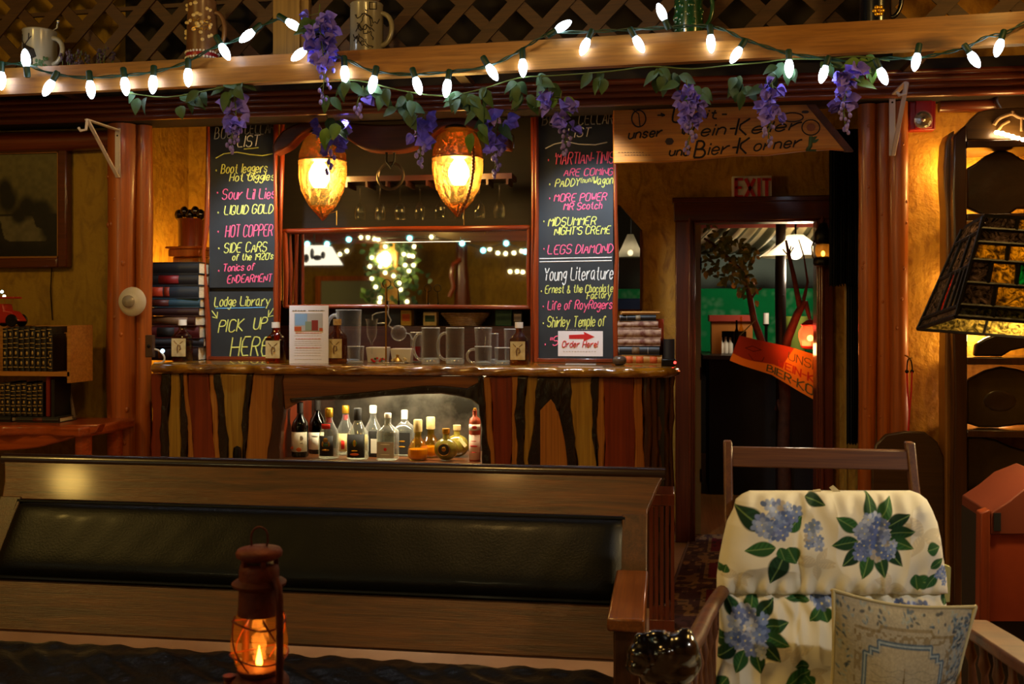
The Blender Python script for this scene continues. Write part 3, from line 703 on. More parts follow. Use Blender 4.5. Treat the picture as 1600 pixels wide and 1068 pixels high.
chalkboard('chalkboard', 'tall chalkboard with a lower panel reading PICK UP HERE', 327, 431, 180, 563, 5.40, [
 ('g', 'BOOK', 335, 370, 217, 18), ('g', 'CELLAR', 382, 428, 210, 17), ('w', 'LIST', 370, 404, 230, 17), ('y', '~', [(381, 232.5), (394, 231.5), (404, 230.5)]),
 ('y', '~', [(337, 247), (350, 240), (370, 237.5), (390, 241), (410, 243), (426, 240)], .0032),
 dot('y', 338, 266), ('y', 'Boot leggers', 345, 417, 271, 14), ('y', 'Hot Giggles', 358, 428, 283, 12), dot('p', 340, 301), ('p', 'Sour Lil Lies', 347, 429, 312, 16),
 dot('y', 341, 332), ('y', 'LIQUID GOLD', 350, 426, 335, 14), dot('p', 341, 362), ('p', 'HOT COPPER', 352, 425, 370, 18), dot('y', 342, 388), ('y', 'SIDE CARS', 350, 416, 395, 15),
 ('y', "of the 1920's", 363, 426, 407, 10), dot('p', 342, 423), ('p', 'Tonics of', 348, 397, 424, 11), ('p', 'ENDEARMENT', 355, 424, 442, 12),
 ('y', 'Lodge Library', 334, 421, 479, 15), ('b', '~', [(337, 481.5), (375, 481), (414, 480)], .0028), ('y', '~', [(331, 485), (339, 496)]), ('y', '~', [(340, 487), (339, 497), (332, 495)]),
 ('y', '~', [(428, 481), (419, 494)]), ('y', '~', [(420, 484), (419, 495), (427, 493)]), ('y', 'PICK', 341, 379, 519, 19, .0036), ('y', 'UP', 395, 416, 515, 18, .0036), ('y', 'HERE', 360, 419, 557, 29, .0040)],
 [(326, 566), (325, 500), (320, 430), (318, 395), (323, 350), (325, 280), (325, 178)], [(432, 566), (431, 460), (432, 380), (430, 280), (431, 178)], 452)
chalkboard('chalkboard', 'tall chalkboard with the Young Literature list and an order sign before it', 841, 958, 150, 567, 5.42, [
 ('g', 'BOOK', 847, 885, 196, 18), ('g', 'CELLAR', 904, 957, 195, 18), ('w', 'LIST', 886, 921, 215, 14), ('w', '~', [(852, 232), (866, 225), (885, 221), (905, 225), (930, 226), (949, 222)], .0032),
 dot('p', 857, 250), ('p', "'MARTIAN-TINIS", 867, 958, 257, 18), ('p', 'ARE COMING', 881, 957, 275, 11), dot('y', 859, 288), ('y', 'PADDY', 867, 905, 292, 12), ('y', '(nun)', 907, 925, 286, 8, .0022), ('y', 'Wagon', 926, 957, 289, 13),
 dot('p', 859, 310), ('p', 'MORE POWER', 866, 947, 315, 12), ('p', 'MR Scotch', 881, 940, 328, 11), dot('y', 850, 346), ('y', 'MIDSUMMER', 856, 930, 353, 13), ('y', "NIGHT'S CREME", 866, 953, 367, 12),
 dot('p', 850, 389), ('p', 'LEGS DIAMOND', 855, 957, 397, 14), ('w', '~', [(843, 404), (900, 403), (956, 402)], .0032), ('w', '~', [(843, 409), (900, 408), (956, 407)], .0032),
 ('w', 'Young Literature', 850, 957, 438, 20), dot('y', 846, 455), ('y', 'Ernest & the Chocolate', 851, 957, 458, 12, .0026), ('y', 'Factory', 917, 954, 467, 11, .0026),
 dot('p', 849, 479), ('p', 'Life of RoyRogers', 855, 956, 484, 14), dot('y', 849, 505), ('y', 'Shirley Temple of', 855, 945, 511, 16), dot('p', 852, 538), ('p', '"S', 858, 871, 541, 14)],
 [(838, 567), (837, 450), (839, 330), (838, 148)], [(962, 567), (961, 480), (964, 400), (962, 330), (961, 150)])
# ---------------------------------------------------------------- plate shelf under the header, lattice, steins
def YS(px): return 4.45-.25*px/1600            # front of the shelf, which comes nearer to the east
SA, SB = P(-160, 100, YS(-160)), P(1760, 20, YS(1760)); SA.z = SB.z = 0
ZS = 2.598
sd = (SB-SA).normalized(); sn = Vector((-sd.y, sd.x, 0))       # along, and towards the wall
def along(q, back, z): p = SA+(SB-SA)*q+sn*back; return Vector((p.x, p.y, z))
sh = thing('plate_shelf', 'long knotty pine shelf with a two-board front across the top', 'shelf', along(.5, .15, 2.45))
def shboard(name, b0, b1, z0, z1, lab=None, cut=None):
    b = MB(); N = 24; A = []; B_ = []
    for i in range(N):
        q0, q1 = i/N, (i+1)/N; s = lambda q: -.010*math.sin(math.pi*q)
        b.hexa([along(q0, b0, z0+s(q0)), along(q1, b0, z0+s(q1)), along(q1, b0, z1+s(q1)), along(q0, b0, z1+s(q0))],
               [along(q0, b1, z0+s(q0)), along(q1, b1, z0+s(q1)), along(q1, b1, z1+s(q1)), along(q0, b1, z1+s(q0))])
    return b.build(name, MT['pine'], sh, smooth=0, label=lab)
shboard('upper_fascia', .040, .060, 2.540, ZS); shboard('lower_fascia', -.006, .040, 2.462, 2.538); shboard('shelf_board', .06, .36, 2.560, ZS-.004)
for k, q in enumerate((.12, .5, .88)):
    b = MB()
    p, p2 = along(q, .10, 0), along(q, .44, 0)
    b.bx((p.x, p.y, 2.532), (p.x+.05, 4.96, 2.559)); b.build('bearer', MT['lattice'], sh, smooth=0)
lt = thing('lattice_screen', 'dark diagonal wooden lattice screen behind the steins', 'lattice', along(.5, .40, 2.60))
b = MB(); L = (SB-SA).length; H = .52; z0 = 2.605
for sgn, off in ((1, .385), (-1, .395)):
    c = -H
    while c < L+H:
        pts = []
        for z in (0, H):
            x = c+z if sgn > 0 else c+H-z
            pts.append((x, z))
        (xa, za), (xb, zb) = pts
        # clip along x
        def cl(x, xa=xa, za=za, xb=xb, zb=zb): return za+(zb-za)*(x-xa)/(xb-xa)
        lo, hi = max(min(xa, xb), 0), min(max(xa, xb), L)
        if hi-lo > .05:
            a = along(lo/L, off, z0+cl(lo)); d = along(hi/L, off, z0+cl(hi)); m = (a+d)/2; ln = (d-a).length
            X = (d-a).normalized(); Y = sn.copy(); Z = X.cross(Y)
            b.box(m, (ln, .008, .056), Matrix((X, Y, Z)).transposed().to_4x4())
        c += .25
lt_m = b.build('slats', MT['lattice'], lt, smooth=0)
b = MB()
for z in (2.68, 2.96): p, q = along(0, .41, z), along(1, .41, z); b.tube([p, q], .014, 4)
b.build('batten', MT['lattice'], lt)
b = MB()
for (pa, pb) in ((424, 444), (444, 468), (468, 480)):
    a, d = P(pa, 50, YS(440)+.33), P(pb, 50, YS(440)+.33); b.bx((a.x+.001, a.y+(.0 if pa == 444 else .02), ZS), (d.x, a.y+.06, 3.14))
struct('trim_9', b, MT['pine_z'], smooth=0)

def stein(name, lab, px, rpx, H, mat, flare, Y=None, hand=1, deco=None, lever=False, rim=None):
    Y = Y or YS(px)+.17; x = P(px, 50, Y).x; R = rpx*SZ(px, Y); z = ZS
    o = thing(name, lab, 'beer stein', (x, Y, z), 0, 'steins on the pine shelf')
    b = MB(); b.lathe([(R*.9, 0), (R*1.0, .006), (R*1.0, .018), (R*flare[0], .03), (R*flare[1], H*.5), (R*flare[2], H-.012), (R*flare[2]*1.03, H-.004), (R*flare[2], H), (R*flare[2]*.9, H), (R*.86, .02), (0, .018)], (x, Y, z), 32)
    b.build('body', mat, o)
    b = MB(); hr = R*.95; h0, h1 = H*.18, H*.80
    pts = [(x+R*.95+hr*.75*math.sin(a)*(.9+.1*math.cos(a)), Y-.01, z+(h0+h1)/2+(h1-h0)/2*math.cos(a)) for a in [math.pi*i/12 for i in range(13)]]
    b.tube(pts, R*.15, 10); b.build('handle', mat, o)
    if lever:
        b = MB(); b.tube([(x+R*.9, Y, z+H), (x+R*1.15, Y, z+H+.01), (x+R*1.2, Y, z+H+.035)], .006, 8); b.ell((x+R*1.2, Y, z+H+.045), (.012, .008, .012)); b.build('thumb_lever', MT['steel'], o)
    if rim:
        b = MB()
        for zz, rr in ((.024, 1.03), (.05, 1.03)):
            for k in range(30):
                a = 2*math.pi*k/30; b.ell((x+R*rr*math.cos(a), Y+R*rr*math.sin(a), z+zz), .006, 6, 4)
        b.build('beaded_band', MT['label_w'], o)
        b = MB(); b.lathe([(R*1.015, .028), (R*1.025, .037), (R*1.015, .046)], (x, Y, z), 28); b.build('red_band', MT['alarm'], o)
    # painted decoration: patches on the front of the wall
    if deco:
        b = MB(); rg = random.Random(px)
        def on(a, h, off=.0015):
            k = h/H; rr = R*(flare[0]+(flare[1]-flare[0])*min(1, k*2)) if k < .5 else R*(flare[1]+(flare[2]-flare[1])*(k-.5)*2)
            return Vector((x+(rr+off)*math.sin(a), Y-(rr+off)*math.cos(a), z+h))
        if deco == 'deer':
            for k in range(60):
                a, h = rg.uniform(-1.1, 1.0), H*(.06+.22*rg.random()**1.5); b.ell(on(a, h, 0), (.008, .003, .010), 6, 4)
            b.m = 1
            b.tube([on(.3, H*.28), on(.1, H*.42), on(-.2, H*.48), on(-.45, H*.42)], [.010, .020, .018, .007], 6)
            b.tube([on(-.25, H*.45), on(-.4, H*.60)], [.014, .008], 6)
            for s_ in (-1, 1):
                b.tube([on(-.38+s_*.05, H*.60), on(-.38+s_*.30, H*.70), on(-.38+s_*.32, H*.85)], .003, 5); b.tube([on(-.38+s_*.25, H*.68), on(-.38+s_*.48, H*.78)], .0025, 5)
                b.tube([on(-.1+s_*.2, H*.35), on(-.08+s_*.22, H*.12)], .005, 5)
            b.build('painted_scene', [MT['leaf'], MT['ink']], o, label='painted deer in green grass')
        if deco == 'map':
            for k in range(9):
                a, h = rg.uniform(-.9, .3), rg.uniform(.1, .8)*H; pts = []
                for j in range(16):
                    pts.append(on(a, h)); a = max(-1.2, min(1.2, a+rg.uniform(-.05, .16))); h = max(.02, min(H*.95, h+rg.uniform(-.018, .016)))
                b.tube(pts, .0022, 5)
            b.tube([on(.45, H*.82), on(.9, H*.84), on(.9, H*.97), on(.45, H*.95), on(.45, H*.82)], .0025, 5)
            b.build('painted_lines', MT['ink'], o, label='black map outlines')
        if deco == 'relief':
            for k in range(26):
                a, h = rg.uniform(-1.2, 1.2), rg.uniform(.3, .95)*H; b.ell(on(a, h, -.001), (.012, .004, .009), 7, 5)
            b.m = 1
            for r_ in range(3): write(b, 'CAN DAW ON'[r_*3:r_*3+3], -.3, .9, .075+(.0-r_*.02), .014, 0, .0014, fn=lambda q, h: on(q, .22-h+.0), up=0)
            b.build('relief', [MT['label'], MT['cap_g']], o, label='raised figures and gilt lettering')
        if deco == 'bands':
            for zz in (.3, .38, .62, .7):
                b.lathe([(R*flare[1]*.995, H*zz), (R*flare[1]*1.03, H*zz+.006), (R*flare[1]*.995, H*zz+.012)], (x, Y, z), 28)
            for k in range(40): b.ell(on(rg.uniform(-1.4, 1.4), rg.uniform(.1, .9)*H, -.002), (.009, .004, .013), 6, 4)
            b.build('relief', mat, o)
        if deco == 'flower':
            for k in range(6):
                a = k*math.pi/3; b.ell(on(.25*math.cos(a), .055+.016*math.sin(a)), (.009, .003, .009), 8, 5)
            b.ell(on(0, .055), .006); b.build('painted_flower', MT['cap_g'], o, label='yellow painted flower')
            b = MB(); b.lathe([(R*1.0, .0), (R*1.04, .006), (R*1.02, .013)], (x, Y, z), 28); b.build('foot_ring', MT['label_w'], o, label='white foot ring')
    return o
stein('beer_stein', 'white stein painted with a deer in grass, at the west end of the shelf', 62, 25.5, .205, pbr('stein_white_glaze', C('#8c8878'), .3, 0, .3), (1, 1, .97), deco='deer', lever=True)
stein('beer_stein', 'tan relief stein with a red beaded foot band', 316, 24, .30, pbr('stein_tan_glaze', C('#5c3a1c'), .35, 0, .3, .5, C('#74502c'), 9), (1, .98, .9), deco='relief', rim=True)
stein('beer_stein', 'white stein covered with black map outlines, beside the purple blossom', 573, 26, .235, pbr('stein_cream_glaze', C('#847c66'), .25, 0, .4), (1, 1, .98), deco='map')
stein('beer_stein', 'dark green moulded stein behind the string lights', 1076, 23, .25, pbr('stein_green_glaze', C('#123418'), .22, 0, .5, .5, C('#1c4a24'), 8), (1.02, .95, .9), deco='bands')
stein('beer_stein', 'navy stein with a yellow flower and white foot at the east end of the shelf', 1368, 24, .22, pbr('stein_navy_glaze', C('#0c1020'), .2, 0, .5), (1, 1, .98), deco='flower')
# dried lavender on the shelf
lv = thing('dried_flowers', 'dusty bunch of dried purple flowers beside the deer stein', 'dried flowers', (P(140, 90, YS(140)+.16).x, YS(140)+.16, ZS)); rg = random.Random(5); b = MB(); g = MB()
for k in range(26):
    a = rg.uniform(-1, 1); q = Vector((lv.location.x+a*.13, lv.location.y+rg.uniform(-.04, .04), ZS+.008)); t = q+Vector((rg.uniform(-.03, .03), 0, rg.uniform(.02, .10)))
    g.tube([q, t], .0018, 4)
    for j in range(5): b.ell(q.lerp(t, .5+.1*j)+Vector((rg.uniform(-.008, .008), rg.uniform(-.008, .008), 0)), .007, 6, 4)
b.build('blossoms', pbr('dried_purple', C('#3a3048'), .9, 0, 0, .3, C('#5a4a60'), 40), lv); g.build('stems', MT['stem'], lv)

# ---------------------------------------------------------------- string lights along the shelf
def YL(px): return YS(px)-.035
sl = thing('string_lights', 'string of cool white bulbs on green wire swagged along the pine shelf', 'string lights', P(800, 100, YL(800)))
wp = [(-40, 96), (0, 99), (40, 101), (75, 113), (130, 121), (190, 118), (240, 112), (290, 98), (330, 76), (370, 62), (410, 40), (440, 30), (468, 47), (488, 64), (515, 84), (540, 92), (580, 110), (640, 116), (700, 112), (760, 104), (800, 86), (830, 68), (860, 53), (930, 49), (985, 46), (1040, 43), (1095, 40), (1130, 46), (1160, 60), (1200, 74), (1240, 85), (1290, 91), (1350, 98), (1380, 91), (1430, 91), (1470, 84), (1510, 74), (1540, 58), (1570, 52), (1600, 36), (1650, 20)]
def smooth_px(pts, k=4):
    out = []
    for i in range(len(pts)-1):
        p0, p1, p2, p3 = pts[max(i-1, 0)], pts[i], pts[i+1], pts[min(i+2, len(pts)-1)]
        for j in range(k):
            t = j/k
            out.append(tuple(.5*((2*b_)+(c-a)*t+(2*a-5*b_+4*c-d)*t*t+(3*b_-a-3*c+d)*t**3) for a, b_, c, d in zip(p0, p1, p2, p3)))
    return out+[pts[-1]]
wps = smooth_px(wp); b = MB()
for s_ in (0, 1):
    b.tube([P(x, y, YL(x))+Vector((0, .005*math.cos(i*1.1+s_*3.14), .005*math.sin(i*1.1+s_*3.14))) for i, (x, y) in enumerate(wps)], .0034, 6)
b.build('wire', MT['wire'], sl)
BULBS = [(2, 127, 0, 1), (40, 90, -.1, -1), (75, 138, -.5, .85), (142, 141, .1, 1), (196, 136, .12, 1), (239, 133, -.05, 1), (294, 122, 0, 1), (352, 82, .45, .8), (385, 57, -.75, .6), (460, 40, .8, .5), (466, 86, -.75, .6), (539, 118, .05, 1), (582, 133, -.22, 1), (653, 135, .3, .95), (698, 139, -.15, 1), (770, 114, .5, .8), (817, 107, .03, 1), (881, 40, .8, -.5), (913, 74, -.4, .9), (999, 70, .5, .85), (1033, 18, -.4, -.9), (1111, 69, .06, 1), (1149, 87, -.5, .8), (1233, 108, .02, 1), (1286, 117, -.3, .95), (1380, 120, .4, .9), (1431, 98, -.15, .8), (1523, 94, .55, .8), (1560, 76, -.3, .95)]
for (x, y, dx, dy) in BULBS:
    d = Vector((dx, dy)).normalized(); s = SZ(x, YL(x)); c = P(x, y, YL(x)-.012)
    v = (Vector((CT, ST, 0))*d.x+Vector((0, 0, -d.y))).normalized()
    M = v.to_track_quat('Z', 'Y').to_matrix().to_4x4()
    b = MB(); k = 6.9*s
    b.lathe([(k*.62, -14*s), (k*.9, -9*s), (k, -4*s), (k*.95, 2*s), (k*.72, 8*s), (k*.35, 12.5*s), (0, 14*s)], c, 14, M)
    o = b.build('bulb', MT['led'], sl, smooth=60, label='glowing cool white faceted bulb')
    b = MB(); b.lathe([(k*.5, -31*s), (k*.72, -29*s), (k*.72, -15*s), (k*.5, -13.5*s)], c, 12, M); b.build('socket', MT['wire'], o)

# ---------------------------------------------------------------- wisteria sprays and the leafy garland
def spray(px, y0, y1, wpx, seed, lab, Y, petals=12, buds=12, leaves=3, drift=0, dark=False):
    rg = random.Random(seed); s = SZ(px, Y); top = P(px, y0, Y)
    o = thing('wisteria_spray', lab, 'artificial flower', (top.x, Y, P(px, y1, Y).z), 0, 'silk wisteria hanging from the garland')
    H = (y1-y0)*s; W = wpx*s*.5
    def ax(q): return Vector((top.x+drift*s*q+.012*math.sin(q*5+seed), Y+.010*math.sin(q*4+seed*2), top.z-H*q))
    st = MB(); st.tube([ax(-.10)]+[ax(i/10) for i in range(10)], [.0030]*6+[.0022]*5, 6)
    pb = MB(); bb_ = MB()
    for k in range(petals):
        q = .02+.60*(k+.5)/petals; a = rg.uniform(0, 6.28); rr = W*(1-.55*q)*rg.uniform(.35, .95)
        c = ax(q)+Vector((math.cos(a)*rr, math.sin(a)*rr*.8, rg.uniform(-.006, .006)))
        st.tube([ax(max(0, q-.05)), c], .0014, 4)
        L = s*rg.uniform(13, 19)*(1-.3*q)
        out = Vector((math.cos(a), math.sin(a), -.2)).normalized()
        pb.m = rg.choice((0, 0, 1))
        for j in range(3):
            d = (out*rg.uniform(.3, 1)+Vector((rg.uniform(-.9, .9), rg.uniform(-.9, .3), rg.uniform(-.8, .7)))).normalized()
            pb.leaf(c, d, Vector((rg.uniform(-1, 1), -1, rg.uniform(-.4, .8))), L*1.15, L*1.15, .35, 5)
        pb.m = 0
        pb.leaf(c+out*.003, out+Vector((0, -.4, -.6)), Vector((0, -1, .6)), L*.9, L*.5, .5, 4)
    for k in range(buds):
        q = .55+.45*(k+.5)/buds; a = rg.uniform(0, 6.28); rr = W*(1.15-q)*rg.uniform(.5, 1.2)
        c = ax(q)+Vector((math.cos(a)*rr, math.sin(a)*rr*.8, 0)); st.tube([ax(q-.05), c], .0013, 4)
        r_ = s*rg.uniform(3.0, 4.6)*(1.15-.3*q); bb_.ell(c-Vector((0, 0, r_)), (r_*.85, r_*.85, r_*1.15), 8, 6)
    st.build('stem', MT['stem'], o)
    pb.build('petals', [MT['petal_d'] if dark else MT['petal'], MT['petal_d']], o, smooth=60); bb_.build('buds', MT['petal_d'] if dark else MT['bud'], o)
    if leaves:
        lf = MB()
        for k in range(leaves):
            a = rg.uniform(-2.9, -.2); q = rg.uniform(-.08, .25)
            lf.leaf(ax(q)+Vector((math.cos(a)*W*.5, 0, 0)), Vector((math.cos(a), -.3, math.sin(a)*.7)), Vector((rg.uniform(-.5, .5), -1, .5)), s*rg.uniform(26, 38), s*rg.uniform(15, 20), .3)
        lf.build('leaves', MT['leaf_l'] if leaves > 3 else MT['leaf'], o, smooth=60)
    return o
FR = lambda px: YS(px)-.05
spray(503, 20, 158, 58, 11, 'big dense purple wisteria spray hanging over the pine shelf beside the map stein', FR(503), 30, 14, 3)
spray(514, 188, 268, 44, 12, 'dark wisteria spray hanging in front of the west glass lantern', 5.02, 9, 9, 3, dark=True)  # all petals and buds in the darker purple
spray(362, 150, 236, 44, 13, 'wisteria spray hanging before the heading of the PICK UP chalkboard', FR(362)+.06, 10, 14, 0, drift=6)
spray(563, 138, 178, 28, 14, 'tiny sprig of wisteria buds under the shelf, below the map stein', FR(563)+.05, 1, 9, 0)
spray(662, 174, 258, 42, 15, 'wisteria spray hanging between the two glass lanterns', 4.98, 10, 12, 0, drift=-8)
spray(782, 172, 276, 40, 16, 'long wisteria spray hanging at the side of the east glass lantern', 5.0, 12, 14, 3, drift=-14)
spray(880, 150, 240, 50, 17, 'wisteria spray with a bright leaf before the heading of the Young Literature chalkboard', FR(880)+.05, 13, 12, 4)
spray(1077, 135, 236, 46, 18, 'wisteria spray covering the first capital on the carved wooden sign', FR(1077)+.02, 15, 12, 2)
spray(1205, 130, 226, 46, 19, 'wisteria spray hanging over the middle of the carved sign, near its last words', FR(1205), 15, 12, 1)
spray(1320, 104, 206, 40, 20, 'wisteria spray hanging past the pointed end of the carved sign', FR(1320), 15, 14, 4, drift=4)
gar = thing('leaf_garland', 'trailing garland of grey-green silk leaves under the pine shelf', 'garland', P(760, 140, FR(760)))
b = MB(); gp = [(200, 145), (260, 152), (330, 140), (390, 128), (480, 124), (560, 126), (620, 140), (690, 150), (750, 140), (810, 122), (870, 118), (950, 112), (1020, 104), (1080, 108), (1140, 102), (1190, 98), (1230, 92), (1290, 92), (1340, 88), (1390, 95)]
b.tube([P(x, y, FR(x)+.03) for x, y in smooth_px(gp, 3)], .003, 6); b.build('vine', MT['stem'], gar)
rg = random.Random(21)
LV = [(222, 150, 3, 0), (290, 158, 4, 0), (310, 140, 3, 0), (345, 138, 4, 0), (375, 132, 4, 0), (545, 128, 4, 0), (575, 135, 3, 0), (600, 142, 5, 0), (632, 150, 5, 0), (628, 165, 4, 0), (640, 178, 3, 0), (712, 148, 5, 0), (738, 152, 5, 0), (745, 168, 5, 0), (762, 142, 4, 0), (740, 200, 3, 1), (815, 132, 5, 0), (850, 122, 5, 0), (822, 150, 4, 0), (935, 118, 4, 0), (1035, 112, 5, 0), (1055, 120, 4, 0), (1085, 140, 3, 0), (1150, 122, 4, 0), (1158, 138, 4, 0), (1212, 108, 4, 0), (1232, 100, 4, 0), (1290, 92, 3, 0), (1345, 92, 5, 1), (1362, 96, 4, 1), (515, 150, 2, 0), (516, 195, 3, 1)]
b = MB()
for (x, y, n, m) in LV:
    s = SZ(x, FR(x)); b.m = m
    for k in range(n):
        c = P(x+rg.uniform(-10, 10), y+rg.uniform(-8, 8), FR(x)+rg.uniform(0, .06)); a = rg.uniform(-2.9, -.2)
        b.leaf(c, Vector((math.cos(a), rg.uniform(-.5, .3), math.sin(a))), Vector((rg.uniform(-.5, .5), -1, rg.uniform(.1, .9))), s*rg.uniform(22, 34), s*rg.uniform(14, 19), rg.uniform(.1, .5))
b.build('leaves', [MT['leaf'], MT['leaf_l']], gar, smooth=60)

# ---------------------------------------------------------------- ox yoke with two amber lanterns
YY = 5.30
yk = thing('ox_yoke', 'curved dark wooden ox yoke hung over the bar between the chalkboards', 'ox yoke', P(615, 240, YY))
up = [(430, 229), (445, 208), (470, 194), (500, 187), (540, 193), (610, 197), (670, 191), (715, 182), (755, 190), (785, 205), (800, 222)]
dn = [(800, 236), (780, 231), (758, 216), (740, 204), (715, 198), (690, 204), (670, 222), (640, 236), (610, 239), (575, 236), (550, 222), (535, 208), (505, 203), (478, 210), (455, 232), (432, 243)]
b = MB(); b.wallprism([(P(x, y, YY).x, P(x, y, YY).z) for x, y in smooth_px(dn, 3)[::-1]+smooth_px(up, 3)[::-1]], YY-.05, YY+.05)
b.build('beam', wood('yoke_wood', C('#4a200a'), C('#743414'), 'X', 1.4, .5, .1, .08), yk, bevel=.012, seg=3)
b = MB(); c = P(610, 275, YY-.02); R = 20.5*SZ(610, YY)
b.tube([c+Vector((R*math.cos(a), .008*math.sin(a), R*math.sin(a))) for a in [2*math.pi*i/28 for i in range(28)]], .008, 8, closed=True); b.build('ring', pbr('worn_iron', C('#6a5c48'), .32, .9), yk, label='worn iron ring')
b = MB(); b.tube([P(604, 238, YY-.02), P(604, 252, YY-.03), P(610, 262, YY-.03), P(616, 252, YY-.01), P(616, 238, YY-.01)], .007, 8); b.build('staple', MT['iron'], yk)
for px in (545, 690):
    b = MB(); b.tube([P(px, 196, YY), P(px, 160, YY), P(px, 150, YY)], .004, 6); b.build('hanger', MT['iron'], yk)
b = MB(); b.tube([P(791, 222, YY), P(791, 203, YY), P(803, 212, YY-.02), P(803, 231, YY-.02), P(788, 233, YY)], .003, 6); b.build('wire_hook', MT['steel'], yk)
def lantern(cx, ytop, ymid, ylow, ybot, rpx, lab, braid):
    s = SZ(cx, YY); c = P(cx, ybot, YY); Hh = (ybot-ytop)*s
    o = thing('amber_lantern', lab, 'lantern', c, 0, 'amber lanterns under the yoke')
    pr = [(0, .03), (.07, .25), (.18, .60), (.33, .86), (.50, .99), (.62, 1.0), (.75, .97), (.88, .82), (.96, .62), (1.0, .48)]
    def rad(q):
        for (a, ra), (d, rd) in zip(pr[:-1], pr[1:]):
            if q <= d: return rpx*s*(ra+(rd-ra)*(q-a)/(d-a))
        return rpx*s*pr[-1][1]
    ql, qm = (ybot-ylow)/(ybot-ytop), (ybot-ymid)/(ybot-ytop)
    for nm, a, d, m in (('glass_tip', 0, ql, MT['amber']), ('glass_body', ql, qm, MT['amber_body']), ('glass_crown', qm, 1, MT['amber'])):
        b = MB(); n = 12; b.lathe([(rad(a+(d-a)*i/n)*1.0, Hh*(a+(d-a)*i/n)) for i in range(n+1)], c, 32)
        # open ends: drop the two caps
        b.f = [f for f in b.f if len(f) == 4]; b.mi = [0]*len(b.f)
        b.build(nm, m, o, smooth=60)
    b = MB(); b.lathe([(rad(1)*1.04, Hh*.985), (rad(1)*1.08, Hh*1.0), (rad(1)*.9, Hh*1.015), (rad(1)*.5, Hh*1.05), (.0, Hh*1.06)], c, 24); b.build('cap', MT['iron'], o)
    b = MB(); b.lathe([(rad(qm)*.97, Hh*qm), (rad(qm)*1.02, Hh*(qm+.008)), (rad(qm)*.97, Hh*(qm+.016))], c, 28); b.build('lead_band', MT['iron'], o)
    yb_ = ylow-14; b = MB(); sc = P(cx+(-5 if not braid else 2), yb_, YY); 
    b.box(sc+Vector((0, 0, 0)), (22*s, 22*s, 27*s)); b.tube([sc-Vector((0, 0, 13*s)), Vector((c.x, c.y, c.z+.02))], .006, 8); b.build('socket', MT['iron'], o, bevel=.004)
    b = MB(); bc = sc+Vector((0, 0, 13.5*s)); b.lathe([(6*s, 0), (11*s, 5*s), (16*s, 15*s), (16*s, 25*s), (11*s, 36*s), (4*s, 45*s), (0, 48*s)], bc, 18); b.build('bulb', MT['bulb'], o, smooth=70)
    if braid:
        b = MB()
        for k in range(46):
            q = .02+.80*k/45; a = -.75; r_ = rad(q)*1.04
            b.ell((c.x+r_*math.cos(a), c.y+r_*math.sin(a), c.z+Hh*q), (.010, .010, .007), 7, 5, rot('Y', .6*(-1)**k))
        b.build('braided_edge', pbr('bronze_braid', C('#6a3a14'), .35, .6), o)
    # pull chain
    ch = MB(); p = P(cx+(22 if not braid else 10), ylow+8, YY-.01); n = 14
    for k in range(n): ch.ell(p-Vector((0, 0, k*(352-ylow-8)/n*s)), (.0032, .0032, .0042), 6, 4)
    ch.tube([p, Vector((c.x, c.y, c.z+.03))], .002, 5); ch.build('pull_chain', MT['brass'], o)
    return o
lantern(504, 207, 253, 322, 345, 37.5, 'lit amber glass lantern under the west arm of the yoke', False)
lantern(715, 200, 249, 318, 339, 40, 'lit amber glass lantern with a braided edge under the east arm of the yoke', True)
# ---------------------------------------------------------------- brackets, alarm, dome light, carved sign, exit sign
def bracket(px, y0, y1, Yw, Yt, lab, dxt=0):
    a = P(px, y0, Yw); d = P(px, y1, Yw); o = thing('shelf_bracket', lab, 'bracket', (a.x, Yw, d.z), 0, 'white folding brackets on the log posts')
    e = Vector((a.x+dxt, Yt, a.z))
    b = MB(); b.bx((a.x-.014, Yw-.004, d.z), (a.x+.014, Yw+.004, a.z+.01)); b.build('wall_leg', MT['white_met'], o, bevel=.002)
    for nm, p, q, wd in (('arm', a, e, .024), ('brace', e, d, .020)):
        X = (q-p).normalized(); Z = X.cross(Vector((1, 0, 0))).normalized(); Yv = Z.cross(X)
        b = MB(); b.box((p+q)/2+Vector((.003 if nm == 'brace' else 0, -.004, 0)), ((q-p).length, wd, .008), Matrix((X, Yv, Z)).transposed().to_4x4()); b.build(nm, MT['white_met'], o, bevel=.002)
    b = MB(); b.tube([e+Vector((0, 0, .005)), e+Vector((-.004, -.004, -.05)), e+Vector((-.03, -.01, -.055)), e+Vector((-.04, -.01, -.04))], .007, 8); b.build('hook', MT['white_met'], o)
    b = MB()
    for z in (a.z-.03, d.z+.02): b.ell((a.x, Yw-.005, z), (.005, .003, .005), 8, 5)
    b.build('screw', MT['iron'], o)
bracket(184, 203, 277, 4.985, 4.70, 'white steel bracket folded out from the west log post beside the painting')
bracket(1394, 150, 243, 4.995, 4.72, 'white steel bracket folded out from the east log post beside the fire alarm')
al = thing('fire_alarm', 'red wall fire alarm with a clear strobe lens and FIRE lettering', 'fire alarm', P(1441, 205, YP-.05))
a, d = P(1420, 204, 5.09), P(1462, 146, 5.09)
b = MB(); b.bx((a.x, 5.085, a.z), (d.x, YP-.001, d.z)); b.build('housing', MT['alarm'], al, bevel=.008, seg=3)
b = MB(); b.bx((P(1431, 150, 5.07).x, 5.070, P(1431, 200, 5.07).z), (P(1457, 150, 5.07).x, 5.086, P(1431, 149, 5.07).z)); b.build('face_plate', MT['alarm'], al, bevel=.004)
b = MB(); write(b, 'FIRE', 1436, 1450, 156, 6, 5.068, .0014, 0, False); b.build('lettering', MT['white'], al, label='white FIRE lettering')
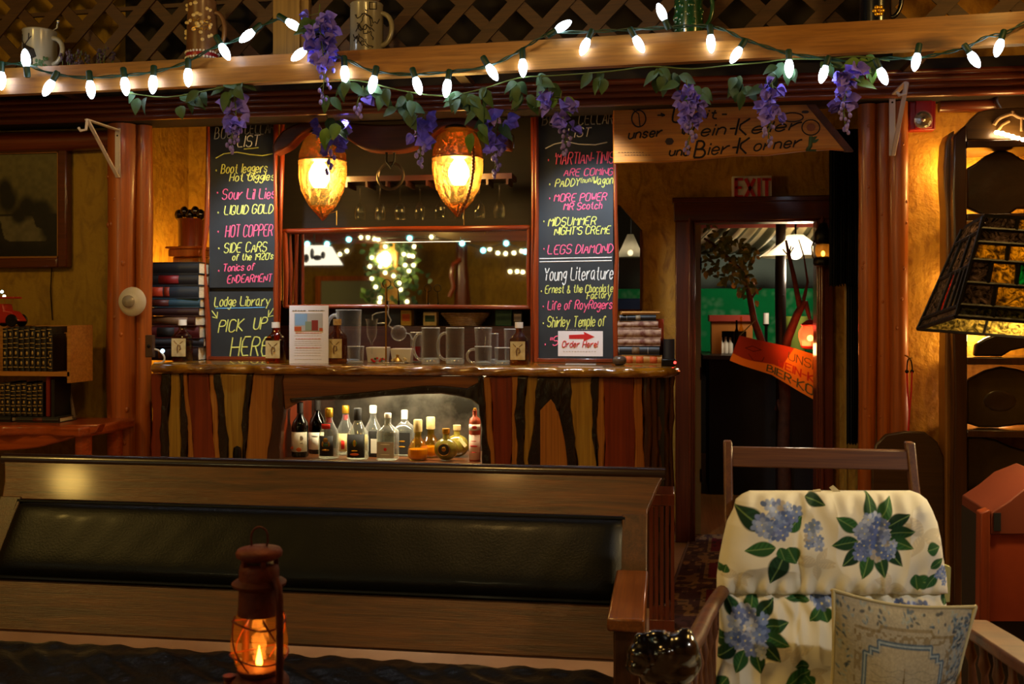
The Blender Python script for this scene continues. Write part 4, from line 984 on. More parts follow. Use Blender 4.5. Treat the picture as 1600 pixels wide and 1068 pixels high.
b = MB(); c = P(1442, 187, 5.068); b.lathe([(.042, 0), (.042, .006), (.036, .022), (.024, .030), (0, .032)], c, 20, rot('X', math.pi/2)); b.build('strobe_lens', MT['clear'], al)
b = MB(); b.lathe([(.040, 0), (.030, .004), (.010, .008), (.004, .02), (0, .022)], c, 12, rot('X', math.pi/2)); b.build('reflector', MT['steel'], al, smooth=0)
dl = thing('dome_light', 'round white dome light with a glass lens fixed on the west log post', 'light', P(208, 471, 4.96))
c = P(208, 471, 4.985); s = SZ(208, 4.985); Rx = rot('X', math.pi/2)
b = MB(); b.lathe([(22*s, 0), (23*s, .008), (21*s, .022), (15*s, .034), (11*s, .040), (10*s, .044)], c, 32, Rx); b.build('dome', MT['white'], dl)
b = MB(); b.lathe([(10*s, .042), (9.5*s, .056), (7*s, .066), (0, .072)], c, 20, Rx); b.build('lens', pbr('ribbed_lens', C('#a09a92'), .15, .2, .5), dl)
# carved sign
YG = 5.08
sg = thing('carved_sign', 'carved pine plank sign pointing to the wine cellar and beer corner', 'sign', P(1140, 250, YG))
up = [(958, 158), (1000, 157), (1060, 160), (1120, 152), (1180, 150), (1230, 144), (1252, 138)]
dn = [(1252, 138), (1280, 172), (1310, 208), (1332, 236), (1300, 233), (1250, 236), (1200, 242), (1150, 243), (1100, 248), (1040, 253), (958, 255)]
f = lambda L, Y: [(P(x, y, Y).x, P(x, y, Y).z) for x, y in L]
b = MB(); b.wallprism(f(dn[::-1]+up[::-1], YG), YG, YG+.035); b.build('plank', MT['sign_wood'], sg, bevel=.006)
b = MB(); b.wallprism(f([(1252, 136), (1334, 236), (1320, 236), (1240, 140)], YG)[::-1], YG-.004, YG+.036); b.build('live_edge', pbr('sign_bark', C('#3c1a0a'), .6, 0, 0, .4, C('#5a2a10'), 12, .6, 30), sg, label='bark edge along the slanted end')
b = MB(); q = YG-.001
write(b, '<', 1040, 1028, 183, 9, q, .004, 0); write(b, 'U', 1049, 1065, 191, 26, q, .005, 0); write(b, 'it-', 1103, 1133, 185, 13, q, .0042, 0); write(b, 'unser', 981, 1033, 217, 14, q, .0042, 0, up=4)
write(b, 'W', 1060, 1082, 214, 24, q, .005, 0); write(b, 'ein-', 1094, 1146, 213, 17, q, .0042, 0, up=4); write(b, 'K', 1149, 1166, 211, 26, q, .005, 0); write(b, 'eller', 1173, 1248, 209, 16, q, .0042, 0, up=7)
write(b, 'und', 1045, 1075, 243, 13, q, .0042, 0); write(b, 'B', 1084, 1100, 246, 26, q, .0052, 0); write(b, 'ier-', 1106, 1149, 242, 18, q, .0042, 0, up=3); write(b, 'K', 1151, 1166, 240, 25, q, .005, 0); write(b, 'orner', 1177, 1250, 236, 16, q, .0042, 0, up=7)
for r_ in range(2):
    for k in range(9): b.tube([P(966+r_*10+k*4.6, 238+r_*4, q), P(969+r_*10+k*4.6, 238+r_*4, q)], .0015, 4)
b.build('lettering', MT['ink'], sg, label='burnt black lettering')
b = MB(); ov = lambda cx, cy, rx, ry, n=24: [P(cx+rx*math.cos(2*math.pi*i/n), cy+ry*math.sin(2*math.pi*i/n), q) for i in range(n)]
b.tube(ov(998, 185, 11, 13), .0035, 5, closed=True); b.tube([P(989, 171, q), P(998, 178, q), P(1000, 197, q)], .003, 5)
b.m = 1; b.tube(ov(1238, 183, 17, 7), .0035, 5, closed=True); b.ell(P(1046, 221, YG+.003), (.034, .004, .028), 16, 6); b.ell(P(1258, 175, YG+.003), (.03, .004, .012), 12, 6)
b.m = 2; b.ell(P(1267, 199, YG+.004), (.038, .005, .034), 16, 8); b.m = 0; b.tube(ov(1267, 199, 14, 12), .003, 5, closed=True)
b.m = 3; b.tube([P(1267, 213, q), P(1266, 228, q), P(1262, 234, q)], .010, 6); b.leaf(P(1267, 222, q), (.8, 0, .5), (0, -1, 0), .05, .03, .1); b.tube([P(1259, 235, q), P(1275, 235, q)], .005, 6)
b.build('carved_emblems', [MT['ink'], pbr('knot_brown', C('#2c1206'), .6), pbr('hop_stain', C('#8a4a18'), .6), MT['leaf']], sg, label='carved leaf, knot and goblet emblems')
for px, py in ((982, 158), (1240, 142)):
    b = MB(); b.tube([P(px, py+12, q), P(px, py-10, q+.01), P(px, py-26, q+.03)], .002, 5); b.build('hanging_wire', MT['iron'], sg)
ex = thing('exit_sign', 'white EXIT sign with red block letters above the doorway', 'exit sign', P(1175, 310, 6.48))
b = MB(); A, B_ = P(1144, 312, 6.43), P(1206, 274, 6.43); b.bx((A.x, 6.43, A.z), (B_.x, YB-.001, B_.z)); b.build('panel', pbr('exit_panel_white', C('#d8cdb8'), .5), ex, bevel=.003)
b = MB(); YE = 6.426; s = SZ(1175, YE)
def seg(x0, y0, x1, y1, w_):
    p, q_ = P(x0, y0, YE), P(x1, y1, YE); d = q_-p; L_ = d.length; a = math.atan2(d.z, d.x)
    b.box((p+q_)/2, (L_, .006, w_*s), rot('Y', -a))
for (x0, y0, x1, y1, w_) in ((1150, 278, 1150, 309, 5), (1148, 280, 1161, 280, 4), (1148, 293, 1159, 293, 4), (1148, 307, 1161, 307, 4), (1165, 279, 1179, 308, 5), (1179, 279, 1165, 308, 5), (1186, 278, 1186, 309, 5), (1191, 280, 1205, 280, 4), (1198, 279, 1198, 309, 5)): seg(x0, y0, x1, y1, w_)
b.build('lettering', pbr('exit_red', C('#c42418'), .5), ex, smooth=0, label='red block letters reading EXIT')
# ---------------------------------------------------------------- things on the worktop
ZT0 = ZW+.001
def on_top(px, Y): x = P(px, 560, Y).x; return (x, Y, ZT0)
def lath(prof, o, mat, name, n=24, lab=None, sq=0, loc=None, sx=1, sy=1, capless=False, open_top=False):
    b = MB(); b.lathe(prof, loc if loc is not None else ORG[o.name], n, None, sx, sy, sq)
    if capless: b.f = [f for f in b.f if len(f) == 4]; b.mi = [0]*len(b.f)
    elif open_top: b.f = b.f[:-1]; b.mi = b.mi[:-1]
    return b.build(name, mat, o, label=lab, smooth=50)
def label_patch(o, r, z0, z1, a0, a1, mat, name='label', lab=None, loc=None, sx=1, sy=1, deco=None):
    """a curved paper label on the front of a bottle; deco: list of (material, shapes)"""
    c = Vector(loc if loc is not None else ORG[o.name]); b = MB(); n = 10; vs = []
    for i in range(n+1):
        a = a0+(a1-a0)*i/n
        for z in (z0, z1): vs.append(c+Vector((r*math.sin(a)*sx, -r*math.cos(a)*sy, z)))
    b._add(vs, [(2*i, 2*i+2, 2*i+3, 2*i+1) for i in range(n)]); mats = [mat]
    p = b.build(name, mats, o, solid=.001, label=lab)
    if deco:
        for (m, items) in deco:
            q = MB()
            for (a, z, w_, h) in items:
                q.ell(c+Vector(((r+.0008)*math.sin(a)*sx, -(r+.0008)*math.cos(a)*sy, z)), (w_, .0018, h), 8, 4)
            k = q.build('print', m, p)
    return p
GW = 'whiskey bottles on the worktop'
def whiskey(px, ytop, Y, lab, cap=None):
    loc = on_top(px, Y); s = SZ(px, Y); H = CZ+(HY-ytop)*s-ZT0
    o = thing('whiskey_bottle', lab, 'bottle', loc, 0, GW); R = 15.5*s
    lath([(R*.9, 0), (R, .006), (R, H*.55), (R*.93, H*.62), (R*.5, H*.72), (R*.36, H*.77), (R*.34, H*.88), (0, H*.885)], o, MT['bottle_amber'], 'glass', 20, sq=.5, sy=.75)
    lath([(R*.36, H*.86), (R*.42, H*.865), (R*.42, H), (0, H)], o, cap or MT['cap_w'], 'cap', 16)
    c = Vector(loc); b = MB(); b.bx((c.x-R*.78, c.y-R*.78, c.z+H*.12), (c.x+R*.72, c.y-R*.755, c.z+H*.55)); l = b.build('label', MT['label'], o, smooth=0)
    b = MB(); rg = random.Random(px)
    b.tube([Vector((c.x+a*R, c.y-R*.79, c.z+h*H)) for a, h in ((-.1, .22), (-.15, .33), (-.05, .40), (.15, .38), (.2, .30), (.05, .28))], .004, 5)
    b.tube([Vector((c.x+a*R, c.y-R*.79, c.z+h*H)) for a, h in ((-.2, .42), (-.5, .50))], .002, 5); b.tube([Vector((c.x+a*R, c.y-R*.79, c.z+h*H)) for a, h in ((.1, .42), (.45, .49))], .002, 5)
    b.build('print', pbr('label_sepia', C('#7a5a34'), .8) if px == 285 else bpy.data.materials['label_sepia'], l); return o
whiskey(285, 499, 5.22, 'amber whiskey bottle before the stack of books by the west post')
whiskey(431, 503, 5.12, 'amber whiskey bottle at the foot of the PICK UP chalkboard')
whiskey(527, 498, 5.14, 'cork-topped amber whiskey bottle just behind the white recipe sheet', MT['cork'])
whiskey(811, 503, 5.12, 'amber whiskey bottle at the end of the row of glasses, by the east pole')
# recipe sheet in a clear stand
Y = 5.08; pa = thing('recipe_sheet', 'white recipe sheet in an upright stand beside the whiskey bottles', 'menu', on_top(483, Y))
A, B_ = P(452, 567, Y), P(513, 477, Y); z0 = ZT0
b = MB(); b.bx((A.x, Y, z0), (B_.x, Y+.003, B_.z)); b.build('sheet', MT['paper'], pa, smooth=0)
b = MB(); b.bx((A.x-.002, Y+.005, z0), (B_.x+.002, Y+.008, B_.z+.002)); b.hexa([(A.x, Y+.004, z0), (B_.x, Y+.004, z0), (B_.x, Y+.004, z0+.004), (A.x, Y+.004, z0+.004)], [(A.x, Y+.07, z0), (B_.x, Y+.07, z0), (B_.x, Y+.07, z0+.004), (A.x, Y+.07, z0+.004)]); b.build('stand', MT['clear'], pa, smooth=0)
def rc(b, x0, y0, x1, y1, Y, th=.0012): a, d = P(x0, y1, Y), P(x1, y0, Y); b.bx((a.x, Y-th, a.z), (d.x, Y, d.z))
b = MB(); q = Y-.0006
for k, (x0, y0, x1, y1) in enumerate(((460, 489, 504, 517),)): rc(b, x0, y0, x1, y1, q)
b.m = 1; rc(b, 461, 490, 480, 508, q-.0008); b.m = 2; rc(b, 487, 500, 497, 516, q-.0010); b.m = 3; rc(b, 477, 502, 487, 516, q-.0012); b.m = 4; rc(b, 460, 510, 471, 517, q-.0013); rc(b, 499, 512, 504, 517, q-.0013)
b.build('photo', [pbr('photo_grey', C('#b8b4b0'), .5), pbr('photo_blue', C('#8ab0d8'), .5), pbr('photo_red', C('#8c2a24'), .5), pbr('photo_green', C('#8a9a84'), .5), MT['ink_o']], pa, smooth=0, label='colour photograph of drinks')
b = MB(); rg = random.Random(3)
def dashes(x0, x1, y, r, m):
    b.m = m; x = x0
    while x < x1:
        l = rg.uniform(1.6, 5); b.tube([P(x, y, q), P(min(x+l, x1), y, q)], r, 4); x += l+1.1
dashes(457, 478, 485, .0022, 0); dashes(482, 507, 485, .0022, 0)
for y in (520, 529, 543): dashes(462, 502, y, .0017, 1)
for y in (524, 533, 536, 539, 547, 551, 555, 561): dashes(460, 502, y, .0008, 2)
b.build('print', [MT['ink'], MT['ink_r'], pbr('pale_print', C('#a09aa0'), .8)], pa, label='small black, red and grey print')
# glass pitcher, tumbler
def cup(name, lab, cat, px, Y, ytop, ybot, rt, rb, grp=None, mat=None, handle=None, base=.012, hs=-1, n=28):
    s = SZ(px, Y); loc = on_top(px, Y); H = CZ+(HY-ytop)*s-ZT0; o = thing(name, lab, cat, loc, 0, grp)
    Rt, Rb = rt*s, rb*s; th = .004
    lath([(Rb*.92, 0), (Rb, .004), (Rb+(Rt-Rb)*.3, H*.3), (Rt, H), (Rt-th, H), (Rb+(Rt-Rb)*.3-th, H*.3), (Rb-th, base), (0, base)], o, mat or MT['clear'], 'glass', n)
    lath([(Rt-th*.5, H-.002), (Rt+.001, H), (Rt-th*.5, H+.002), (Rt-th, H)], o, MT['thick_glass'], 'rim', n)
    lath([(Rb*.8, .001), (Rb*1.0, .003), (Rb*1.01, base*.7), (Rb*.9, base*.9), (0, base*.6)], o, MT['thick_glass'], 'foot', n)
    if handle:
        h0, h1, rr = handle; c = Vector(loc); b = MB()
        pts = [c+Vector((hs*(Rt*.95+Rt*rr*math.sin(a)**.8), -.01, H*(h0+h1)/2+H*(h1-h0)/2*math.cos(a))) for a in [math.pi*i/14 for i in range(15)]]
        b.tube(pts, Rt*.15, 10); b.build('handle', MT['thick_glass'], o)
    return o
cup('pitcher', 'large clear glass pitcher behind the cork-topped whiskey bottle', 'pitcher', 545, 5.30, 484, 567, 20, 17, handle=(.25, .9, .8), hs=-1)
cup('tumbler', 'low clear tumbler in front of the pitcher', 'glass', 556, 5.12, 541, 568, 13, 11.5)
mug = lambda lab, px, yt, r: cup('beer_mug', lab, 'beer mug', px, 5.14, yt, 569, r, r, 'glass mugs on the worktop', handle=(.12, .86, .9), base=.03)
mug('tall clear beer mug beside the lab globe, first of the two tall mugs', 673, 512, 14.5); mug('tall clear beer mug nearer the tapered pint glass, second of the two tall mugs', 711, 512, 14.5)
cup('pint_glass', 'tapered clear pint glass behind the small handled mug', 'glass', 755, 5.24, 512, 565, 14, 10)
cup('beer_mug', 'short clear handled mug in front of the pint glass', 'beer mug', 755, 5.10, 541, 569, 13.5, 12.5, 'glass mugs on the worktop', handle=(.1, .85, .9), base=.014)
cup('tumbler', 'low clear tumbler before the east whiskey bottle', 'glass', 786, 5.11, 543, 569, 13.5, 12.5, base=.02)
cup('tall_glass', 'tall plain clear glass behind the low tumbler by the east bottle', 'glass', 799, 5.30, 514, 565, 11.5, 10)
cup('shot_glass', 'small thick glass tucked behind the pint glass', 'glass', 772, 5.30, 521, 565, 7, 6, base=.02)
rd = cup('highball_glass', 'glass of red drink behind the first tall mug', 'glass', 650, 5.26, 519, 565, 9, 8)
lath([(.022, .008), (.026, .085), (0, .086)], rd, MT['liq_red'], 'drink', 16)
# laboratory glass on its stand
la = thing('lab_glassware', 'laboratory glass funnel and globe clamped to a thin rod stand', 'glassware', on_top(604, 5.14)); Y = 5.14; s = SZ(604, Y)
b = MB(); p = P(603, 560, Y); b.tube([(p.x, Y, ZT0+.006), (p.x, Y, P(603, 443, Y).z)], .0045, 10); b.build('rod', MT['brass'], la)
b = MB(); b.box((p.x+.03, Y+.02, ZT0+.004), (.16, .11, .008)); b.build('base_plate', MT['steel'], la, bevel=.002)
for nm, px in (('ring', 604), ('ring', 622)):
    b = MB(); c = P(px, 443, Y); R = 6.5*s; b.tube([c+Vector((R*math.cos(a), 0, R*math.sin(a))) for a in [2*math.pi*i/24 for i in range(24)]], .0022, 6, closed=True)
    b.tube([c-Vector((0, 0, R)), P(px+1, 473, Y)], .0022, 6); b.tube([P(px+1, 470, Y), P(px+1, 476, Y)], .006, 8); b.build('ring_clip', MT['iron'], la)
c = P(581, 540, Y); z = lambda y: P(581, y, Y).z-c.z
lath([(1*s, z(553)), (1.5*s, z(543)), (1.5*s, z(535)), (6*s, z(528)), (8*s, z(520)), (8*s, z(507)), (8.5*s, z(503)), (10*s, z(498))], la, MT['clear'], 'funnel', 20, loc=c, capless=True)
b = MB(); b.tube([P(x, y, Y) for x, y in ((582, 500), (582, 492), (588, 489), (600, 487), (606, 487))], .0032, 8); b.tube([P(x, y, Y) for x, y in ((590, 505), (603, 504))], .003, 8)
b.tube([P(x, y, Y) for x, y in ((607, 470), (607, 482), (606, 490), (611, 500), (607, 508), (614, 514))], .0038, 8); b.tube([P(x, y, Y) for x, y in ((634, 520), (640, 521), (645, 530))], .0032, 8); b.build('tubing', MT['thick_glass'], la)
b = MB(); b.ell(P(623, 520, Y), 12.3*s, 24, 16); b.build('globe', MT['clear'], la)
lath([(.022, 0), (.024, .006), (.016, .016), (.008, .022), (.006, .030), (.010, .036), (0, .04)], la, MT['brass'], 'spirit_burner', 18, loc=(P(621, 556, Y).x, Y, ZT0+.008), lab='small brass spirit burner')
for i, (x0, x1, yt, lab) in enumerate(((575, 607, 542, 'white plastic tub with red and green garnish behind the rod stand'), (613, 646, 544, 'white plastic tub of wrapped sweets beside the glass globe'))):
    Y = 5.22; o = thing('garnish_tub', lab, 'tub', on_top((x0+x1)/2, Y), 0, 'white tubs behind the lab glass'); A, B_ = P(x0, 565, Y), P(x1, yt, Y)
    b = MB(); hh = B_.z-ZT0; xm = (A.x+B_.x)/2; w_ = (B_.x-A.x)/2
    b.hexa([(xm-w_*.85, Y-.035, ZT0), (xm+w_*.85, Y-.035, ZT0), (xm+w_*.85, Y+.035, ZT0), (xm-w_*.85, Y+.035, ZT0)], [(xm-w_, Y-.045, ZT0+hh), (xm+w_, Y-.045, ZT0+hh), (xm+w_, Y+.045, ZT0+hh), (xm-w_, Y+.045, ZT0+hh)])
    b.build('tub', MT['white'], o, bevel=.004)
    b = MB(); rg = random.Random(i)
    for k in range(14):
        b.m = rg.choice((0, 0, 1)) if i == 0 else 2; b.ell((xm+rg.uniform(-.8, .8)*w_, Y-.046-rg.uniform(0, .008), ZT0+.006+rg.uniform(0, .02)), (.007, .006, .006), 6, 4)
    b.build('garnish', [MT['ink_r'], MT['leaf'], MT['label']], o)
# order-here sign
Y = 5.16; od = thing('order_sign', 'small white Order Here sign with a red arrow in a clear stand', 'sign', on_top(907, Y))
b = MB(); rc(b, 872, 517, 942, 556, Y, .003); b.build('card', MT['paper'], od, smooth=0)
b = MB(); rc(b, 881, 512, 928, 560, Y+.006, .003); A, B_ = P(884, 560, Y), P(931, 560, Y); b.bx((A.x, Y-.02, ZT0), (B_.x, Y+.05, ZT0+.004)); b.bx((A.x, Y+.004, ZT0), (B_.x, Y+.007, A.z+.02)); b.build('stand', MT['clear'], od, smooth=0)
b = MB(); q = Y-.004; write(b, 'Order Here!', 878, 933, 542, 9.5, q, .0022, 0); 
b.wallprism([(P(x, y, q).x, P(x, y, q).z) for x, y in ((889, 529), (912, 529), (912, 533), (929, 526), (912, 518), (913, 522), (889, 523))], q, q+.001); b.build('print', MT['ink_r'], od, label='red arrow and red Order Here! lettering')
b = MB()
for k in range(12): b.tube([P(880+k*4.4, 548.5, q), P(882.5+k*4.4, 548.5, q)], .0008, 4)
for k in range(9): b.tube([P(886+k*4.4, 514.5, Y+.002), P(889+k*4.4, 514.5, Y+.002)], .001, 4)
b.build('small_print', MT['label_s'], od)
# things on the ledge under the mirror
def ledge_thing(name, lab, cat, x0, x1, y0, y1, mat, extra=None, Y=5.74):
    A, B_ = P(x0, y1, Y), P(x1, y0, Y); o = thing(name, lab, cat, ((A.x+B_.x)/2, Y, ZL+.001)); b = MB(); b.bx((A.x, Y-.03, ZL+.001), (B_.x, Y+.03, max(B_.z, ZL+.03))); b.build('body', mat, o, bevel=.004)
    if extra:
        b = MB(); m = (A.x+B_.x)/2; h = max(B_.z, ZL+.03)-ZL; b.bx((m-(B_.x-A.x)*.35, Y-.033, ZL+h*.3), (m+(B_.x-A.x)*.35, Y-.0305, ZL+h*.75)); b.build('front_label', extra, o, smooth=0)
    return o
ledge_thing('tea_box', 'small yellow box on the ledge under the mirror', 'box', 628, 645, 484, 503, pbr('box_yellow', C('#b8902c'), .7), MT['ink_o'])
ledge_thing('carton', 'cream carton with a slanted corner on the ledge under the mirror', 'carton', 663, 684, 487, 503, MT['label'], MT['leaf'])
ledge_thing('green_tin', 'dark green tin on the ledge under the mirror', 'tin', 775, 801, 484, 503, pbr('tin_green', C('#144018'), .5))
ledge_thing('label_holder', 'black holder with a pale grey label on the ledge by the east pole', 'holder', 802, 818, 484, 503, MT['iron'], MT['label_s'])
Y = 5.76; bk = thing('wicker_basket', 'pale wicker basket on the ledge under the mirror', 'basket', (P(728, 500, Y).x, Y, ZL+.001)); s = SZ(728, Y); b = MB(); c = Vector(bk.location)
for k in range(7): b.tube([c+Vector((38*s*(.62+.38*k/6)*math.cos(a), .10*(.7+.3*k/6)*math.sin(a), .006+k*.0105)) for a in [2*math.pi*i/40 for i in range(40)]], .007, 6, closed=True)
b.build('weave', pbr('wicker', C('#a07c50'), .8, 0, 0, .3, C('#7a5a34'), 30), bk)
b = MB(); b.lathe([(.0, .003), (38*s*.6, .003)], c, 24, sy=.8); b.build('bottom', pbr('wicker_floor', C('#7a5a34'), .8), bk)
# ---------------------------------------------------------------- bottles in the niche
ZNB = ZN+.001; GB = 'bottles in the bar niche'
def nb(name, lab, px, Y, ytop, rpx, mat, prof, cap=None, capmat=None, sq=0, sy=1, liquid=None, lbl=None):
    """profile in fractions of radius and height"""
    s = SZ(px, Y); x = P(px, 700, Y).x; o = thing(name, lab, 'bottle', (x, Y, ZNB), 0, GB); H = CZ+(HY-ytop)*s-ZNB; R = rpx*s
    lath([(r*R, z*H) for r, z in prof], o, mat, 'glass', 24, sq=sq, sy=sy)
    if cap:
        (r, z0, z1), m = cap, capmat; lath([(r*R, z0*H), (r*R*1.04, z0*H+.003), (r*R*1.04, z1*H-.003), (r*R*.9, z1*H), (0, z1*H)], o, m, 'cap', 18)
    if liquid: lath([(r*R*.93, z*H) for r, z in liquid[0]]+[(0, liquid[0][-1][1]*H)], o, liquid[1], 'spirit', 20, sq=sq, sy=sy)
    if lbl:
        for (z0, z1, aw, m, nm, lb, deco) in lbl:
            rr = R*1.012
            if sq: 
                c = Vector(ORG[o.name]); b = MB(); b.bx((c.x-R*aw, c.y-R*sy*1.0-.0015, c.z+z0*H), (c.x+R*aw, c.y-R*sy*.985, c.z+z1*H)); p = b.build(nm, m, o, smooth=0, label=lb)
                if deco:
                    for (dm, items) in deco:
                        b = MB()
                        for (fx, fz, wx, wz) in items: b.ell((c.x+fx*R, c.y-R*sy-.002, c.z+(z0+(z1-z0)*fz)*H), (wx*R, .001, wz*R), 10, 4)
                        b.build('print', dm, p)
            else:
                label_patch(o, rr, z0*H, z1*H, -aw, aw, m, nm, lb, deco=[(dm, [(fx*aw, (z0+(z1-z0)*fz)*H, wx*R, wz*R) for (fx, fz, wx, wz) in it]) for dm, it in (deco or [])])
    return o
WINE = [(.92, 0), (1, .02), (1, .55), (.85, .64), (.42, .74), (.34, .80), (.33, .985), (.36, .99), (.36, 1), (0, 1)]
nb('wine_bottle', 'dark wine bottle with a cream label, at the west end of the niche', 469, 5.12, 628, 13, MT['bottle_dark'], WINE, (.36, .80, 1.0), MT['ink'], lbl=[(.10, .46, 1.25, MT['label_w'], 'label', 'cream label with grey arch and orange foot', [(MT['label_s'], [(.35, .7, .3, .3), (.35, .45, .25, .08)]), (MT['ink_o'], [(.15, .12, .35, .25), (-.5, .2, .3, .2)])])])
nb('wine_bottle', 'dark wine bottle with a plain white label, behind the cream-labelled one', 496, 5.26, 624, 13, MT['bottle_dark'], WINE, (.36, .80, 1.0), MT['ink'], lbl=[(.08, .40, 1.2, MT['label_w'], 'label', None, [(MT['label_s'], [(0, .8, .5, .05)])])])
LQ = [(.9, 0), (1, .02), (1, .38), (.92, .50), (.55, .66), (.36, .76), (.33, .84), (.33, .92), (0, .92)]
nb('liqueur_bottle', 'clear liqueur bottle with dark label and red seal under a gold cap, front row', 514, 5.09, 637, 16, MT['bottle_clear'], LQ, (.38, .82, 1.0), MT['cap_g'], lbl=[(.06, .46, .75, MT['label_k'], 'label', 'dark ornate label', [(MT['brass'], [(0, .8, .25, .22), (0, .3, .4, .10), (-.4, .6, .12, .25), (.4, .6, .12, .25)]), (MT['leaf'], [(0, .55, .3, .15)])]), (.60, .70, .45, MT['cap_r'], 'seal', 'round red seal', None)])
nb('liqueur_bottle', 'clear liqueur bottle with gold cap, seen from behind in the second row', 540, 5.24, 633, 14, MT['bottle_clear'], LQ, (.38, .84, 1.0), MT['cap_g'], lbl=[(.08, .44, .8, MT['label'], 'label', None, None), (.12, .3, .2, MT['cap_r'], 'seal', 'small red mark', None)])
for o_ in [o for o in bpy.data.objects if o.name.startswith('liqueur_bottle') and o.type == 'EMPTY']:
    c = Vector(ORG[o_.name]); H = .235
    lath([(.0142, H*.0), (.0142, H*.12)], o_, MT['cap_r'], 'neck_band', 16, loc=c+Vector((0, 0, H*.77)), lab='red band under the cap', capless=True)
BR = [(.9, 0), (1, .02), (1, .40), (.88, .52), (.50, .66), (.32, .75), (.30, .86), (.30, .92), (0, .92)]
nb('brandy_bottle', 'clear brandy bottle with a tall black arched label and dark neck, front row', 559, 5.09, 637, 17, MT['bottle_clear'], BR, (.36, .76, 1.0), MT['label_k'], lbl=[(.04, .50, .95, MT['label_k'], 'label', 'black arched label', [(MT['cap_g'], [(0, .62, .16, .32), (0, .3, .30, .06)]), (MT['ink_o'], [(0, .15, .45, .12)]), (MT['leaf_l'], [(-.12, .62, .1, .2), (.12, .62, .1, .2)])])])
nb('brandy_bottle', 'clear brandy bottle with an orange and white neck in the second row', 583, 5.26, 633, 15, MT['bottle_clear'], BR, (.36, .84, 1.0), MT['label_w'], lbl=[(.1, .42, .8, MT['label'], 'label', None, None)])
GIN = [(.95, 0), (1, .015), (1, .56), (.95, .62), (.55, .70), (.30, .76), (.28, .92), (0, .92)]
nb('gin_bottle', 'square clear gin bottle with a silver-framed grey label, front row', 606, 5.08, 645, 16.5, MT['bottle_clear'], GIN, (.32, .90, 1.0), MT['label_w'], sq=.7, sy=.9, lbl=[(.05, .40, .82, MT['label_s'], 'label', 'grey label with a red medallion', [(MT['ink_r'], [(0, .55, .16, .16)]), (MT['label_w'], [(0, .85, .5, .06), (0, .22, .5, .05)])])])
nb('gin_bottle', 'square clear bottle with a black label in the second row', 632, 5.25, 640, 15.5, MT['bottle_clear'], GIN, (.32, .80, 1.0), MT['label_w'], sq=.7, sy=.9, lbl=[(.04, .52, .80, MT['label_k'], 'label', 'black label', [(MT['cap_g'], [(0, .6, .3, .08), (0, .35, .35, .06)])])])
nb('vodka_bottle', 'square bottle with black side panel between the brandy and gin bottles', 588, 5.19, 672, 12, MT['label_k'], [(.95, 0), (1, .02), (1, .92), (.9, 1), (0, 1)], sq=.7, lbl=[(.15, .70, .45, MT['label_w'], 'label', None, None)])
PO = [(.75, 0), (.98, .05), (1, .16), (.95, .30), (.62, .46), (.36, .55), (.32, .66), (.38, .68), (.38, .70), (0, .70)]
for i, (px, Y, yt, lab) in enumerate(((653, 5.09, 655, 'pot-bellied bottle of yellow spirit with a big cork, front of the two'), (673, 5.20, 651, 'pot-bellied bottle of yellow spirit with a big cork and thread, behind the other'))):
    o = nb('tequila_bottle', lab, px, Y, yt, 16.5, MT['spirit_y'], PO, (.40, .70, 1.0), MT['label'], liquid=([(.75, .02), (.98, .07), (1, .16), (.96, .27)], pbr('spirit_gold%d' % i, C('#c88a1c'), .15)))
for i, (px, Y, yt, lab) in enumerate(((697, 5.09, 668, 'squat olive bottle with a round dark medallion, front of the two'), (714, 5.22, 666, 'squat olive bottle with a folded tag hanging from its neck, behind the medallion bottle'))):
    s = SZ(px, Y); x = P(px, 700, Y).x; o = thing('squat_bottle', lab, 'bottle', (x, Y, ZNB), 0, GB); R = 19*s; c = Vector((x, Y, ZNB))
    gm = pbr('olive_glass%d' % i, C('#8a7c30'), .15, 0, .6, .5, C('#6a5c1c'), 9)
    b = MB(); b.ell(c+Vector((0, 0, R*.93)), (R, R*.6, R*.92), 24, 16); b.lathe([(R*.34, R*1.7), (R*.26, R*1.95), (R*.26, R*2.35)], c, 16); b.build('glass', gm, o)
    lath([(R*.30, R*2.2), (R*.32, R*2.25), (R*.32, R*2.62), (0, R*2.64)], o, MT['cap_g'] if i == 0 else MT['label'], 'cap', 16)
    if i == 0:
        b = MB(); b.lathe([(R*.52, 0), (R*.52, .004), (R*.45, .006), (0, .006)], c+Vector((-R*.05, -R*.585, R*.95)), 24, rot('X', math.pi/2)); k = b.build('medallion', MT['label_k'], o, label='round dark medallion')
        b = MB(); b.tube([c+Vector((-R*.05+R*.48*math.cos(a), -R*.60-.005, R*.95+R*.48*math.sin(a))) for a in [2*math.pi*j/24 for j in range(24)]], .0018, 5, closed=True); b.ell(c+Vector((-R*.05, -R*.6-.005, R)), (R*.2, .002, R*.2), 10, 5); b.build('print', MT['brass'], k)
    else:
        b = MB(); b.hexa([c+Vector(v) for v in ((R*.2, -R*.5, R*1.5), (R*.75, -R*.55, R*.85), (R*.95, -R*.5, R*1.05), (R*.35, -R*.45, R*1.7))], [c+Vector(v) for v in ((R*.2, -R*.49, R*1.5), (R*.75, -R*.54, R*.85), (R*.95, -R*.49, R*1.05), (R*.35, -R*.44, R*1.7))]); b.build('paper_tag', MT['label'], o, smooth=0)
CL = [(.95, 0), (1, .01), (1, .74), (.85, .80), (.42, .84), (.36, .88), (.36, .94), (.42, .945), (.42, .955), (.2, .96), (0, .99)]
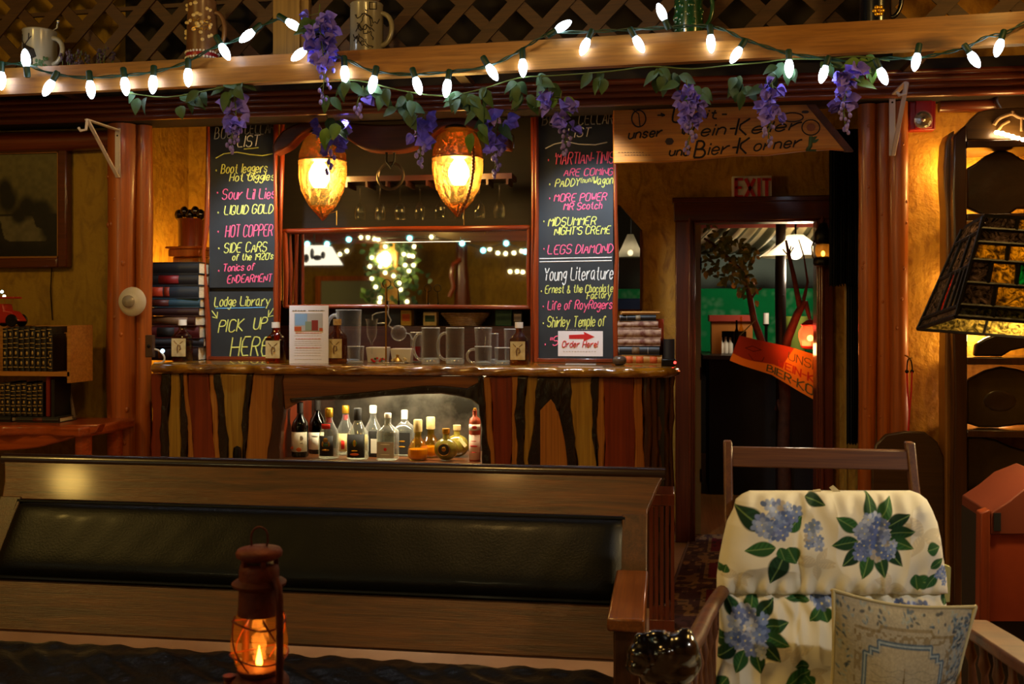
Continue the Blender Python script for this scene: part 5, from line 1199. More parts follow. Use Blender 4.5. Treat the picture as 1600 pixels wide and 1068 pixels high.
nb('clay_bottle', 'slim red-brown clay bottle with white print, at the east end of the niche', 742, 5.10, 637, 9, pbr('stoneware_red', C('#9a3c18'), .45, 0, .2), CL, (.25, .955, 1.0), MT['cap_g'], lbl=[(.58, .70, 1.3, MT['label_w'], 'label', None, [(MT['ink_r'], [(.1, .5, .5, .3)])]), (.03, .50, 1.3, pbr('label_pink', C('#d8b09a'), .7), 'label', 'pale label with red print', [(MT['ink_r'], [(0, .55, .7, .16), (0, .75, .5, .08), (0, .3, .6, .06)])])])
# ---------------------------------------------------------------- books
def book(name, lab, c, L, W, T, mat, rz=0, grp=None, band=None, pages=True, upright=False):
    """a closed book lying flat, spine towards -y; L along x, W along y, T thick"""
    o = thing(name, lab, 'book', c, rz, grp); z = Vector((0, 0, 0)); sav = ORG[o.name]; ORG[o.name] = Vector((0, 0, 0))
    b = MB(); b.bx((-L/2, -W/2+.006, 0), (L/2, W/2, .004)); b.bx((-L/2, -W/2+.006, T-.004), (L/2, W/2, T))
    n = 8; pts = [(-W/2+.012-.012*math.sin(math.pi*i/n), T*i/n) for i in range(n+1)]
    vs = [(-L/2, y, zz) for y, zz in pts]+[(L/2, y, zz) for y, zz in pts]+[(-L/2, -W/2+.016, 0), (-L/2, -W/2+.016, T), (L/2, -W/2+.016, 0), (L/2, -W/2+.016, T)]
    k = n+1; fs = [(i, i+1, k+i+1, k+i) for i in range(n)]; fs += [tuple([2*k]+list(range(k))+[2*k+1])[::-1], tuple([2*k+2]+list(range(k, 2*k))+[2*k+3])]
    b._add(vs, fs); b.build('cover', mat, o, smooth=30)
    b = MB(); b.bx((-L/2+.004, -W/2+.014, .004), (L/2-.004, W/2-.006, T-.004)); b.build('pages', MT['paper_e'], o, smooth=0)
    if band:
        for (q0, q1, m) in band:
            b = MB(); vs = [(x, y-.0008, zz) for x in (-L/2+L*q0, -L/2+L*q1) for y, zz in pts[1:-1]]; kk = len(pts)-2
            b._add(vs, [(i, i+1, kk+i+1, kk+i) for i in range(kk-1)]); b.build('spine_band', m, o, solid=.0008)
    ORG[o.name] = sav
    return o
K = lambda h, r=.5: pbr('cloth_'+h[1:], C(h), r)
# stack beside the west post, on the worktop; top row first is listed last
GS = 'books stacked by the west chalkboard'
zz = ZT0; xw = P(278, 500, 5.36).x
for (h, col, L, yaw, band, lab) in ((24, '#241410', .24, .05, [(.2, .3, MT['brass'])], 'dark brown book at the bottom of the west stack'), (15, '#16181c', .25, .25, None, 'thin black book just above the bottom of the west stack'), (22, '#4a1210', .235, .12, [(.15, .5, MT['label_k'])], 'maroon book third from the bottom of the west stack'), (17, '#3a1c12', .24, -.06, [(.1, .85, pbr('spine_gilt', C('#6a4a2a'), .6))], 'brown book with a line of faded gilt lettering in the west stack'), (15, '#2c1210', .235, .1, None, 'dark red-brown book under the blue one in the west stack'),
    (16, '#22404c', .235, .15, [(.02, .38, K('#4a1812'))], 'teal blue book with a brown title patch in the west stack'), (23, '#242c34', .25, .04, [(.0, .30, pbr('spine_orange', C('#a83410'), .5)), (.32, .43, pbr('spine_orange2', C('#8c2c10'), .5))], 'slate book with orange spine bands in the west stack'), (20, '#1a1a1c', .25, .02, [(.22, .62, pbr('spine_red', C('#7a1210'), .5))], 'black book with a red spine label, second from the top of the west stack'), (21, '#181a1c', .255, .03, None, 'plain black book on top of the west stack')):
    T = h*SZ(278, 5.36)*.87; book('hardback_book', lab, (xw, 5.39, zz), L+.04, .20, T, K(col), yaw, GS, band); zz += T+.0006
# stack beside the east chalkboard
GE = 'books stacked by the east chalkboard'
flor = printed('floral_spine', .7)
zz = ZT0; xw = P(999, 530, 5.30).x; W_ = .20
patt = pbr('spine_pattern', C('#b09078'), .7, 0, 0, .3, C('#6a3c30'), 34)
for (h, col, L, yaw, dx, band, lab) in ((14, None, .205, .04, .01, [(.10, .28, MT['ink_o']), (.36, .54, MT['ink_o']), (.70, .88, MT['ink_o'])], 'ochre book with three ringed ornaments at the bottom of the east stack'), (14, '#14161e', .21, -.03, .0, [(.02, .03, MT['label_s']), (.72, .73, MT['label_s']), (.34, .52, pbr('spine_number', C('#6a5238'), .6))], 'navy book with a pale ring mark, second from the bottom of the east stack'), (12, 'p', .215, .0, .0, None, 'flower-patterned book lowest of the three patterned ones'), (15, 'p', .22, .02, .0, None, 'thick flower-patterned book in the middle of the three patterned ones'), (11, 'p', .205, -.02, -.005, None, 'flower-patterned book under the black numbered one'), (10, '#101014', .185, .03, -.01, [(.02, .03, MT['label_s']), (.2, .21, MT['label_s']), (.45, .58, pbr('spine_number2', C('#8a7a60'), .6))], 'black book with a pale number near the top of the east stack'), (5, None, .19, .12, .0, None, 'thin ochre book on top of the east stack')):
    T = h*SZ(999, 5.3); m = patt if col == 'p' else (pbr('cloth_ochre', C('#a8742c'), .6) if col is None else K(col))
    book('patterned_book' if col == 'p' else 'hardback_book', lab, (xw+dx, 5.33, zz), L, .17, T, m, yaw, GE, band); zz += T+.0006
# small switch boxes and the white cable
o = thing('outlet_box', 'small brown outlet box on the west log post over the worktop', 'outlet', P(233, 545, 5.02)); a, d = P(228, 558, 4.975), P(240, 523, 4.975)
b = MB(); b.bx((a.x, 4.965, a.z), (d.x, 4.995, d.z)); b.build('box', pbr('outlet_brown', C('#4a3020'), .5), o, bevel=.004); b = MB(); b.ell(((a.x+d.x)/2, 4.963, (a.z+d.z)/2), (.010, .004, .010), 10, 5); b.build('socket', MT['iron'], o)
o = thing('white_cable', 'curled white cable with a glowing plug end on the worktop by the outlet', 'cable', on_top(250, 5.0)); b = MB()
b.tube([P(x, y, 4.985) for x, y in smooth_px([(236, 545), (245, 546), (253, 551), (257, 559), (255, 565), (248, 567), (241, 567)], 4)], .005, 8); b.build('cord', MT['white'], o); b = MB(); b.ell(P(254, 548, 4.975), .011, 10, 8); b.build('plug_end', emit('plug_glow', (.55, .8, 1), 3), o)
o = thing('card_reader', 'small black card reader with a red light at the east end of the worktop', 'card reader', on_top(1040, 5.12)); x = P(1043, 565, 5.12).x
b = MB(); b.bx((x-.03, 5.08, ZT0), (x+.04, 5.16, ZT0+.035)); b.build('body', MT['iron'], o, bevel=.006); b = MB(); b.ell((x+.036, 5.078, ZT0+.018), .007, 10, 6); b.build('light', emit('red_led', (1, .04, .03), 5), o)
for i, (x0, x1, y0, y1, Y, m, lab) in enumerate(((1022, 1029, 498, 562, 5.42, pbr('orange_spine', C('#a83c1c'), .6), 'thin orange-red book standing behind the east stack'), (1037, 1046, 529, 562, 5.30, K('#141014'), 'small black standing book behind the card reader'))):
    a, d = P(x0, y1, Y), P(x1+8, y0, Y); o = book('standing_book', lab, ((a.x+d.x)/2, Y, ZT0), d.z-ZT0, .14, d.x-a.x, m, 0, None)
    o.rotation_euler = (0, RAD(-90), 0); o.location = (d.x, Y, ZT0+(d.z-ZT0)/2)
sa = thing('salt_bowl', 'small dark stone bowl at the foot of the east stack of books', 'bowl', on_top(968, 5.14)); lath([(.02, 0), (.034, .012), (.036, .028), (.030, .040), (.015, .046), (0, .047)], sa, pbr('stone_dark', C('#4a3a30'), .3), 'body', 18)
# newel cap with carved crown seen behind the west chalkboard
o = thing('carved_pedestal', 'wooden pedestal with a carved finial standing behind the west chalkboard', 'pedestal', (P(298, 500, 5.85).x, 5.85, 0)); Y = 5.85; x = P(299, 400, Y).x; s = SZ(308, Y)
b = MB(); b.bx((x-22*s, Y-.07, 0), (x+22*s, Y+.07, P(306, 402, Y).z)); b.build('shaft', MT['sap'], o, bevel=.006)
b = MB(); z = P(306, 402, Y).z; b.bx((x-26*s, Y-.10, z), (x+26*s, Y+.10, z+12*s)); b.bx((x-30*s, Y-.11, z+12*s), (x+30*s, Y+.11, z+16*s)); b.build('capital', MT['log'], o, bevel=.008)
b = MB(); b.lathe([(20*s, z+16*s), (20*s, z+55*s), (22*s, z+60*s), (0, z+60*s)], (x, Y, 0), 20); b.build('drum', MT['redwood'], o)
b = MB()
for k in range(5): b.ell((x+(k-2)*9*s, Y-.02, z+66*s+(k % 2)*5*s), (7*s, 7*s, 9*s), 8, 6)
b.build('finial', MT['carved'], o)
# ---------------------------------------------------------------- west side: painting, book rack, live-edge table
Y = 5.11; o = thing('landscape_painting', 'dark framed landscape painting of trees and a pale lake', 'painting', P(20, 417, Y))
fx1, fxi = P(107, 300, Y).x, P(93, 300, Y).x; fz0, fz1 = P(80, 418, Y).z, P(80, 221, Y).z; W_ = .92; fw = fx1-fxi
b = MB(); b.bx((fx1-fw, Y-.02, fz0), (fx1, YP-.001, fz1)); b.bx((fx1-W_, Y-.02, fz0), (fx1-W_+fw, YP-.001, fz1)); b.bx((fx1-W_+fw, Y-.02, fz0), (fx1-fw, YP-.001, fz0+fw)); b.bx((fx1-W_+fw, Y-.02, fz1-fw), (fx1-fw, YP-.001, fz1)); b.build('frame', MT['doorwood_x'], o, bevel=.008)
b = MB(); g_ = .010; xa_, xb_, za_, zb_ = fx1-W_+fw, fx1-fw, fz0+fw, fz1-fw
for (p, q) in (((xa_, za_), (xb_, za_+g_)), ((xa_, zb_-g_), (xb_, zb_)), ((xa_, za_), (xa_+g_, zb_)), ((xb_-g_, za_), (xb_, zb_))): b.bx((p[0], Y-.008, p[1]), (q[0], Y+.02, q[1]))
b.build('inner_gilt', pbr('dull_gilt', C('#8a5a24'), .45, .3), o)
nu, nv = 150, 110; U, V = np.meshgrid(np.linspace(0, 1, nu), np.linspace(0, 1, nv)); asp = (xb_-xa_)/(zb_-za_)
pt = Paint(U*asp, V, C('#5a4c20')); pt.I[:] = np.array(C('#40381a'))[None, None]*(1-V[..., None])+np.array(C('#5c5430'))[None, None]*V[..., None]
pt.rect(0, 0, asp, .42, C('#1a160a')); nz = vnoise(U*asp, V, 9, 3)
pt.put(((V < .40) & (V > .16) & (np.abs(U*asp-asp*.72+.35*(V-.3)) < .28*nz+.08))*.9, C('#5a5238'))
for (x, y, rx, ry) in ((.62, .55, .13, .16), (.60, .66, .09, .12), (.76, .48, .12, .14), (.86, .46, .14, .12), (.38, .56, .10, .16), (.40, .48, .14, .12), (.1, .55, .16, .2), (.92, .3, .12, .2), (.7, .40, .10, .10)): pt.ell(x*asp, y, rx, ry, C('#151208'), 0, .5)
pt.put(np.clip((.16-V+.10*(nz-.5)+.10*np.abs(U-.72))*14, 0, 1), C('#0e0c06'))
pt.I *= (.8+.4*vnoise(U*asp, V, 30, 5))[..., None]
XYZ = np.stack([xa_+(xb_-xa_)*U, np.full_like(U, Y+.006), za_+(zb_-za_)*V], -1); sheet('canvas', XYZ, pt.I, MT['paint'], o)
b = MB(); b.tube([P(81, 418, 5.135), P(79, 455, 5.14), P(82, 500, 5.14)], .003, 5); tag(b.build('dangling_wire', MT['iron']), 'thin dark wire hanging down the wall under the painting', 'wire')
# live-edge table and rack of books
Y0, Y1 = 4.62, 5.02; tz = P(60, 668, Y0).z+.012
lt_ = thing('live_edge_table', 'red-stained live-edge log side table under the book rack', 'table', (P(40, 700, 4.8).x, 4.8, 0)); xr = P(163, 660, Y0+.1).x
b = MB(); pts = [(xr-1.1, Y0-.02)]+[(xr-1.1+1.1*i/24, Y0-.02+.02*math.sin(i*.8)+.012*math.sin(i*2.1)) for i in range(1, 24)]+[(xr, Y0+.06), (xr, Y1)]+[(xr-1.1, Y1)]
b.prism(pts, .05, TR(0, 0, tz-.05)); b.build('top', MT['live'], lt_, bevel=.012, label='top plank with a wavy bark edge')
b = MB(); fp = [(-60, 712), (-30, 704), (20, 703), (60, 699), (95, 690), (115, 683), (150, 676), (157, 662), (-60, 668)]
b.wallprism([(P(x, y, Y0+.02).x, P(x, y, Y0+.02).z) for x, y in fp], Y0+.01, Y0+.08); b.build('apron', MT['live'], lt_, bevel=.008)
for xx in (xr-.08, xr-1.02):
    for yy in (Y0+.05, Y1-.06): b = MB(); b.tube([(xx, yy, 0), (xx, yy, tz-.05)], .04, 12); b.build('leg', MT['live'], lt_)
rk = thing('book_rack', 'open pine book rack holding two rows of old volumes on the log table', 'book rack', (P(50, 640, 4.8).x, 4.82, tz)); Yb = 4.82
xR = P(112, 550, Yb-.08).x; zs1 = P(50, 583, Yb-.08).z
b = MB(); b.bx((xR-.92, Yb-.10, zs1-.012), (xR, Yb+.10, zs1+.010)); b.build('shelf', MT['rack'], rk, smooth=0)
b = MB(); b.bx((xR-.012, Yb-.10, zs1-.045), (xR+.006, Yb+.10, P(112, 508, Yb-.08).z)); b.build('end_panel', MT['rack'], rk, smooth=0)
b = MB(); b.bx((P(83, 560, Yb-.06).x+.004, Yb+.03, zs1+.010), (xR-.012, Yb+.04, P(90, 519, Yb).z)); b.bx((xR-.92, Yb+.09, zs1+.01), (xR-.012, Yb+.10, P(90, 508, Yb+.1).z)); b.build('back_panel', MT['rack'], rk, smooth=0)
for xx in (xR-.20, xR-.90): b = MB(); b.bx((xx-.02, Yb+.075, tz), (xx, Yb+.098, zs1-.012)); b.build('leg', MT['rack'], rk, smooth=0)
gilt = pbr('gilt_tooling', C('#b89a5c'), .5, .4); spm = [K('#160c08'), K('#1c100a'), K('#120a0a'), K('#100e14')]
def vol_proto(W_, H, D, mat, seed):
    rg = random.Random(seed); o = thing('leather_volume', 'x', 'book', (0, 0, 0))
    b = MB(); n = 8; pts = [(W_/2*math.cos(math.pi*i/n), -D/2-.006*math.sin(math.pi*i/n)) for i in range(n+1)]
    poly = [(x, y) for x, y in pts]+[(-W_/2, D/2), (W_/2, D/2)]; b.prism(poly[::-1], H, Matrix())
    b.build('cover', mat, o, smooth=30)
    b = MB()
    for q in (.08, .30, .52, .62, .74, .93): b.bx((-W_*.40, -D/2-.0082, H*q), (W_*.40, -D/2-.004, H*q+.0035))
    for q in (.19, .41, .84): b.ell((0, -D/2-.006, H*q), (W_*.2, .003, H*.045), 8, 5)
    b.build('gilt_tooling', gilt, o); return o
def row(px1, n, ytop, Yr, zb, wpx, grp, labf, seed):
    rg = random.Random(seed); x = P(px1, 560, Yr).x; H = P(40, ytop, Yr).z-zb; s = SZ(40, Yr)
    protos = [vol_proto(wpx*s*.94, H*(1-.02*k), .13, spm[k % 4], seed+k) for k in range(3)]
    for i in range(n):
        src = protos[i % 3]; o = src if i < 3 else copy_tree(src)
        o.location = (x-wpx*s*(i+.5), Yr+.06, zb+.001); o['label'] = labf(i); o['group'] = grp
nth = ['first', 'second', 'third', 'fourth', 'fifth', 'sixth', 'seventh', 'eighth', 'ninth', 'tenth', 'eleventh', 'twelfth', 'thirteenth']
row(83, 9, 510, Yb-.06, zs1+.010, 9.4, 'old volumes on the upper rack shelf', lambda i: nth[i]+' gilt-tooled dark volume on the upper rack shelf, counted from the pine end panel'[:], 31)
# the two thin ones at the end are shorter
def short_vol(px, ytop, lab, wpx=8):
    s = SZ(40, Yb-.06); o = vol_proto(wpx*s, P(90, ytop, Yb-.06).z-zs1-.011, .11, spm[0], px); o.location = (P(px, 560, Yb-.05).x, Yb-.04, zs1+.011); o['label'] = lab; o['group'] = 'old volumes on the upper rack shelf'
short_vol(88, 521, 'short gilt-tooled volume nearest the pine end panel', 7)
zlow = tz+.030
row(69, 8, 597, Yb-.06, zlow, 9.2, 'old volumes on the lower rack shelf', lambda i: nth[i]+' gilt-tooled brown volume of the lower row, counted from the upright red book', 57)
ob = book('hardback_book', 'upright red-covered book closing the lower row on the rack', (0, 0, 0), .20, .15, .020, K('#7a1a10')); ob.rotation_euler = (0, RAD(-90), 0); ob.location = (P(76, 620, Yb-.06).x+.012, Yb, zlow+.101)
ob = book('hardback_book', 'tall black book leaning at the end of the lower row on the rack', (0, 0, 0), .215, .15, .018, K('#101010')); ob.rotation_euler = (0, RAD(-90), 0); ob.location = (P(84, 620, Yb-.06).x+.010, Yb, tz+.1085)
book('hardback_book', 'grey cloth book lying flat under the lower row of volumes', (P(60, 660, Yb-.08).x, Yb-.01, tz+.001), .23, .17, .027, K('#2c2a28'), .02, None, [(.40, .62, K('#5a2c18'))])
book('hardback_book', 'dark cloth book lying flat at the far west under the lower row', (P(60, 660, Yb-.08).x-.27, Yb-.01, tz+.001), .26, .17, .027, K('#22201e'), -.03)
ct = thing('dark_statuette', 'dark draped statuette standing behind the end of the lower row', 'statuette', (P(96, 650, 4.9).x, 4.93, tz)); lath([(.055, 0), (.055, .03), (.042, .10), (.030, .16), (.022, .19), (.0, .20)], ct, MT['cloth_dark'], 'body', 16, sy=.7)
b = MB(); b.tube([(ct.location.x+.05, 4.90, tz+.14), (ct.location.x+.075, 4.88, tz+.06), (ct.location.x+.09, 4.87, tz+.01)], [.006, .009, .012], 8); b.build('arm', pbr('dull_bone', C('#5a4434'), .7), ct)
# red toy car on the books
tc = thing('toy_car', 'red toy vintage car standing on top of the upper row of books', 'toy car', (P(14, 505, 4.8).x, 4.80, zs1+.010+(P(40, 510, Yb-.06).z-zs1-.010))); c = Vector(tc.location); s = SZ(14, 4.8)
w_ = lambda x, y: c+Vector(((x-14)*s, 0, (505-y)*s+.001))
b = MB(); pr_ = [(-14, 500), (-14, 484), (-2, 482), (2, 470), (12, 470), (14, 480), (26, 482), (33, 490), (38, 497), (34, 498), (27, 492), (22, 493), (20, 500)]
b.prism([((x-14)*s, (505-y)*s) for x, y in pr_], .075, TR(c.x, c.y+.0375, c.z+.001) @ rot('X', math.pi/2)); b.build('body', MT['toyred'], tc, bevel=.006)
b = MB(); b.bx(w_(0, 462)+Vector((0, -.035, 0)), w_(29, 459)+Vector((0, .035, 0))); b.build('roof_rack', MT['toyred'], tc, bevel=.002)
for xx in (2, 14, 27):
    b = MB(); b.tube([w_(xx, 471)+Vector((0, -.033, 0)), w_(xx, 460)+Vector((0, -.033, 0))], .0025, 6); b.build('post', MT['brass'], tc)
for xx in (-4, 27):
    for yy in (-.042, .042): b = MB(); b.lathe([(.012, -.006), (.030, -.006), (.033, 0), (.030, .006), (.012, .006)], w_(xx, 505-9.2)+Vector((0, yy, 0)), 18, rot('X', math.pi/2)); b.build('wheel', MT['iron'], tc)
for xx, yy, mm in ((2, 451, 'teal'), (6, 458, 'fairy')): b = MB(); b.ell(w_(xx, yy), .008, 8, 6); b.build('headlamp', emit('toy_lamp_%s' % mm, (.5, .9, 1) if mm == 'teal' else (1, .95, .6), 6), tc, label='tiny glowing lamp')
# books on the low shelf below the table
for i, (px, col, lab) in enumerate(((107, '#2a4a24', 'thin green book on the low shelf under the log table'), (117, '#8a2414', 'red book on the low shelf under the log table'), (128, '#5a5450', 'grey book on the low shelf under the log table'))):
    ob = book('hardback_book', lab, (0, 0, 0), .21, .15, .030, K(col), 0, 'books under the log table'); ob.rotation_euler = (0, RAD(-90), 0); ob.location = (P(px, 690, 4.8).x+.014, 4.84, .46)
ls_ = thing('low_shelf', 'low dark shelf board under the log table', 'shelf', (xr-.5, 4.84, 0)); b = MB(); b.bx((xr-.97, 4.72, .335), (xr-.13, 4.96, .354)); b.build('board', MT['mahog'], ls_, smooth=0)
for xx in (xr-.95, xr-.16): b = MB(); b.bx((xx-.01, 4.74, 0), (xx+.01, 4.94, .335)); b.build('end', MT['mahog'], ls_, smooth=0)
# ---------------------------------------------------------------- east wall: burl shelf, rope light, stained-glass lamp
Y = 4.86
bs = thing('burl_shelf', 'rustic open shelf with a live-edge slab upright against the east wall', 'shelf', (P(1540, 900, Y).x, Y, 0)); XE = 1.98
wp_ = lambda L, Yq: [(P(x, y, Yq).x, P(x, y, Yq).z) for x, y in L]
darkw = wood('burl_shelf_wood', C('#2a1408'), C('#4a2812'), 'Z', 1.5, .3, .5, .2)
def toz(L, Yq, x_): return L+[(x_, 0)]
b = MB(); L = wp_([(1509, 225), (1509, 195), (1499, 203), (1488, 214), (1487, 300), (1489, 400), (1487, 520), (1490, 620), (1488, 760)], Y); b.wallprism([(P(1511, 900, Y).x, 0)]+L+[(P(1488, 900, Y).x, 0)][::1], Y-.02, Y+.05); b.f = b.f; b.build('upright', darkw, bs, bevel=.008)
b = MB(); L = wp_([(1487, 206), (1478, 212), (1473, 225), (1470, 262), (1471, 290), (1474, 330), (1474, 480), (1472, 600), (1473, 760)], Y+.10); b.wallprism([(P(1488, 900, Y+.1).x, 0)]+L+[(P(1473, 900, Y+.1).x, 0)], Y+.05, Y+.17); b.build('side_board', wood('burl_side', C('#6a4010'), C('#8a5c20'), 'Z', 1.4, .4, .3, .1), bs, bevel=.008)
b = MB(); L = wp_([(1508, 219), (1508, 196), (1516, 186), (1528, 175), (1545, 171), (1570, 169), (1600, 168), (1660, 166), (1720, 168), (1720, 219)], Y+.03); b.wallprism(L, Y+.02, Y+.06); b.build('crest_board', wood('burl_crest', C('#4a300e'), C('#6a4818'), 'X', 1.3, .4, .2, .1), bs, bevel=.006)
SHZ = []
for y in (220, 334, 558, 671, 800):
    z = P(1540, y, Y).z; SHZ.append(z); b = MB(); b.bx((P(1509, y, Y).x, Y-.02, z-.032), (XE, YP-.01, z)); b.build('shelf_board', darkw, bs, bevel=.004)
b = MB(); b.bx((XE, Y-.02, 0), (XE+.05, YP-.01, 2.3)); b.build('upright', darkw, bs, bevel=.006)
burl = [pbr('burl_slab_%d' % i, C(a), .35, 0, .3, .5, C(c), 5, .35, 12) for i, (a, c) in enumerate((('#24160a', '#3a2410'), ('#2c200c', '#4a3814'), ('#20180a', '#3c2c10'), ('#1a120a', '#302010')))]
for (pts, base, m, Yq, lab) in (([(1540, 334), (1510, 325), (1510, 263), (1526, 254), (1540, 243), (1555, 236), (1570, 234), (1582, 238), (1597, 248), (1630, 256), (1660, 256), (1660, 325), (1590, 326), (1575, 334)], 1, 0, 4.95, 'dark domed burl slab standing on the second shelf above the lamp shade'),
    ([(1522, 557), (1524, 538), (1540, 528), (1562, 520), (1600, 514), (1650, 512), (1660, 540), (1598, 544), (1580, 548), (1566, 557)], 2, 3, 4.95, 'ragged dark burl slab on the middle shelf under the lamp shade'),
    ([(1530, 671), (1510, 661), (1510, 594), (1525, 586), (1540, 578), (1565, 572), (1590, 576), (1612, 584), (1660, 588), (1660, 662), (1590, 664), (1560, 671)], 3, 1, 4.94, 'large olive brown burl slab with a dark eye on the fourth shelf'),
    ([(1510, 798), (1510, 683), (1530, 681), (1555, 686), (1580, 697), (1610, 706), (1660, 708), (1660, 798)], 4, 2, 4.97, 'big flat burl slab with a knotty face on the lowest shelf'),
    ([(1512, 798), (1515, 780), (1535, 768), (1560, 768), (1582, 776), (1595, 798)], 4, 3, 4.88, 'low black burl lump before the flat slab on the lowest shelf'),
    ([(1574, 220), (1568, 206), (1561, 190), (1566, 175), (1556, 160), (1557, 146), (1572, 138), (1600, 137), (1650, 134), (1660, 268)], 0, 3, 5.02, 'dark lumpy burl standing on the top shelf behind the rope light')):
    L = wp_(pts, Yq); zb = SHZ[base]+.001; L = [(x, max(z, zb)) for x, z in L]; mz = min(z for x, z in L); L = [(x, z if z > mz+.004 else zb) for x, z in L]
    b = MB(); b.wallprism(L, Yq, Yq+.035); o = b.build('burl_slab', burl[m], bevel=.010, seg=3); tag(o, lab, 'wood slab', 'burl slabs on the rustic shelf')
    if m == 1:
        q = MB(); q.ell(P(1562, 626, Yq+.001), (.075, .006, .05), 14, 6); q.build('burl_eye', burl[0], o, label='dark eye of the burl')
rp = thing('rope_light', 'short glowing rope light on the top of the rustic shelf', 'rope light', P(1585, 222, 4.80)); rp_pts = [(1558, 207), (1566, 208.5), (1574, 211), (1582, 213.5), (1590, 216), (1598, 218.5), (1607, 221), (1616, 223), (1626, 225)]
b = MB(); b.tube([P(x, y, 4.845) for x, y in rp_pts], .009, 8); b.build('tube', MT['clear'], rp)
for (x, y) in rp_pts[:8]: b = MB(); b.ell(P(x, y, 4.845), (.013, .011, .010), 10, 6); b.build('bead', MT['rope'], rp, label='glowing warm bead')
tw = thing('driftwood_twig', 'bent driftwood twig glowing above the rope light', 'driftwood', P(1580, 205, 4.90)); b = MB()
b.tube([P(x, y, 4.87) for x, y in smooth_px([(1553, 195), (1560, 186), (1570, 181), (1582, 178), (1592, 183), (1602, 184)], 3)], .008, 8); b.tube([P(x, y, 4.87) for x, y in ((1560, 203), (1566, 195), (1577, 189))], .006, 8); b.tube([P(1582, 179, 4.87), P(1582, 174, 4.87)], .009, 8); b.tube([P(1596, 183, 4.87), P(1596, 205, 4.87)], .006, 8); b.build('branch', pbr('driftwood', C('#b88a50'), .7), tw)
lamp('POINT', 'shelf_glow_side', P(1486, 440, 5.085), .8, (1, .60, .16), .05)
lamp('POINT', 'rope_glow', P(1585, 205, 4.95), 3.2, (1, .55, .16), .05)
lamp('POINT', 'shelf_glow_upper', P(1545, 290, 5.07), 6, (1, .60, .15), .04); lamp('POINT', 'shelf_glow_middle', P(1484, 262, 5.085), 3.2, (1, .60, .16), .05); lamp('POINT', 'shelf_glow_lower', P(1535, 525, 5.06), 6, (1, .60, .18), .04); lamp('POINT', 'shelf_glow_floor', P(1560, 640, 5.06), 2.4, (1, .55, .3), .04)
# stained-glass lamp
fl = thing('floor_lamp', 'floor lamp with a tilted stained-glass pyramid shade of amber, green and red panes', 'floor lamp', (0, 0, 0)); YLm = 2.95
p0 = P(1494, 494, YLm); Wb, Wt, Hs, Db = .64, .46, .30, .36
Rt = Matrix.Translation(p0) @ rot('Y', RAD(4.2)) @ rot('X', RAD(-6.5)) @ rot('Z', RAD(2))
fl.location = (p0.x+.32, YLm+.19, 0); ORG[fl.name] = Vector(fl.location)
dw = (Wb-Wt)/2
def face(k, u, v, off=0):
    """point on side k (0 front, 1 right, 2 back, 3 left): u along, v up"""
    a = [(0, 0), (Wb, 0), (Wb, Db), (0, Db)]; t = [(dw, dw), (Wb-dw, dw), (Wb-dw, Db-dw), (dw, Db-dw)]; k2 = (k+1) % 4
    bx_, by = a[k][0]+(a[k2][0]-a[k][0])*u, a[k][1]+(a[k2][1]-a[k][1])*u; tx, ty = t[k][0]+(t[k2][0]-t[k][0])*u, t[k][1]+(t[k2][1]-t[k][1])*u
    nx, ny = [(0, -1), (1, 0), (0, 1), (-1, 0)][k]
    return Rt @ Vector((bx_+(tx-bx_)*v+nx*off, by+(ty-by)*v+ny*off, Hs*v+off*.3))
def pane_mat(n, c, k=.62):
    t = NT(n); v = t.coord(); c3 = t.ramp(t.noise(v, 42, 6, 2.0), [(.40, tuple(q*.06 for q in c)), (.55, tuple(q*.45 for q in c)), (.70, c)])
    tl = t.n('BsdfTranslucent'); t.t.links.new(c3, tl.inputs[0]); d = t.n('BsdfDiffuse'); t.t.links.new(c3, d.inputs[0]); g = t.n('BsdfGlossy', Roughness=.15); nm = t.bump(t.noise(v, 60, 3), .6, .01); t.t.links.new(nm, g.inputs['Normal'])
    a = t.n('MixShader'); a.inputs[0].default_value = k; t.t.links.new(d.outputs[0], a.inputs[1]); t.t.links.new(tl.outputs[0], a.inputs[2]); e = t.n('MixShader'); e.inputs[0].default_value = .05; t.t.links.new(a.outputs[0], e.inputs[1]); t.t.links.new(g.outputs[0], e.inputs[2]); return t.fin(e.outputs[0])
PM = [pane_mat('pane_amber', C('#ecc048')), pane_mat('pane_green', C('#20a060')), pane_mat('pane_red', C('#e0501c')), pane_mat('pane_olive', C('#6a6420')), pane_mat('pane_dusk', C('#8a7464')), pane_mat('pane_yellow', C('#f4d060'))]
lay = {0: [(0, .11, [(0, .15, 3), (.15, .34, 3), (.34, .6, 3), (.6, .8, 3), (.8, 1, 3)]), (.11, .33, [(0, .14, 4), (.14, .40, 0), (.40, .52, 3), (.52, .72, 0), (.72, .88, 3), (.88, 1, 4)]), (.33, .56, [(0, .10, 4), (.10, .23, 0), (.23, .44, 1), (.44, .66, 2), (.66, .86, 1), (.86, 1, 0)]), (.56, .74, [(0, .17, 0), (.17, .34, 0), (.34, .58, 2), (.58, .8, 3), (.8, 1, 0)]), (.74, .88, [(0, .28, 4), (.28, .72, 0), (.72, 1, 4)]), (.88, 1, [(0, .2, 4), (.2, .8, 0), (.8, 1, 4)])]}
lay[1] = lay[0]; lay[2] = [(0, .5, [(0, .3, 5), (.3, .7, 5), (.7, 1, 5)]), (.5, 1, [(0, .5, 0), (.5, 1, 0)])]; lay[3] = [(0, .1, [(0, 1, 4)]), (.1, .5, [(0, .45, 4), (.45, .62, 2), (.62, .78, 4), (.78, .9, 0), (.9, 1, 4)]), (.5, .85, [(0, .3, 4), (.3, .7, 4), (.7, 1, 4)]), (.85, 1, [(0, 1, 4)])]
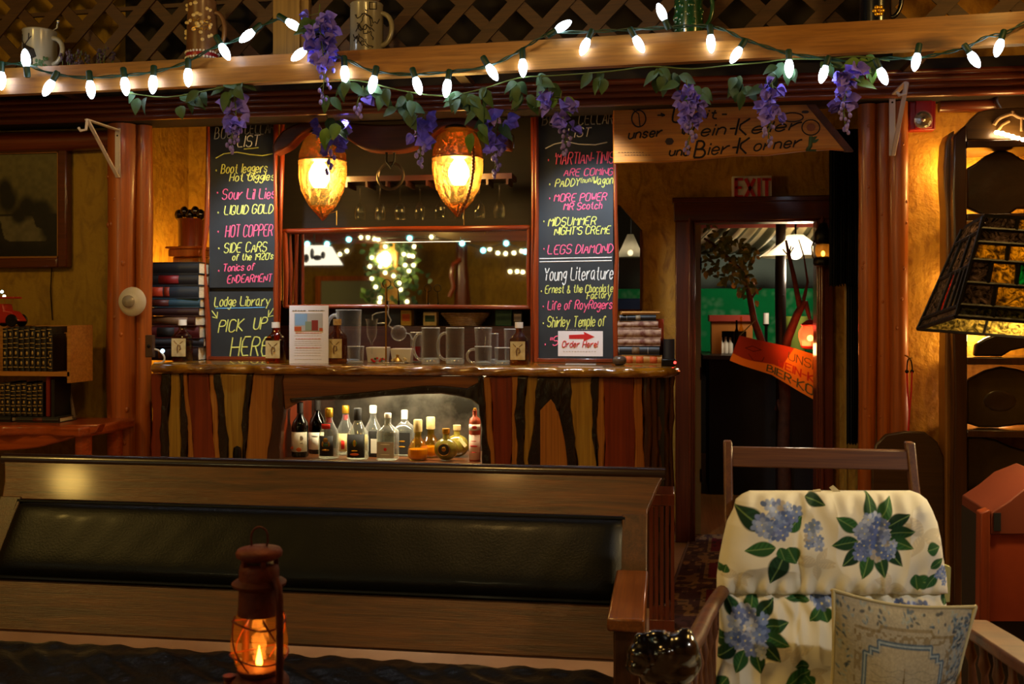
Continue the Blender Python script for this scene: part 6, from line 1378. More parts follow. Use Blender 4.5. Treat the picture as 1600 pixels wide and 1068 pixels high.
for k in range(4):
    b = MB(); ld = MB()
    for (v0, v1, cols) in lay[k]:
        for (u0, u1, c) in cols:
            b.m = c; b.hexa([face(k, u0, v0), face(k, u1, v0), face(k, u1, v1), face(k, u0, v1)], [face(k, u0, v0, -.003), face(k, u1, v0, -.003), face(k, u1, v1, -.003), face(k, u0, v1, -.003)])
            ld.tube([face(k, u0, v0, .001), face(k, u0, v1, .001)], .0065, 6)
        ld.tube([face(k, 0, v0, .001), face(k, 1, v0, .001)], .0065, 6)
    o = b.build('shade_side', PM, fl, smooth=0, label=['front side of amber, green and red panes', 'side of amber, green and red panes', 'back side of yellow panes', 'dusky side with a few amber slits'][k]); ld.build('leading', MT['iron'], o)
b = MB(); cm = Rt @ Vector((Wb/2, Db/2, 0)); ct_ = Rt @ Vector((Wb/2, Db/2, Hs))
b.hexa([face(0, 0, 1), face(0, 1, 1), face(2, 0, 1), face(2, 1, 1)], [face(0, 0, 1.04), face(0, 1, 1.04), face(2, 0, 1.04), face(2, 1, 1.04)]); b.build('shade_cap', MT['iron'], fl)
b = MB(); b.tube([(fl.location.x, fl.location.y, .02), (fl.location.x, fl.location.y, 1.40), cm+Vector((0, 0, .03)), ct_], .014, 12); b.build('pole', MT['iron'], fl)
b = MB(); b.lathe([(.16, 0), (.16, .015), (.10, .03), (.03, .05), (.015, .08)], (fl.location.x, fl.location.y, 0), 28); b.build('base', MT['iron'], fl)
b = MB(); b.ell(cm.lerp(ct_, .42)+Vector((.05, -.03, 0)), (.03, .03, .04), 14, 10); b.build('bulb', emit('lamp_bulb', (1, .74, .34), 900), fl)
# hook and red cord on the east log post
rc_ = thing('bungee_loop', 'looped red elastic cord hanging from a brass hook on the east log post', 'cord', P(1420, 690, 4.96)); Y = 4.965
b = MB(); b.tube([P(1414, 555, 4.99), P(1419, 557, Y), P(1421, 562, Y), P(1425, 558, Y)], .004, 8); b.build('hook', MT['brass'], rc_)
b = MB(); b.tube([P(x, y, Y) for x, y in smooth_px([(1417, 580), (1418, 565), (1421, 559), (1424, 565), (1426, 580)], 3)], .003, 6); b.build('loop', MT['iron'], rc_)
b = MB(); b.tube([P(x, y, Y) for x, y in ((1417, 580), (1418, 610), (1421, 640), (1419, 688))], .0038, 6); b.tube([P(x, y, Y-.005) for x, y in ((1425, 580), (1424, 610), (1421, 645), (1418, 688))], .0038, 6); b.build('elastic', MT['ink_r'], rc_)
b = MB(); b.ell(P(1417, 580, Y), .009, 8, 6); b.ell(P(1425, 580, Y), .009, 8, 6); b.build('bead', MT['iron'], rc_); b = MB(); b.ell(P(1418, 690, Y), (.022, .012, .012), 10, 6); b.build('knot', MT['iron'], rc_)
# arched board leaning at the foot of the wall
b = MB(); L = wp_([(1358, 990), (1358, 720), (1364, 692), (1380, 676), (1410, 671), (1440, 672), (1460, 688), (1470, 712), (1471, 990)], 5.0); b.wallprism(L[::-1], 4.93, 4.96); b.v = [Vector((v.x, v.y+(v.z-.4)*.02, max(v.z, .0))) for v in b.v]
tag(b.build('headboard', wood('headboard_wood', C('#34200c'), C('#4a3014'), 'X', 1.4, .45, .2, .06), bevel=.008), 'round-topped dark wooden headboard leaning at the foot of the east wall', 'headboard')
# pleated dark cloth hung beside the doorway
cu = thing('hanging_cloth', 'long dark pleated cloth hung beside the doorway', 'curtain', (P(1325, 690, 6.2).x, 6.2, P(1330, 690, 6.2).z)); b = MB()
def cloth(x0, x1, y0, y1, Yq, n):
    vs = []; fs = []
    for j, y in enumerate((y0, (y0+y1)/2, y1)):
        for i in range(n+1): q = P(x0+(x1-x0)*i/n, y+3*math.sin(i*1.7)*(j == 2), Yq); vs.append((q.x, Yq+.02*math.sin(i*1.9), q.z))
    for j in range(2):
        for i in range(n): fs.append((j*(n+1)+i, (j+1)*(n+1)+i, (j+1)*(n+1)+i+1, j*(n+1)+i+1))
    b._add(vs, fs)
cloth(1296, 1342, 205, 445, 6.20, 40); b.build('upper_folds', MT['cloth_dark'], cu, solid=.004)
b = MB(); cloth(1323, 1344, 440, 692, 6.22, 18); b.build('lower_tail', MT['cloth_dark'], cu, solid=.004)
b = MB(); a_ = P(1290, 205, 6.2); b.tube([a_, (1.6, 6.2, a_.z)], .01, 8); b.build('rod', MT['iron'], cu)
b = MB(); a_ = P(1322, 250, 6.3); b.tube([(a_.x, 6.3, 0), (a_.x, 6.3, P(1322, 250, 6.3).z)], .012, 8); tag(b.build('bamboo_pole', MT['sap_y']), 'thin tan pole standing behind the hanging dark cloth', 'pole')
# sconce lantern on the door case
Y = 6.36; sc_ = thing('wall_lantern', 'small black lantern with an amber glass fixed to the east side of the door case', 'lantern', P(1286, 415, Y)); s = SZ(1286, Y); c = P(1286, 415, Y)
lath([(13*s, 0), (15*s, 3*s), (15*s, 10*s), (11*s, 14*s)], sc_, MT['iron'], 'base', 20, loc=c); lath([(9*s, 14*s), (12*s, 20*s), (12*s, 28*s), (10*s, 33*s)], sc_, MT['amber_clear'], 'globe', 20, loc=c, capless=True)
lath([(10*s, 33*s), (13*s, 36*s), (13*s, 52*s), (9*s, 58*s), (6*s, 66*s), (0, 68*s)], sc_, MT['iron'], 'hood', 20, loc=c)
b = MB(); b.ell(c+Vector((0, 0, 19*s)), (3*s, 3*s, 4.5*s), 10, 8); b.build('flame', emit('small_flame', (1, .42, .06), 14), sc_)
b = MB(); b.tube([c+Vector((-13*s, 0, 40*s)), c+Vector((-17*s, 0, 30*s)), c+Vector((-16*s, 0, 15*s)), c+Vector((-12*s, 0, 8*s))], 1.2*s, 6); b.box(c+Vector((0, .06, 20*s)), (10*s, .07, 6*s)); b.build('bracket', MT['iron'], sc_)
# ---------------------------------------------------------------- the room beyond the doorway
b = MB(); A, B_ = P(950, 548, 9.9), P(1290, 450, 9.9); nu, nv = 220, 60; U, V = np.meshgrid(np.linspace(0, 1, nu), np.linspace(0, 1, nv))
pt = Paint(U*(B_.x-A.x), V*(B_.z-A.z), C('#0ca85c')); rg = random.Random(8)
for k in range(46):
    x, y = rg.uniform(0, B_.x-A.x), rg.uniform(0, B_.z-A.z)
    for j in range(6): pt.ell(x+rg.uniform(-.07, .07), y+rg.uniform(-.07, .07), rg.uniform(.02, .05), rg.uniform(.02, .04), C('#7cc890'), rg.uniform(0, 3), .8, .55)
gp_ = thing('green_wall_hanging', 'bright green patterned hanging on the far wall beyond the doorway', 'wall hanging', ((A.x+B_.x)/2, 9.9, A.z)); XYZ = np.stack([A.x+(B_.x-A.x)*U, np.full_like(U, 9.9), A.z+(B_.z-A.z)*V], -1); sheet('cloth', XYZ, pt.I, MT['print'], gp_, XYZ+np.array([0, .01, 0]))
aw = thing('striped_awning', 'striped cloth awning hung under the ceiling of the room beyond the doorway', 'awning', P(1190, 370, 9)); nu, nv = 200, 30; U, V = np.meshgrid(np.linspace(0, 1, nu), np.linspace(0, 1, nv))
xa_, xb_ = P(1090, 360, 8.6).x, P(1330, 360, 8.6).x; yy_ = 8.3+1.5*V; zz_ = P(1180, 352, 8.3).z-.10*V-.10*np.sin(V*3.14)+.02*np.sin(U*60)
pt = Paint(U, V, C('#c8bc98')); pt.put((np.sin(U*2*math.pi*13) > .0)*1.0, C('#4c4c38')); XYZ = np.stack([xa_+(xb_-xa_)*U-.5*V*(1-U), yy_, zz_], -1); sheet('canopy', XYZ, pt.I, MT['print'], aw, XYZ+np.array([0, 0, .01]))
b = MB(); z_ = P(1180, 352, 8.3).z; b.bx((xa_, 8.285, z_-.02), (xb_, 8.30, z_+.07)); b.build('valance', pbr('valance_red', C('#7a3028'), .8), aw, smooth=0)
def pend(px, py, Yq, wpx, hpx, lab, en):
    s = SZ(px, Yq); c = P(px, py, Yq); o = thing('pendant_lamp', lab, 'pendant lamp', c, 0, 'pendant lamps beyond the doorway'); W_ = wpx*s/2; H = hpx*s
    b = MB(); b.lathe([(W_, 0), (W_*.62, H*.45), (W_*.22, H)], c, 28); b.f = [f for f in b.f if len(f) == 4]; b.mi = [0]*len(b.f); b.build('shade', glow_glass('shade_parchment%d' % px, (.9, .8, .6), (1, .86, .62), .8, .03, .1), o)
    b = MB(); b.ell(c+Vector((0, 0, H*.2)), W_*.2, 14, 10); b.build('bulb', emit('pendant_bulb%d' % px, (1, .86, .62), en), o)
    b = MB(); b.tube([c+Vector((0, 0, H*.3)), (c.x, c.y, 2.9)], .008, 6); b.build('cord', MT['iron'], o)
pend(1243, 401, 8.04, 112, 34, 'lit parchment pendant lamp seen at the top of the doorway', 5); pend(985, 402, 8.7, 44, 36, 'small lit parchment pendant lamp seen through the little alcove window', 9)
lamp('POINT', 'beyond_pendant', P(1243, 398, 8.04)-Vector((0, 0, .12)), 22, (1, .84, .6), .12); lamp('POINT', 'awning_fill', P(1200, 372, 8.75), 9, (1, .88, .66), .08)  # the second light is added behind the pendant to brighten the awning
lamp('SPOT', 'beyond_green_spot', (P(1190, 400, 9.0).x, 9.0, 2.3), 190, (.75, 1, .75), .1, P(1190, 490, 9.9), 95, .6)
log(1220, 8, 8.0, 2.85, 6, 'trim_10', wood('beyond_post', C('#1c0e08'), C('#30180c'), 'Z', 1.4, .5, .2, .1), knots=4)
b = MB(); b.bx((P(1087, 500, 6.95).x-.02, 6.65, .01), (P(1087, 500, 6.95).x+.025, 7.35, 2.0)); ld_ = struct('door_2', b, pbr('pale_door_edge', C('#b8a884'), .6), smooth=0)
b = MB()
for z in (.35, 1.0, 1.7): b.bx((P(1087, 500, 6.95).x+.02, 6.64, z), (P(1087, 500, 6.95).x+.03, 6.66, z+.08))
b.build('hinge', MT['iron'], ld_, smooth=0)
dc = thing('dark_counter', 'black-fronted service counter in the room beyond the doorway', 'counter', (P(1190, 700, 8.3).x, 8.5, 0)); x0, x1, zc = P(1102, 600, 8.2).x, P(1400, 600, 8.2).x, P(1150, 555, 8.2).z
b = MB(); b.bx((x0+.03, 8.2, 0), (x1, 8.9, zc-.03)); b.build('body', pbr('counter_black', C('#0a0606'), .7), dc, smooth=0); b = MB(); b.bx((x0-.02, 8.15, zc-.03), (x1+.02, 8.95, zc)); b.build('top', pbr('counter_top_dark', C('#241a16'), .4), dc, smooth=0)
oc = thing('bottle_cabinet', 'orange wooden cabinet with a red top and bottles inside, on the counter beyond the doorway', 'cabinet', (P(1143, 550, 8.6).x, 8.6, zc+.001)); a, d = P(1112, 552, 8.5), P(1176, 492, 8.5); a.z = zc+.001
om = pbr('cabinet_orange', C('#a8641c'), .6)
b = MB(); b.bx((a.x, 8.5, a.z), (a.x+.08, 8.75, d.z-.05)); b.build('side', om, oc, smooth=0); b = MB(); b.bx((d.x-.05, 8.5, a.z), (d.x, 8.75, d.z-.05)); b.build('side', om, oc, smooth=0); b = MB(); b.bx((a.x+.08, 8.70, a.z), (d.x-.05, 8.75, d.z-.05)); b.build('back', MT['dark'], oc, smooth=0); b = MB(); b.bx((a.x+.08, 8.5, d.z-.13), (d.x-.05, 8.52, d.z-.05)); b.build('rail', om, oc, smooth=0)
b = MB(); b.bx((a.x-.02, 8.47, d.z-.05), (d.x+.02, 8.78, d.z)); b.build('top', pbr('cabinet_red', C('#9a3424'), .5), oc, smooth=0)
for i, (px, yt, m, lab, Yq) in enumerate(((1127, 527, MT['label_w'], 'first white-labelled bottle inside the orange cabinet', 8.6), (1134, 526, MT['label_w'], 'second white-labelled bottle inside the orange cabinet', 8.6), (1141, 527, MT['label_w'], 'third white-labelled bottle inside the orange cabinet', 8.6), (1151, 500, MT['bottle_dark'], 'dark bottle standing before the orange cabinet beyond the doorway', 8.38), (1158, 494, MT['spirit_y'], 'pale bottle standing before the orange cabinet beyond the doorway', 8.38))):
    x = P(px, 540, Yq).x; H = max(.12, P(px, yt, Yq).z-zc); o = thing('bottle', lab, 'bottle', (x, Yq, zc+.001), 0, 'bottles beyond the doorway'); lath([(.9*.022, 0), (.022, .01), (.022, H*.6), (.009, H*.75), (.008, H), (0, H)], o, m, 'glass', 14)
ca = thing('pillar_candle', 'white pillar candle on a dark holder beyond the doorway', 'candle', (P(1197, 510, 8.5).x, 8.5, zc+.001)); zt_ = P(1197, 506, 8.5).z; lath([(.05, 0), (.05, .01), (.012, .03), (.012, zt_-zc-.02), (.03, zt_-zc)], ca, MT['iron'], 'holder', 16); lath([(.022, zt_-zc), (.022, P(1197, 489, 8.5).z-zc), (0, P(1197, 489, 8.5).z-zc)], ca, MT['white'], 'wax', 16)
# tree with leaves, and the banner hung on it
tr = thing('indoor_tree', 'leafy twisted tree standing just beyond the doorway', 'tree', (P(1226, 830, 7.3).x, 7.3, 0)); b = MB(); Y = 7.3
b.tube([(P(1226, 800, Y).x, Y, 0)]+[P(x, y, Y) for x, y in ((1226, 760), (1224, 690), (1227, 620), (1222, 570), (1230, 530), (1246, 490), (1258, 470))], [.05, .046, .042, .038, .034, .032, .028, .022], 12)
b.tube([P(x, y, Y) for x, y in ((1258, 470), (1266, 500), (1263, 520))], [.018, .012, .006], 8); b.tube([P(x, y, Y) for x, y in ((1250, 480), (1240, 430), (1232, 395), (1228, 375))], [.02, .016, .012, .008], 8); b.tube([P(x, y, Y) for x, y in ((1255, 472), (1262, 440), (1256, 400), (1248, 374))], [.014, .008, .005, .004], 8); b.tube([P(x, y, Y) for x, y in ((1224, 650), (1214, 625), (1212, 640))], [.02, .014, .01], 8)
b.tube([P(x, y, Y+.1) for x, y in ((1222, 580), (1196, 550), (1178, 500), (1170, 455), (1164, 430), (1140, 405), (1112, 380), (1100, 372))], [.032, .028, .024, .02, .018, .016, .012, .008], 10); b.tube([P(x, y, Y+.1) for x, y in ((1172, 470), (1182, 455), (1190, 450))], .008, 6)
for (x, y) in ((1223, 395), (1236, 390), (1240, 392)): b.tube([P(1232, 400, Y), P(x, y-6, Y)], .005, 5)
b.build('trunk', pbr('tree_bark', C('#3a2214'), .7, 0, 0, .3, C('#50301c'), 20, .4, 30), tr); b = MB(); rg = random.Random(14)
for k in range(230):
    q = rg.random(); x = 1098+rg.random()**.8*85; y = 372+ (x-1098)*.55+rg.uniform(-28, 52); b.m = rg.choice((0, 0, 1)); s = SZ(1140, Y)
    a = rg.uniform(0, 6.28); b.leaf(P(x, y, Y+rg.uniform(-.25, .3)), Vector((math.cos(a), rg.uniform(-.6, .6), math.sin(a)-.4)), Vector((rg.uniform(-.6, .6), -1, rg.uniform(0, 1))), s*rg.uniform(8, 15), s*rg.uniform(5, 9), .3, 4)
b.build('leaves', [pbr('tree_leaf', C('#46522a'), .6, 0, 0, .4, C('#6a7838'), 10), pbr('tree_leaf_pale', C('#8c9450'), .6)], tr, smooth=60)
Y = 7.12; bn = thing('banner', 'sagging orange cloth banner with rows of letters hung across the doorway tree', 'banner', P(1210, 620, Y)); nu, nv = 260, 110; U, V = np.meshgrid(np.linspace(0, 1, nu), np.linspace(0, 1, nv))
def bpx(u, v):
    tx = np.interp(u, [0, .30, .60, 1.0], [1156, 1190, 1232, 1300]); ty = np.interp(u, [0, .30, .60, 1.0], [524, 532, 541, 562]); bx2 = np.interp(u, [0, .15, .45, .75, 1.0], [1140, 1160, 1205, 1250, 1300]); by2 = np.interp(u, [0, .15, .45, .75, 1.0], [563, 571, 585, 612, 640])
    return tx+(bx2-tx)*(1-v), ty+(by2-ty)*(1-v)
PX, PY = bpx(U, V); XYZ = np.zeros(U.shape+(3,))
for i in range(nv):
    for j in range(nu): q = P(PX[i, j], PY[i, j], Y); XYZ[i, j] = (q.x, Y+.03*math.sin(U[i, j]*7+V[i, j]*1.5)-.05*U[i, j], q.z)
pt = Paint(U*2.0, V, C('#d8801c')); pt.put((U < .52+.18*(V-.3))*(V > .30-.05*np.sin(U*9))*.92, C('#8c1c10'))
def bl(txt, u0, u1, base, cap, col, w_):
    ls, W_ = strokes(txt, False)
    for l in ls: pt.line([((u0+(u1-u0)*a/W_)*2.0, base+(q-2)/6*cap) for a, q in l], w_, col)
bl('BIER-KOR', .40, .92, .08, .20, C('#3c4a2c'), .020); bl('WEIN-KEL', .50, 1.0, .36, .18, C('#b02c14'), .020); bl('UNSER', .60, .96, .66, .20, C('#4a4428'), .012); pt.line([(.25, .62), (.4, .75), (.62, .70), (.45, .58), (.25, .62)], .012, C('#3a100a')); pt.line([(.36, .45), (.5, .28), (.68, .34), (.7, .48)], .010, C('#4a120a'))
sheet('cloth', XYZ, pt.I, MT['print'], bn, XYZ+np.array([0, .006, 0])); b = MB(); b.tube([P(1156, 524, Y), P(1180, 500, Y+.15), P(1178, 492, Y+.2)], .004, 5); b.build('cord', MT['stem'], bn)
rl = thing('red_lantern', 'glowing red glass lantern hanging from the tree beyond the doorway', 'lantern', P(1266, 540, 7.0)); Y = 7.0; s = SZ(1266, Y); c = P(1266, 540, Y)
lath([(15*s, 0), (19*s, 12*s), (19*s, 22*s), (13*s, 31*s)], rl, glow_glass('red_glass', (1, .22, .12), (1, .25, .15), .6, .05, .2), 'glass', 6, loc=c, capless=True); lath([(13*s, 31*s), (16*s, 33*s), (6*s, 40*s), (0, 42*s)], rl, MT['alarm'], 'hood', 6, loc=c); lath([(8*s, -5*s), (16*s, -2*s), (15*s, 0)], rl, MT['alarm'], 'base', 6, loc=c)
b = MB(); b.ell(c+Vector((0, 0, 12*s)), 5*s, 12, 8); b.build('bulb', emit('red_lantern_bulb', (1, .40, .14), 60), rl); b = MB(); b.tube([c+Vector((0, 0, 40*s)), P(1263, 515, 7.15), P(1263, 505, 7.25)], .004, 6); b.build('hanger', MT['iron'], rl)
lamp('POINT', 'red_lantern_glow', c+Vector((-.10, -.08, -.02)), 1.9, (1, .30, .08), .04); lamp('POINT', 'red_tree_glow', P(1246, 512, 7.15), 1.0, (1, .05, .03), .03)
pl = thing('flower_pot', 'pale green pot on the counter beyond the doorway, beside the red lantern', 'pot', (P(1245, 520, 8.6).x, 8.6, zc+.001)); zt_ = P(1245, 494, 8.6).z-zc; lath([(.06, 0), (.08, zt_*.6), (.10, zt_), (.085, zt_), (0, zt_*.8)], pl, pbr('pot_green', C('#8a9a3c'), .5), 'pot', 20)
bt = thing('blue_tablecloth_box', 'blue cloth-covered box seen through the little alcove window', 'box', (P(985, 480, 9.3).x, 9.3, 0)); a, d = P(950, 485, 9.2), P(1004, 466, 9.2); b = MB(); b.bx((a.x, 9.2, 0), (d.x, 9.6, d.z)); b.build('cloth', pbr('blue_cloth', C('#16305c'), .8), bt, bevel=.02)
# ---------------------------------------------------------------- what the bar mirror shows: the far side of this room
def V_(px, py, Yv): p = P(px, py, Yv); return Vector((p.x, 2*YM-p.y, p.z))
a, d = V_(597, 500, 13.2), V_(626, 500, 13.2); b = MB(); b.bx((a.x, a.y-.15, 0), (d.x, a.y+.15, ZC)); struct('trim_11', b, wood('rear_post', C('#b07820'), C('#c89438'), 'Z', 1.2, .5, .1, .05), bevel=.02)
b = MB(); z_ = V_(610, 379, 12.6).z; b.bx((XL+.05, V_(610, 379, 12.6).y-.08, z_), (XRT-.05, V_(610, 379, 12.6).y+.08, z_+.16)); struct('trim_12', b, MT['beam'], smooth=0)
wl = thing('post_lamp', 'glowing lamp on the ivy-wrapped post, seen in the bar mirror', 'lamp', V_(607, 412, 13.0)); c = V_(607, 412, 13.0); y_ = c.y+.14; b = MB(); b.ell((c.x, y_, c.z+.06), (.06, .06, .09), 16, 10); b.build('bulb', emit('post_lamp_bulb', (1, .80, .34), 60), wl); b = MB(); b.lathe([(.07, 0), (.05, .02), (.03, .03)], (c.x, y_, c.z-.06), 16); b.build('base', MT['brass'], wl)
lamp('POINT', 'post_lamp_glow', (c.x, y_+.16, c.z+.05), 9, (1, .72, .24), .06)
iv = thing('ivy_garland', 'ivy wrapped around the lit post, seen in the bar mirror', 'ivy', (a.x+.1, a.y, .5)); iv['kind'] = 'stuff'; b = MB(); rg = random.Random(4)
for k in range(420):
    x = rg.gauss(612, 18); y = rg.uniform(376, 482)
    if 602 < x < 622 and rg.random() < .7: continue
    q = V_(x, y, 12.9+rg.uniform(-.1, .5)); an = rg.uniform(0, 6.28); b.m = rg.choice((0, 0, 1)); b.leaf(q, (math.cos(an), rg.uniform(-.5, .5), math.sin(an)), (rg.uniform(-.5, .5), 1, rg.uniform(0, .8)), .09, .07, .2, 4)
b.build('leaves', [MT['leaf'], MT['leaf_l']], iv, smooth=60)
def strand(name, lab, pts, m, Yv, wire=True, r=.022):
    o = thing(name, lab, 'string lights', V_(pts[0][0], pts[0][1], Yv))
    if wire: b = MB(); b.tube([V_(x, y-1.5, Yv) for x, y in pts], .005, 5); b.build('wire', MT['wire'], o)
    for x, y in pts: b = MB(); b.ell(V_(x, y, Yv-.03), r, 10, 6); b.build('bulb', m, o, label='glowing bulb')
strand('fairy_lights', 'warm fairy lights twined in the ivy of the lit post, seen in the bar mirror', [(602, 385), (581, 402), (578, 416), (594, 416), (602, 426), (581, 435), (587, 448), (594, 465), (593, 472), (636, 471), (626, 452), (624, 442), (615, 431), (639, 423), (633, 414), (646, 414), (645, 400), (639, 399), (631, 397), (647, 385)], MT['fairy'], 12.75)
strand('fairy_lights', 'warm fairy lights strung under the beam, seen in the bar mirror', [(531, 397), (542, 392), (564, 371), (575, 371), (585, 373), (591, 374), (674, 370), (765, 389), (778, 395), (790, 396), (803, 395), (815, 392)], MT['fairy'], 12.4)
strand('fairy_lights', 'short warm fairy lights by the mirror image of the east wall', [(797, 424), (808, 424), (817, 425)], MT['fairy'], 13); strand('fairy_lights', 'two warm fairy lights among leaves at the west end of the mirror image', [(455, 420), (468, 443)], MT['fairy'], 12)
strand('teal_string_lights', 'teal string lights across the top of the mirror image', [(457, 371), (480, 381), (511, 381), (545, 374), (640, 372), (722, 380), (755, 391), (791, 380), (821, 393)], MT['teal'], 11.6, True, .028)
pw_ = thing('lit_shade', 'white glowing cut-out lamp shade, seen at the west end of the bar mirror', 'lamp', V_(492, 416, 10.6)); a, d = V_(455, 413, 10.6), V_(527, 384, 10.6); b = MB(); b.hexa([(a.x, a.y-.2, a.z), (d.x, a.y-.2, a.z), (d.x, a.y+.2, a.z), (a.x, a.y+.2, a.z)], [(a.x+.02, a.y-.12, d.z), (d.x-.10, a.y-.12, d.z), (d.x-.10, a.y+.12, d.z), (a.x+.02, a.y+.12, d.z)]); b.build('shade', emit('lit_parchment', (1, .88, .66), 1.6), pw_, smooth=0)
b = MB(); y_ = a.y+.215
for x, y, w2, h in ((463, 397, .05, .016), (459, 394, .012, .03), (470, 402, .03, .03), (488, 405, .03, .05), (497, 398, .015, .06), (505, 404, .05, .03), (514, 400, .02, .04)): q = V_(x, y, 10.6); b.ell((q.x, y_-.03, q.z), (w2, .06, h), 8, 6)
b.tube([((a.x+d.x)/2, a.y, d.z), ((a.x+d.x)/2, a.y, ZC)], .01, 6); b.build('silhouettes', MT['iron'], pw_, label='dark cut-out silhouettes')
gb = thing('green_board', 'grey-green framed board on the rear wall, seen in the bar mirror', 'board', V_(548, 480, 14.1)); a, d = V_(500, 486, 14.1), V_(598, 438, 14.1); b = MB(); b.bx((a.x, YN+.001, a.z), (d.x, YN+.05, d.z)); b.build('panel', pbr('board_green', C('#8a9078'), .5), gb, smooth=0); b = MB(); b.bx((a.x-.08, YN+.001, d.z), (d.x+.05, YN+.07, d.z+.07)); b.bx((a.x-.08, YN+.001, a.z), (a.x, YN+.07, d.z+.001)); b.build('frame', MT['log'], gb, smooth=0)
a, d = V_(716, 500, 13.6), V_(736, 500, 13.6); b = MB(); b.tube([(a.x+.05, a.y, 0), (a.x+.06, a.y, 1.5), (a.x+.05, a.y, 2.1), (a.x+.04, a.y, ZC)], [.10, .12, .08, .06], 12); struct('trim_13', b, MT['doorwood'])
b = MB(); b.tube([V_(x, y, 13.5) for x, y in ((720, 405), (708, 412), (705, 430), (709, 448), (702, 463))], .03, 8); tag(b.build('bentwood_arm', MT['redwood']), 'bent dark wooden arm beside the carved rear post, seen in the mirror', 'coat hook')
lamp('POINT', 'rear_room_lamp', (-1.4, -1.2, 2.8), 20, (1, .78, .36), .1)
# ---------------------------------------------------------------- oak settle with black leather
bx0, bx1 = -2.33, -.015
be = thing('oak_settle', 'long oak settle with a black leather back and seat before the bar', 'bench', ((bx0+bx1)/2, 2.8, 0))
def bk(x, s, off=0):
    """point of the raked back: s = 0 at its foot, 1 at the top; off towards the sitter"""
    n = Vector((0, -.822, .569)); return Vector((x, 3.0+.35*s, .40+.505*s))+n*off
def bprism(outline, o0, o1, name, mat, **kw):
    b = MB(); n = len(outline); vs = [bk(x, s, o1) for x, s in outline]+[bk(x, s, o0) for x, s in outline]
    b._add(vs, [tuple(range(n)), tuple(range(2*n-1, n-1, -1))]+[(i, n+i, n+(i+1) % n, (i+1) % n) for i in range(n)]); return b.build(name, mat, be, **kw)
xr_, xl_ = bx1, bx0
cr = [(xl_+.05, .735), (xr_-.045, .735), (xr_-.045, .78), (xr_-.030, .84), (xr_-.012, .92), (xr_+.004, .975), (xl_+.0, .975), (xl_+.015, .92), (xl_+.035, .84)]
bprism(cr, -.012, .016, 'crest_board', MT['oak'], bevel=.004)
b = MB(); b.tube([bk(xl_-.01, .99, .008), bk((xl_+xr_)/2, .99, .008), bk(xr_+.01, .99, .008)], .021, 12, flat=.75); b.build('top_rail', MT['oak_d'], be)
bprism([(xl_+.06, .01), (xr_-.05, .01), (xr_-.05, .30), (xl_+.06, .30)], -.01, .010, 'lower_board', MT['oak'], bevel=.003)
for x in (xl_+.085, xr_-.085): bprism([(x-.04, -.10), (x+.04, -.10), (x+.04, .75), (x-.04, .75)], -.02, .020, 'stile', MT['oak_z'], bevel=.004)
# leather back pad
b = MB(); nu, nv = 90, 16; x0, x1, s0, s1 = xl_+.115, xr_-.115, .285, .725; rg = random.Random(2)
vs = []
for j in range(nv+1):
    for i in range(nu+1):
        u, v = i/nu*2-1, j/nv*2-1; e = (1-abs(u)**30)*(1-abs(v)**6); off = .012+.034*e**.6+.0005*math.sin(u*31+v*2)*e+.0004*math.sin(u*57-v*5)*e
        vs.append(bk(x0+(x1-x0)*i/nu, s0+(s1-s0)*j/nv, off))
b._add(vs, [(j*(nu+1)+i, j*(nu+1)+i+1, (j+1)*(nu+1)+i+1, (j+1)*(nu+1)+i) for j in range(nv) for i in range(nu)]); b.build('back_pad', MT['leather'], be, smooth=80)
b = MB(); pe = [bk(x0, s0, .014), bk(x1, s0, .014), bk(x1, s1, .014), bk(x0, s1, .014)]; b.tube(pe, .008, 8, closed=True); b.build('piping', MT['leather'], be, label='welted edge of the leather back')
# seat
b = MB(); nu, nv = 110, 26; vs = []
for j in range(nv+1):
    for i in range(nu+1):
        u, v = i/nu*2-1, j/nv*2-1; e = max(0, (1-abs(u)**24)*(1-abs(v)**8))**.5
        wr = .006*math.sin(u*23+math.sin(v*4)*2)*math.sin(v*9+u*14)+.004*math.sin(u*61+v*17)
        vs.append(((xl_+.09)+(xr_-xl_-.20)*i/nu, 2.34+.575*j/nv, .375+.052*e+wr*e))
b._add(vs, [(j*(nu+1)+i, j*(nu+1)+i+1, (j+1)*(nu+1)+i+1, (j+1)*(nu+1)+i) for j in range(nv) for i in range(nu)]); b.build('seat_pad', MT['leather_seat'], be, smooth=80)
b = MB(); b.bx((xl_+.09, 2.34, .30), (xr_-.11, 2.90, .374)); b.build('seat_frame', MT['oak'], be, bevel=.004)
for x, lb in ((xl_-.02, None), (xr_-.085, None)):
    b = MB(); b.bx((x-.05, 2.60, .615), (x+.045, 3.10, .650)); b.build('arm', MT['oak_y'], be, bevel=.006)
    b = MB(); b.bx((x-.035, 2.62, 0), (x+.03, 2.70, .615)); b.build('leg', MT['oak_z'], be, bevel=.005)
    b = MB(); b.hexa([(x-.035, 2.98, 0), (x+.03, 2.98, 0), (x+.03, 3.06, 0), (x-.035, 3.06, 0)], [(x-.035, 3.06, .615), (x+.03, 3.06, .615), (x+.03, 3.13, .615), (x-.035, 3.13, .615)]); b.build('leg', MT['oak_z'], be, bevel=.005)
    b = MB(); b.bx((x-.012, 2.70, .30), (x+.01, 3.02, .615)); b.build('end_panel', MT['oak_z'], be, smooth=0)
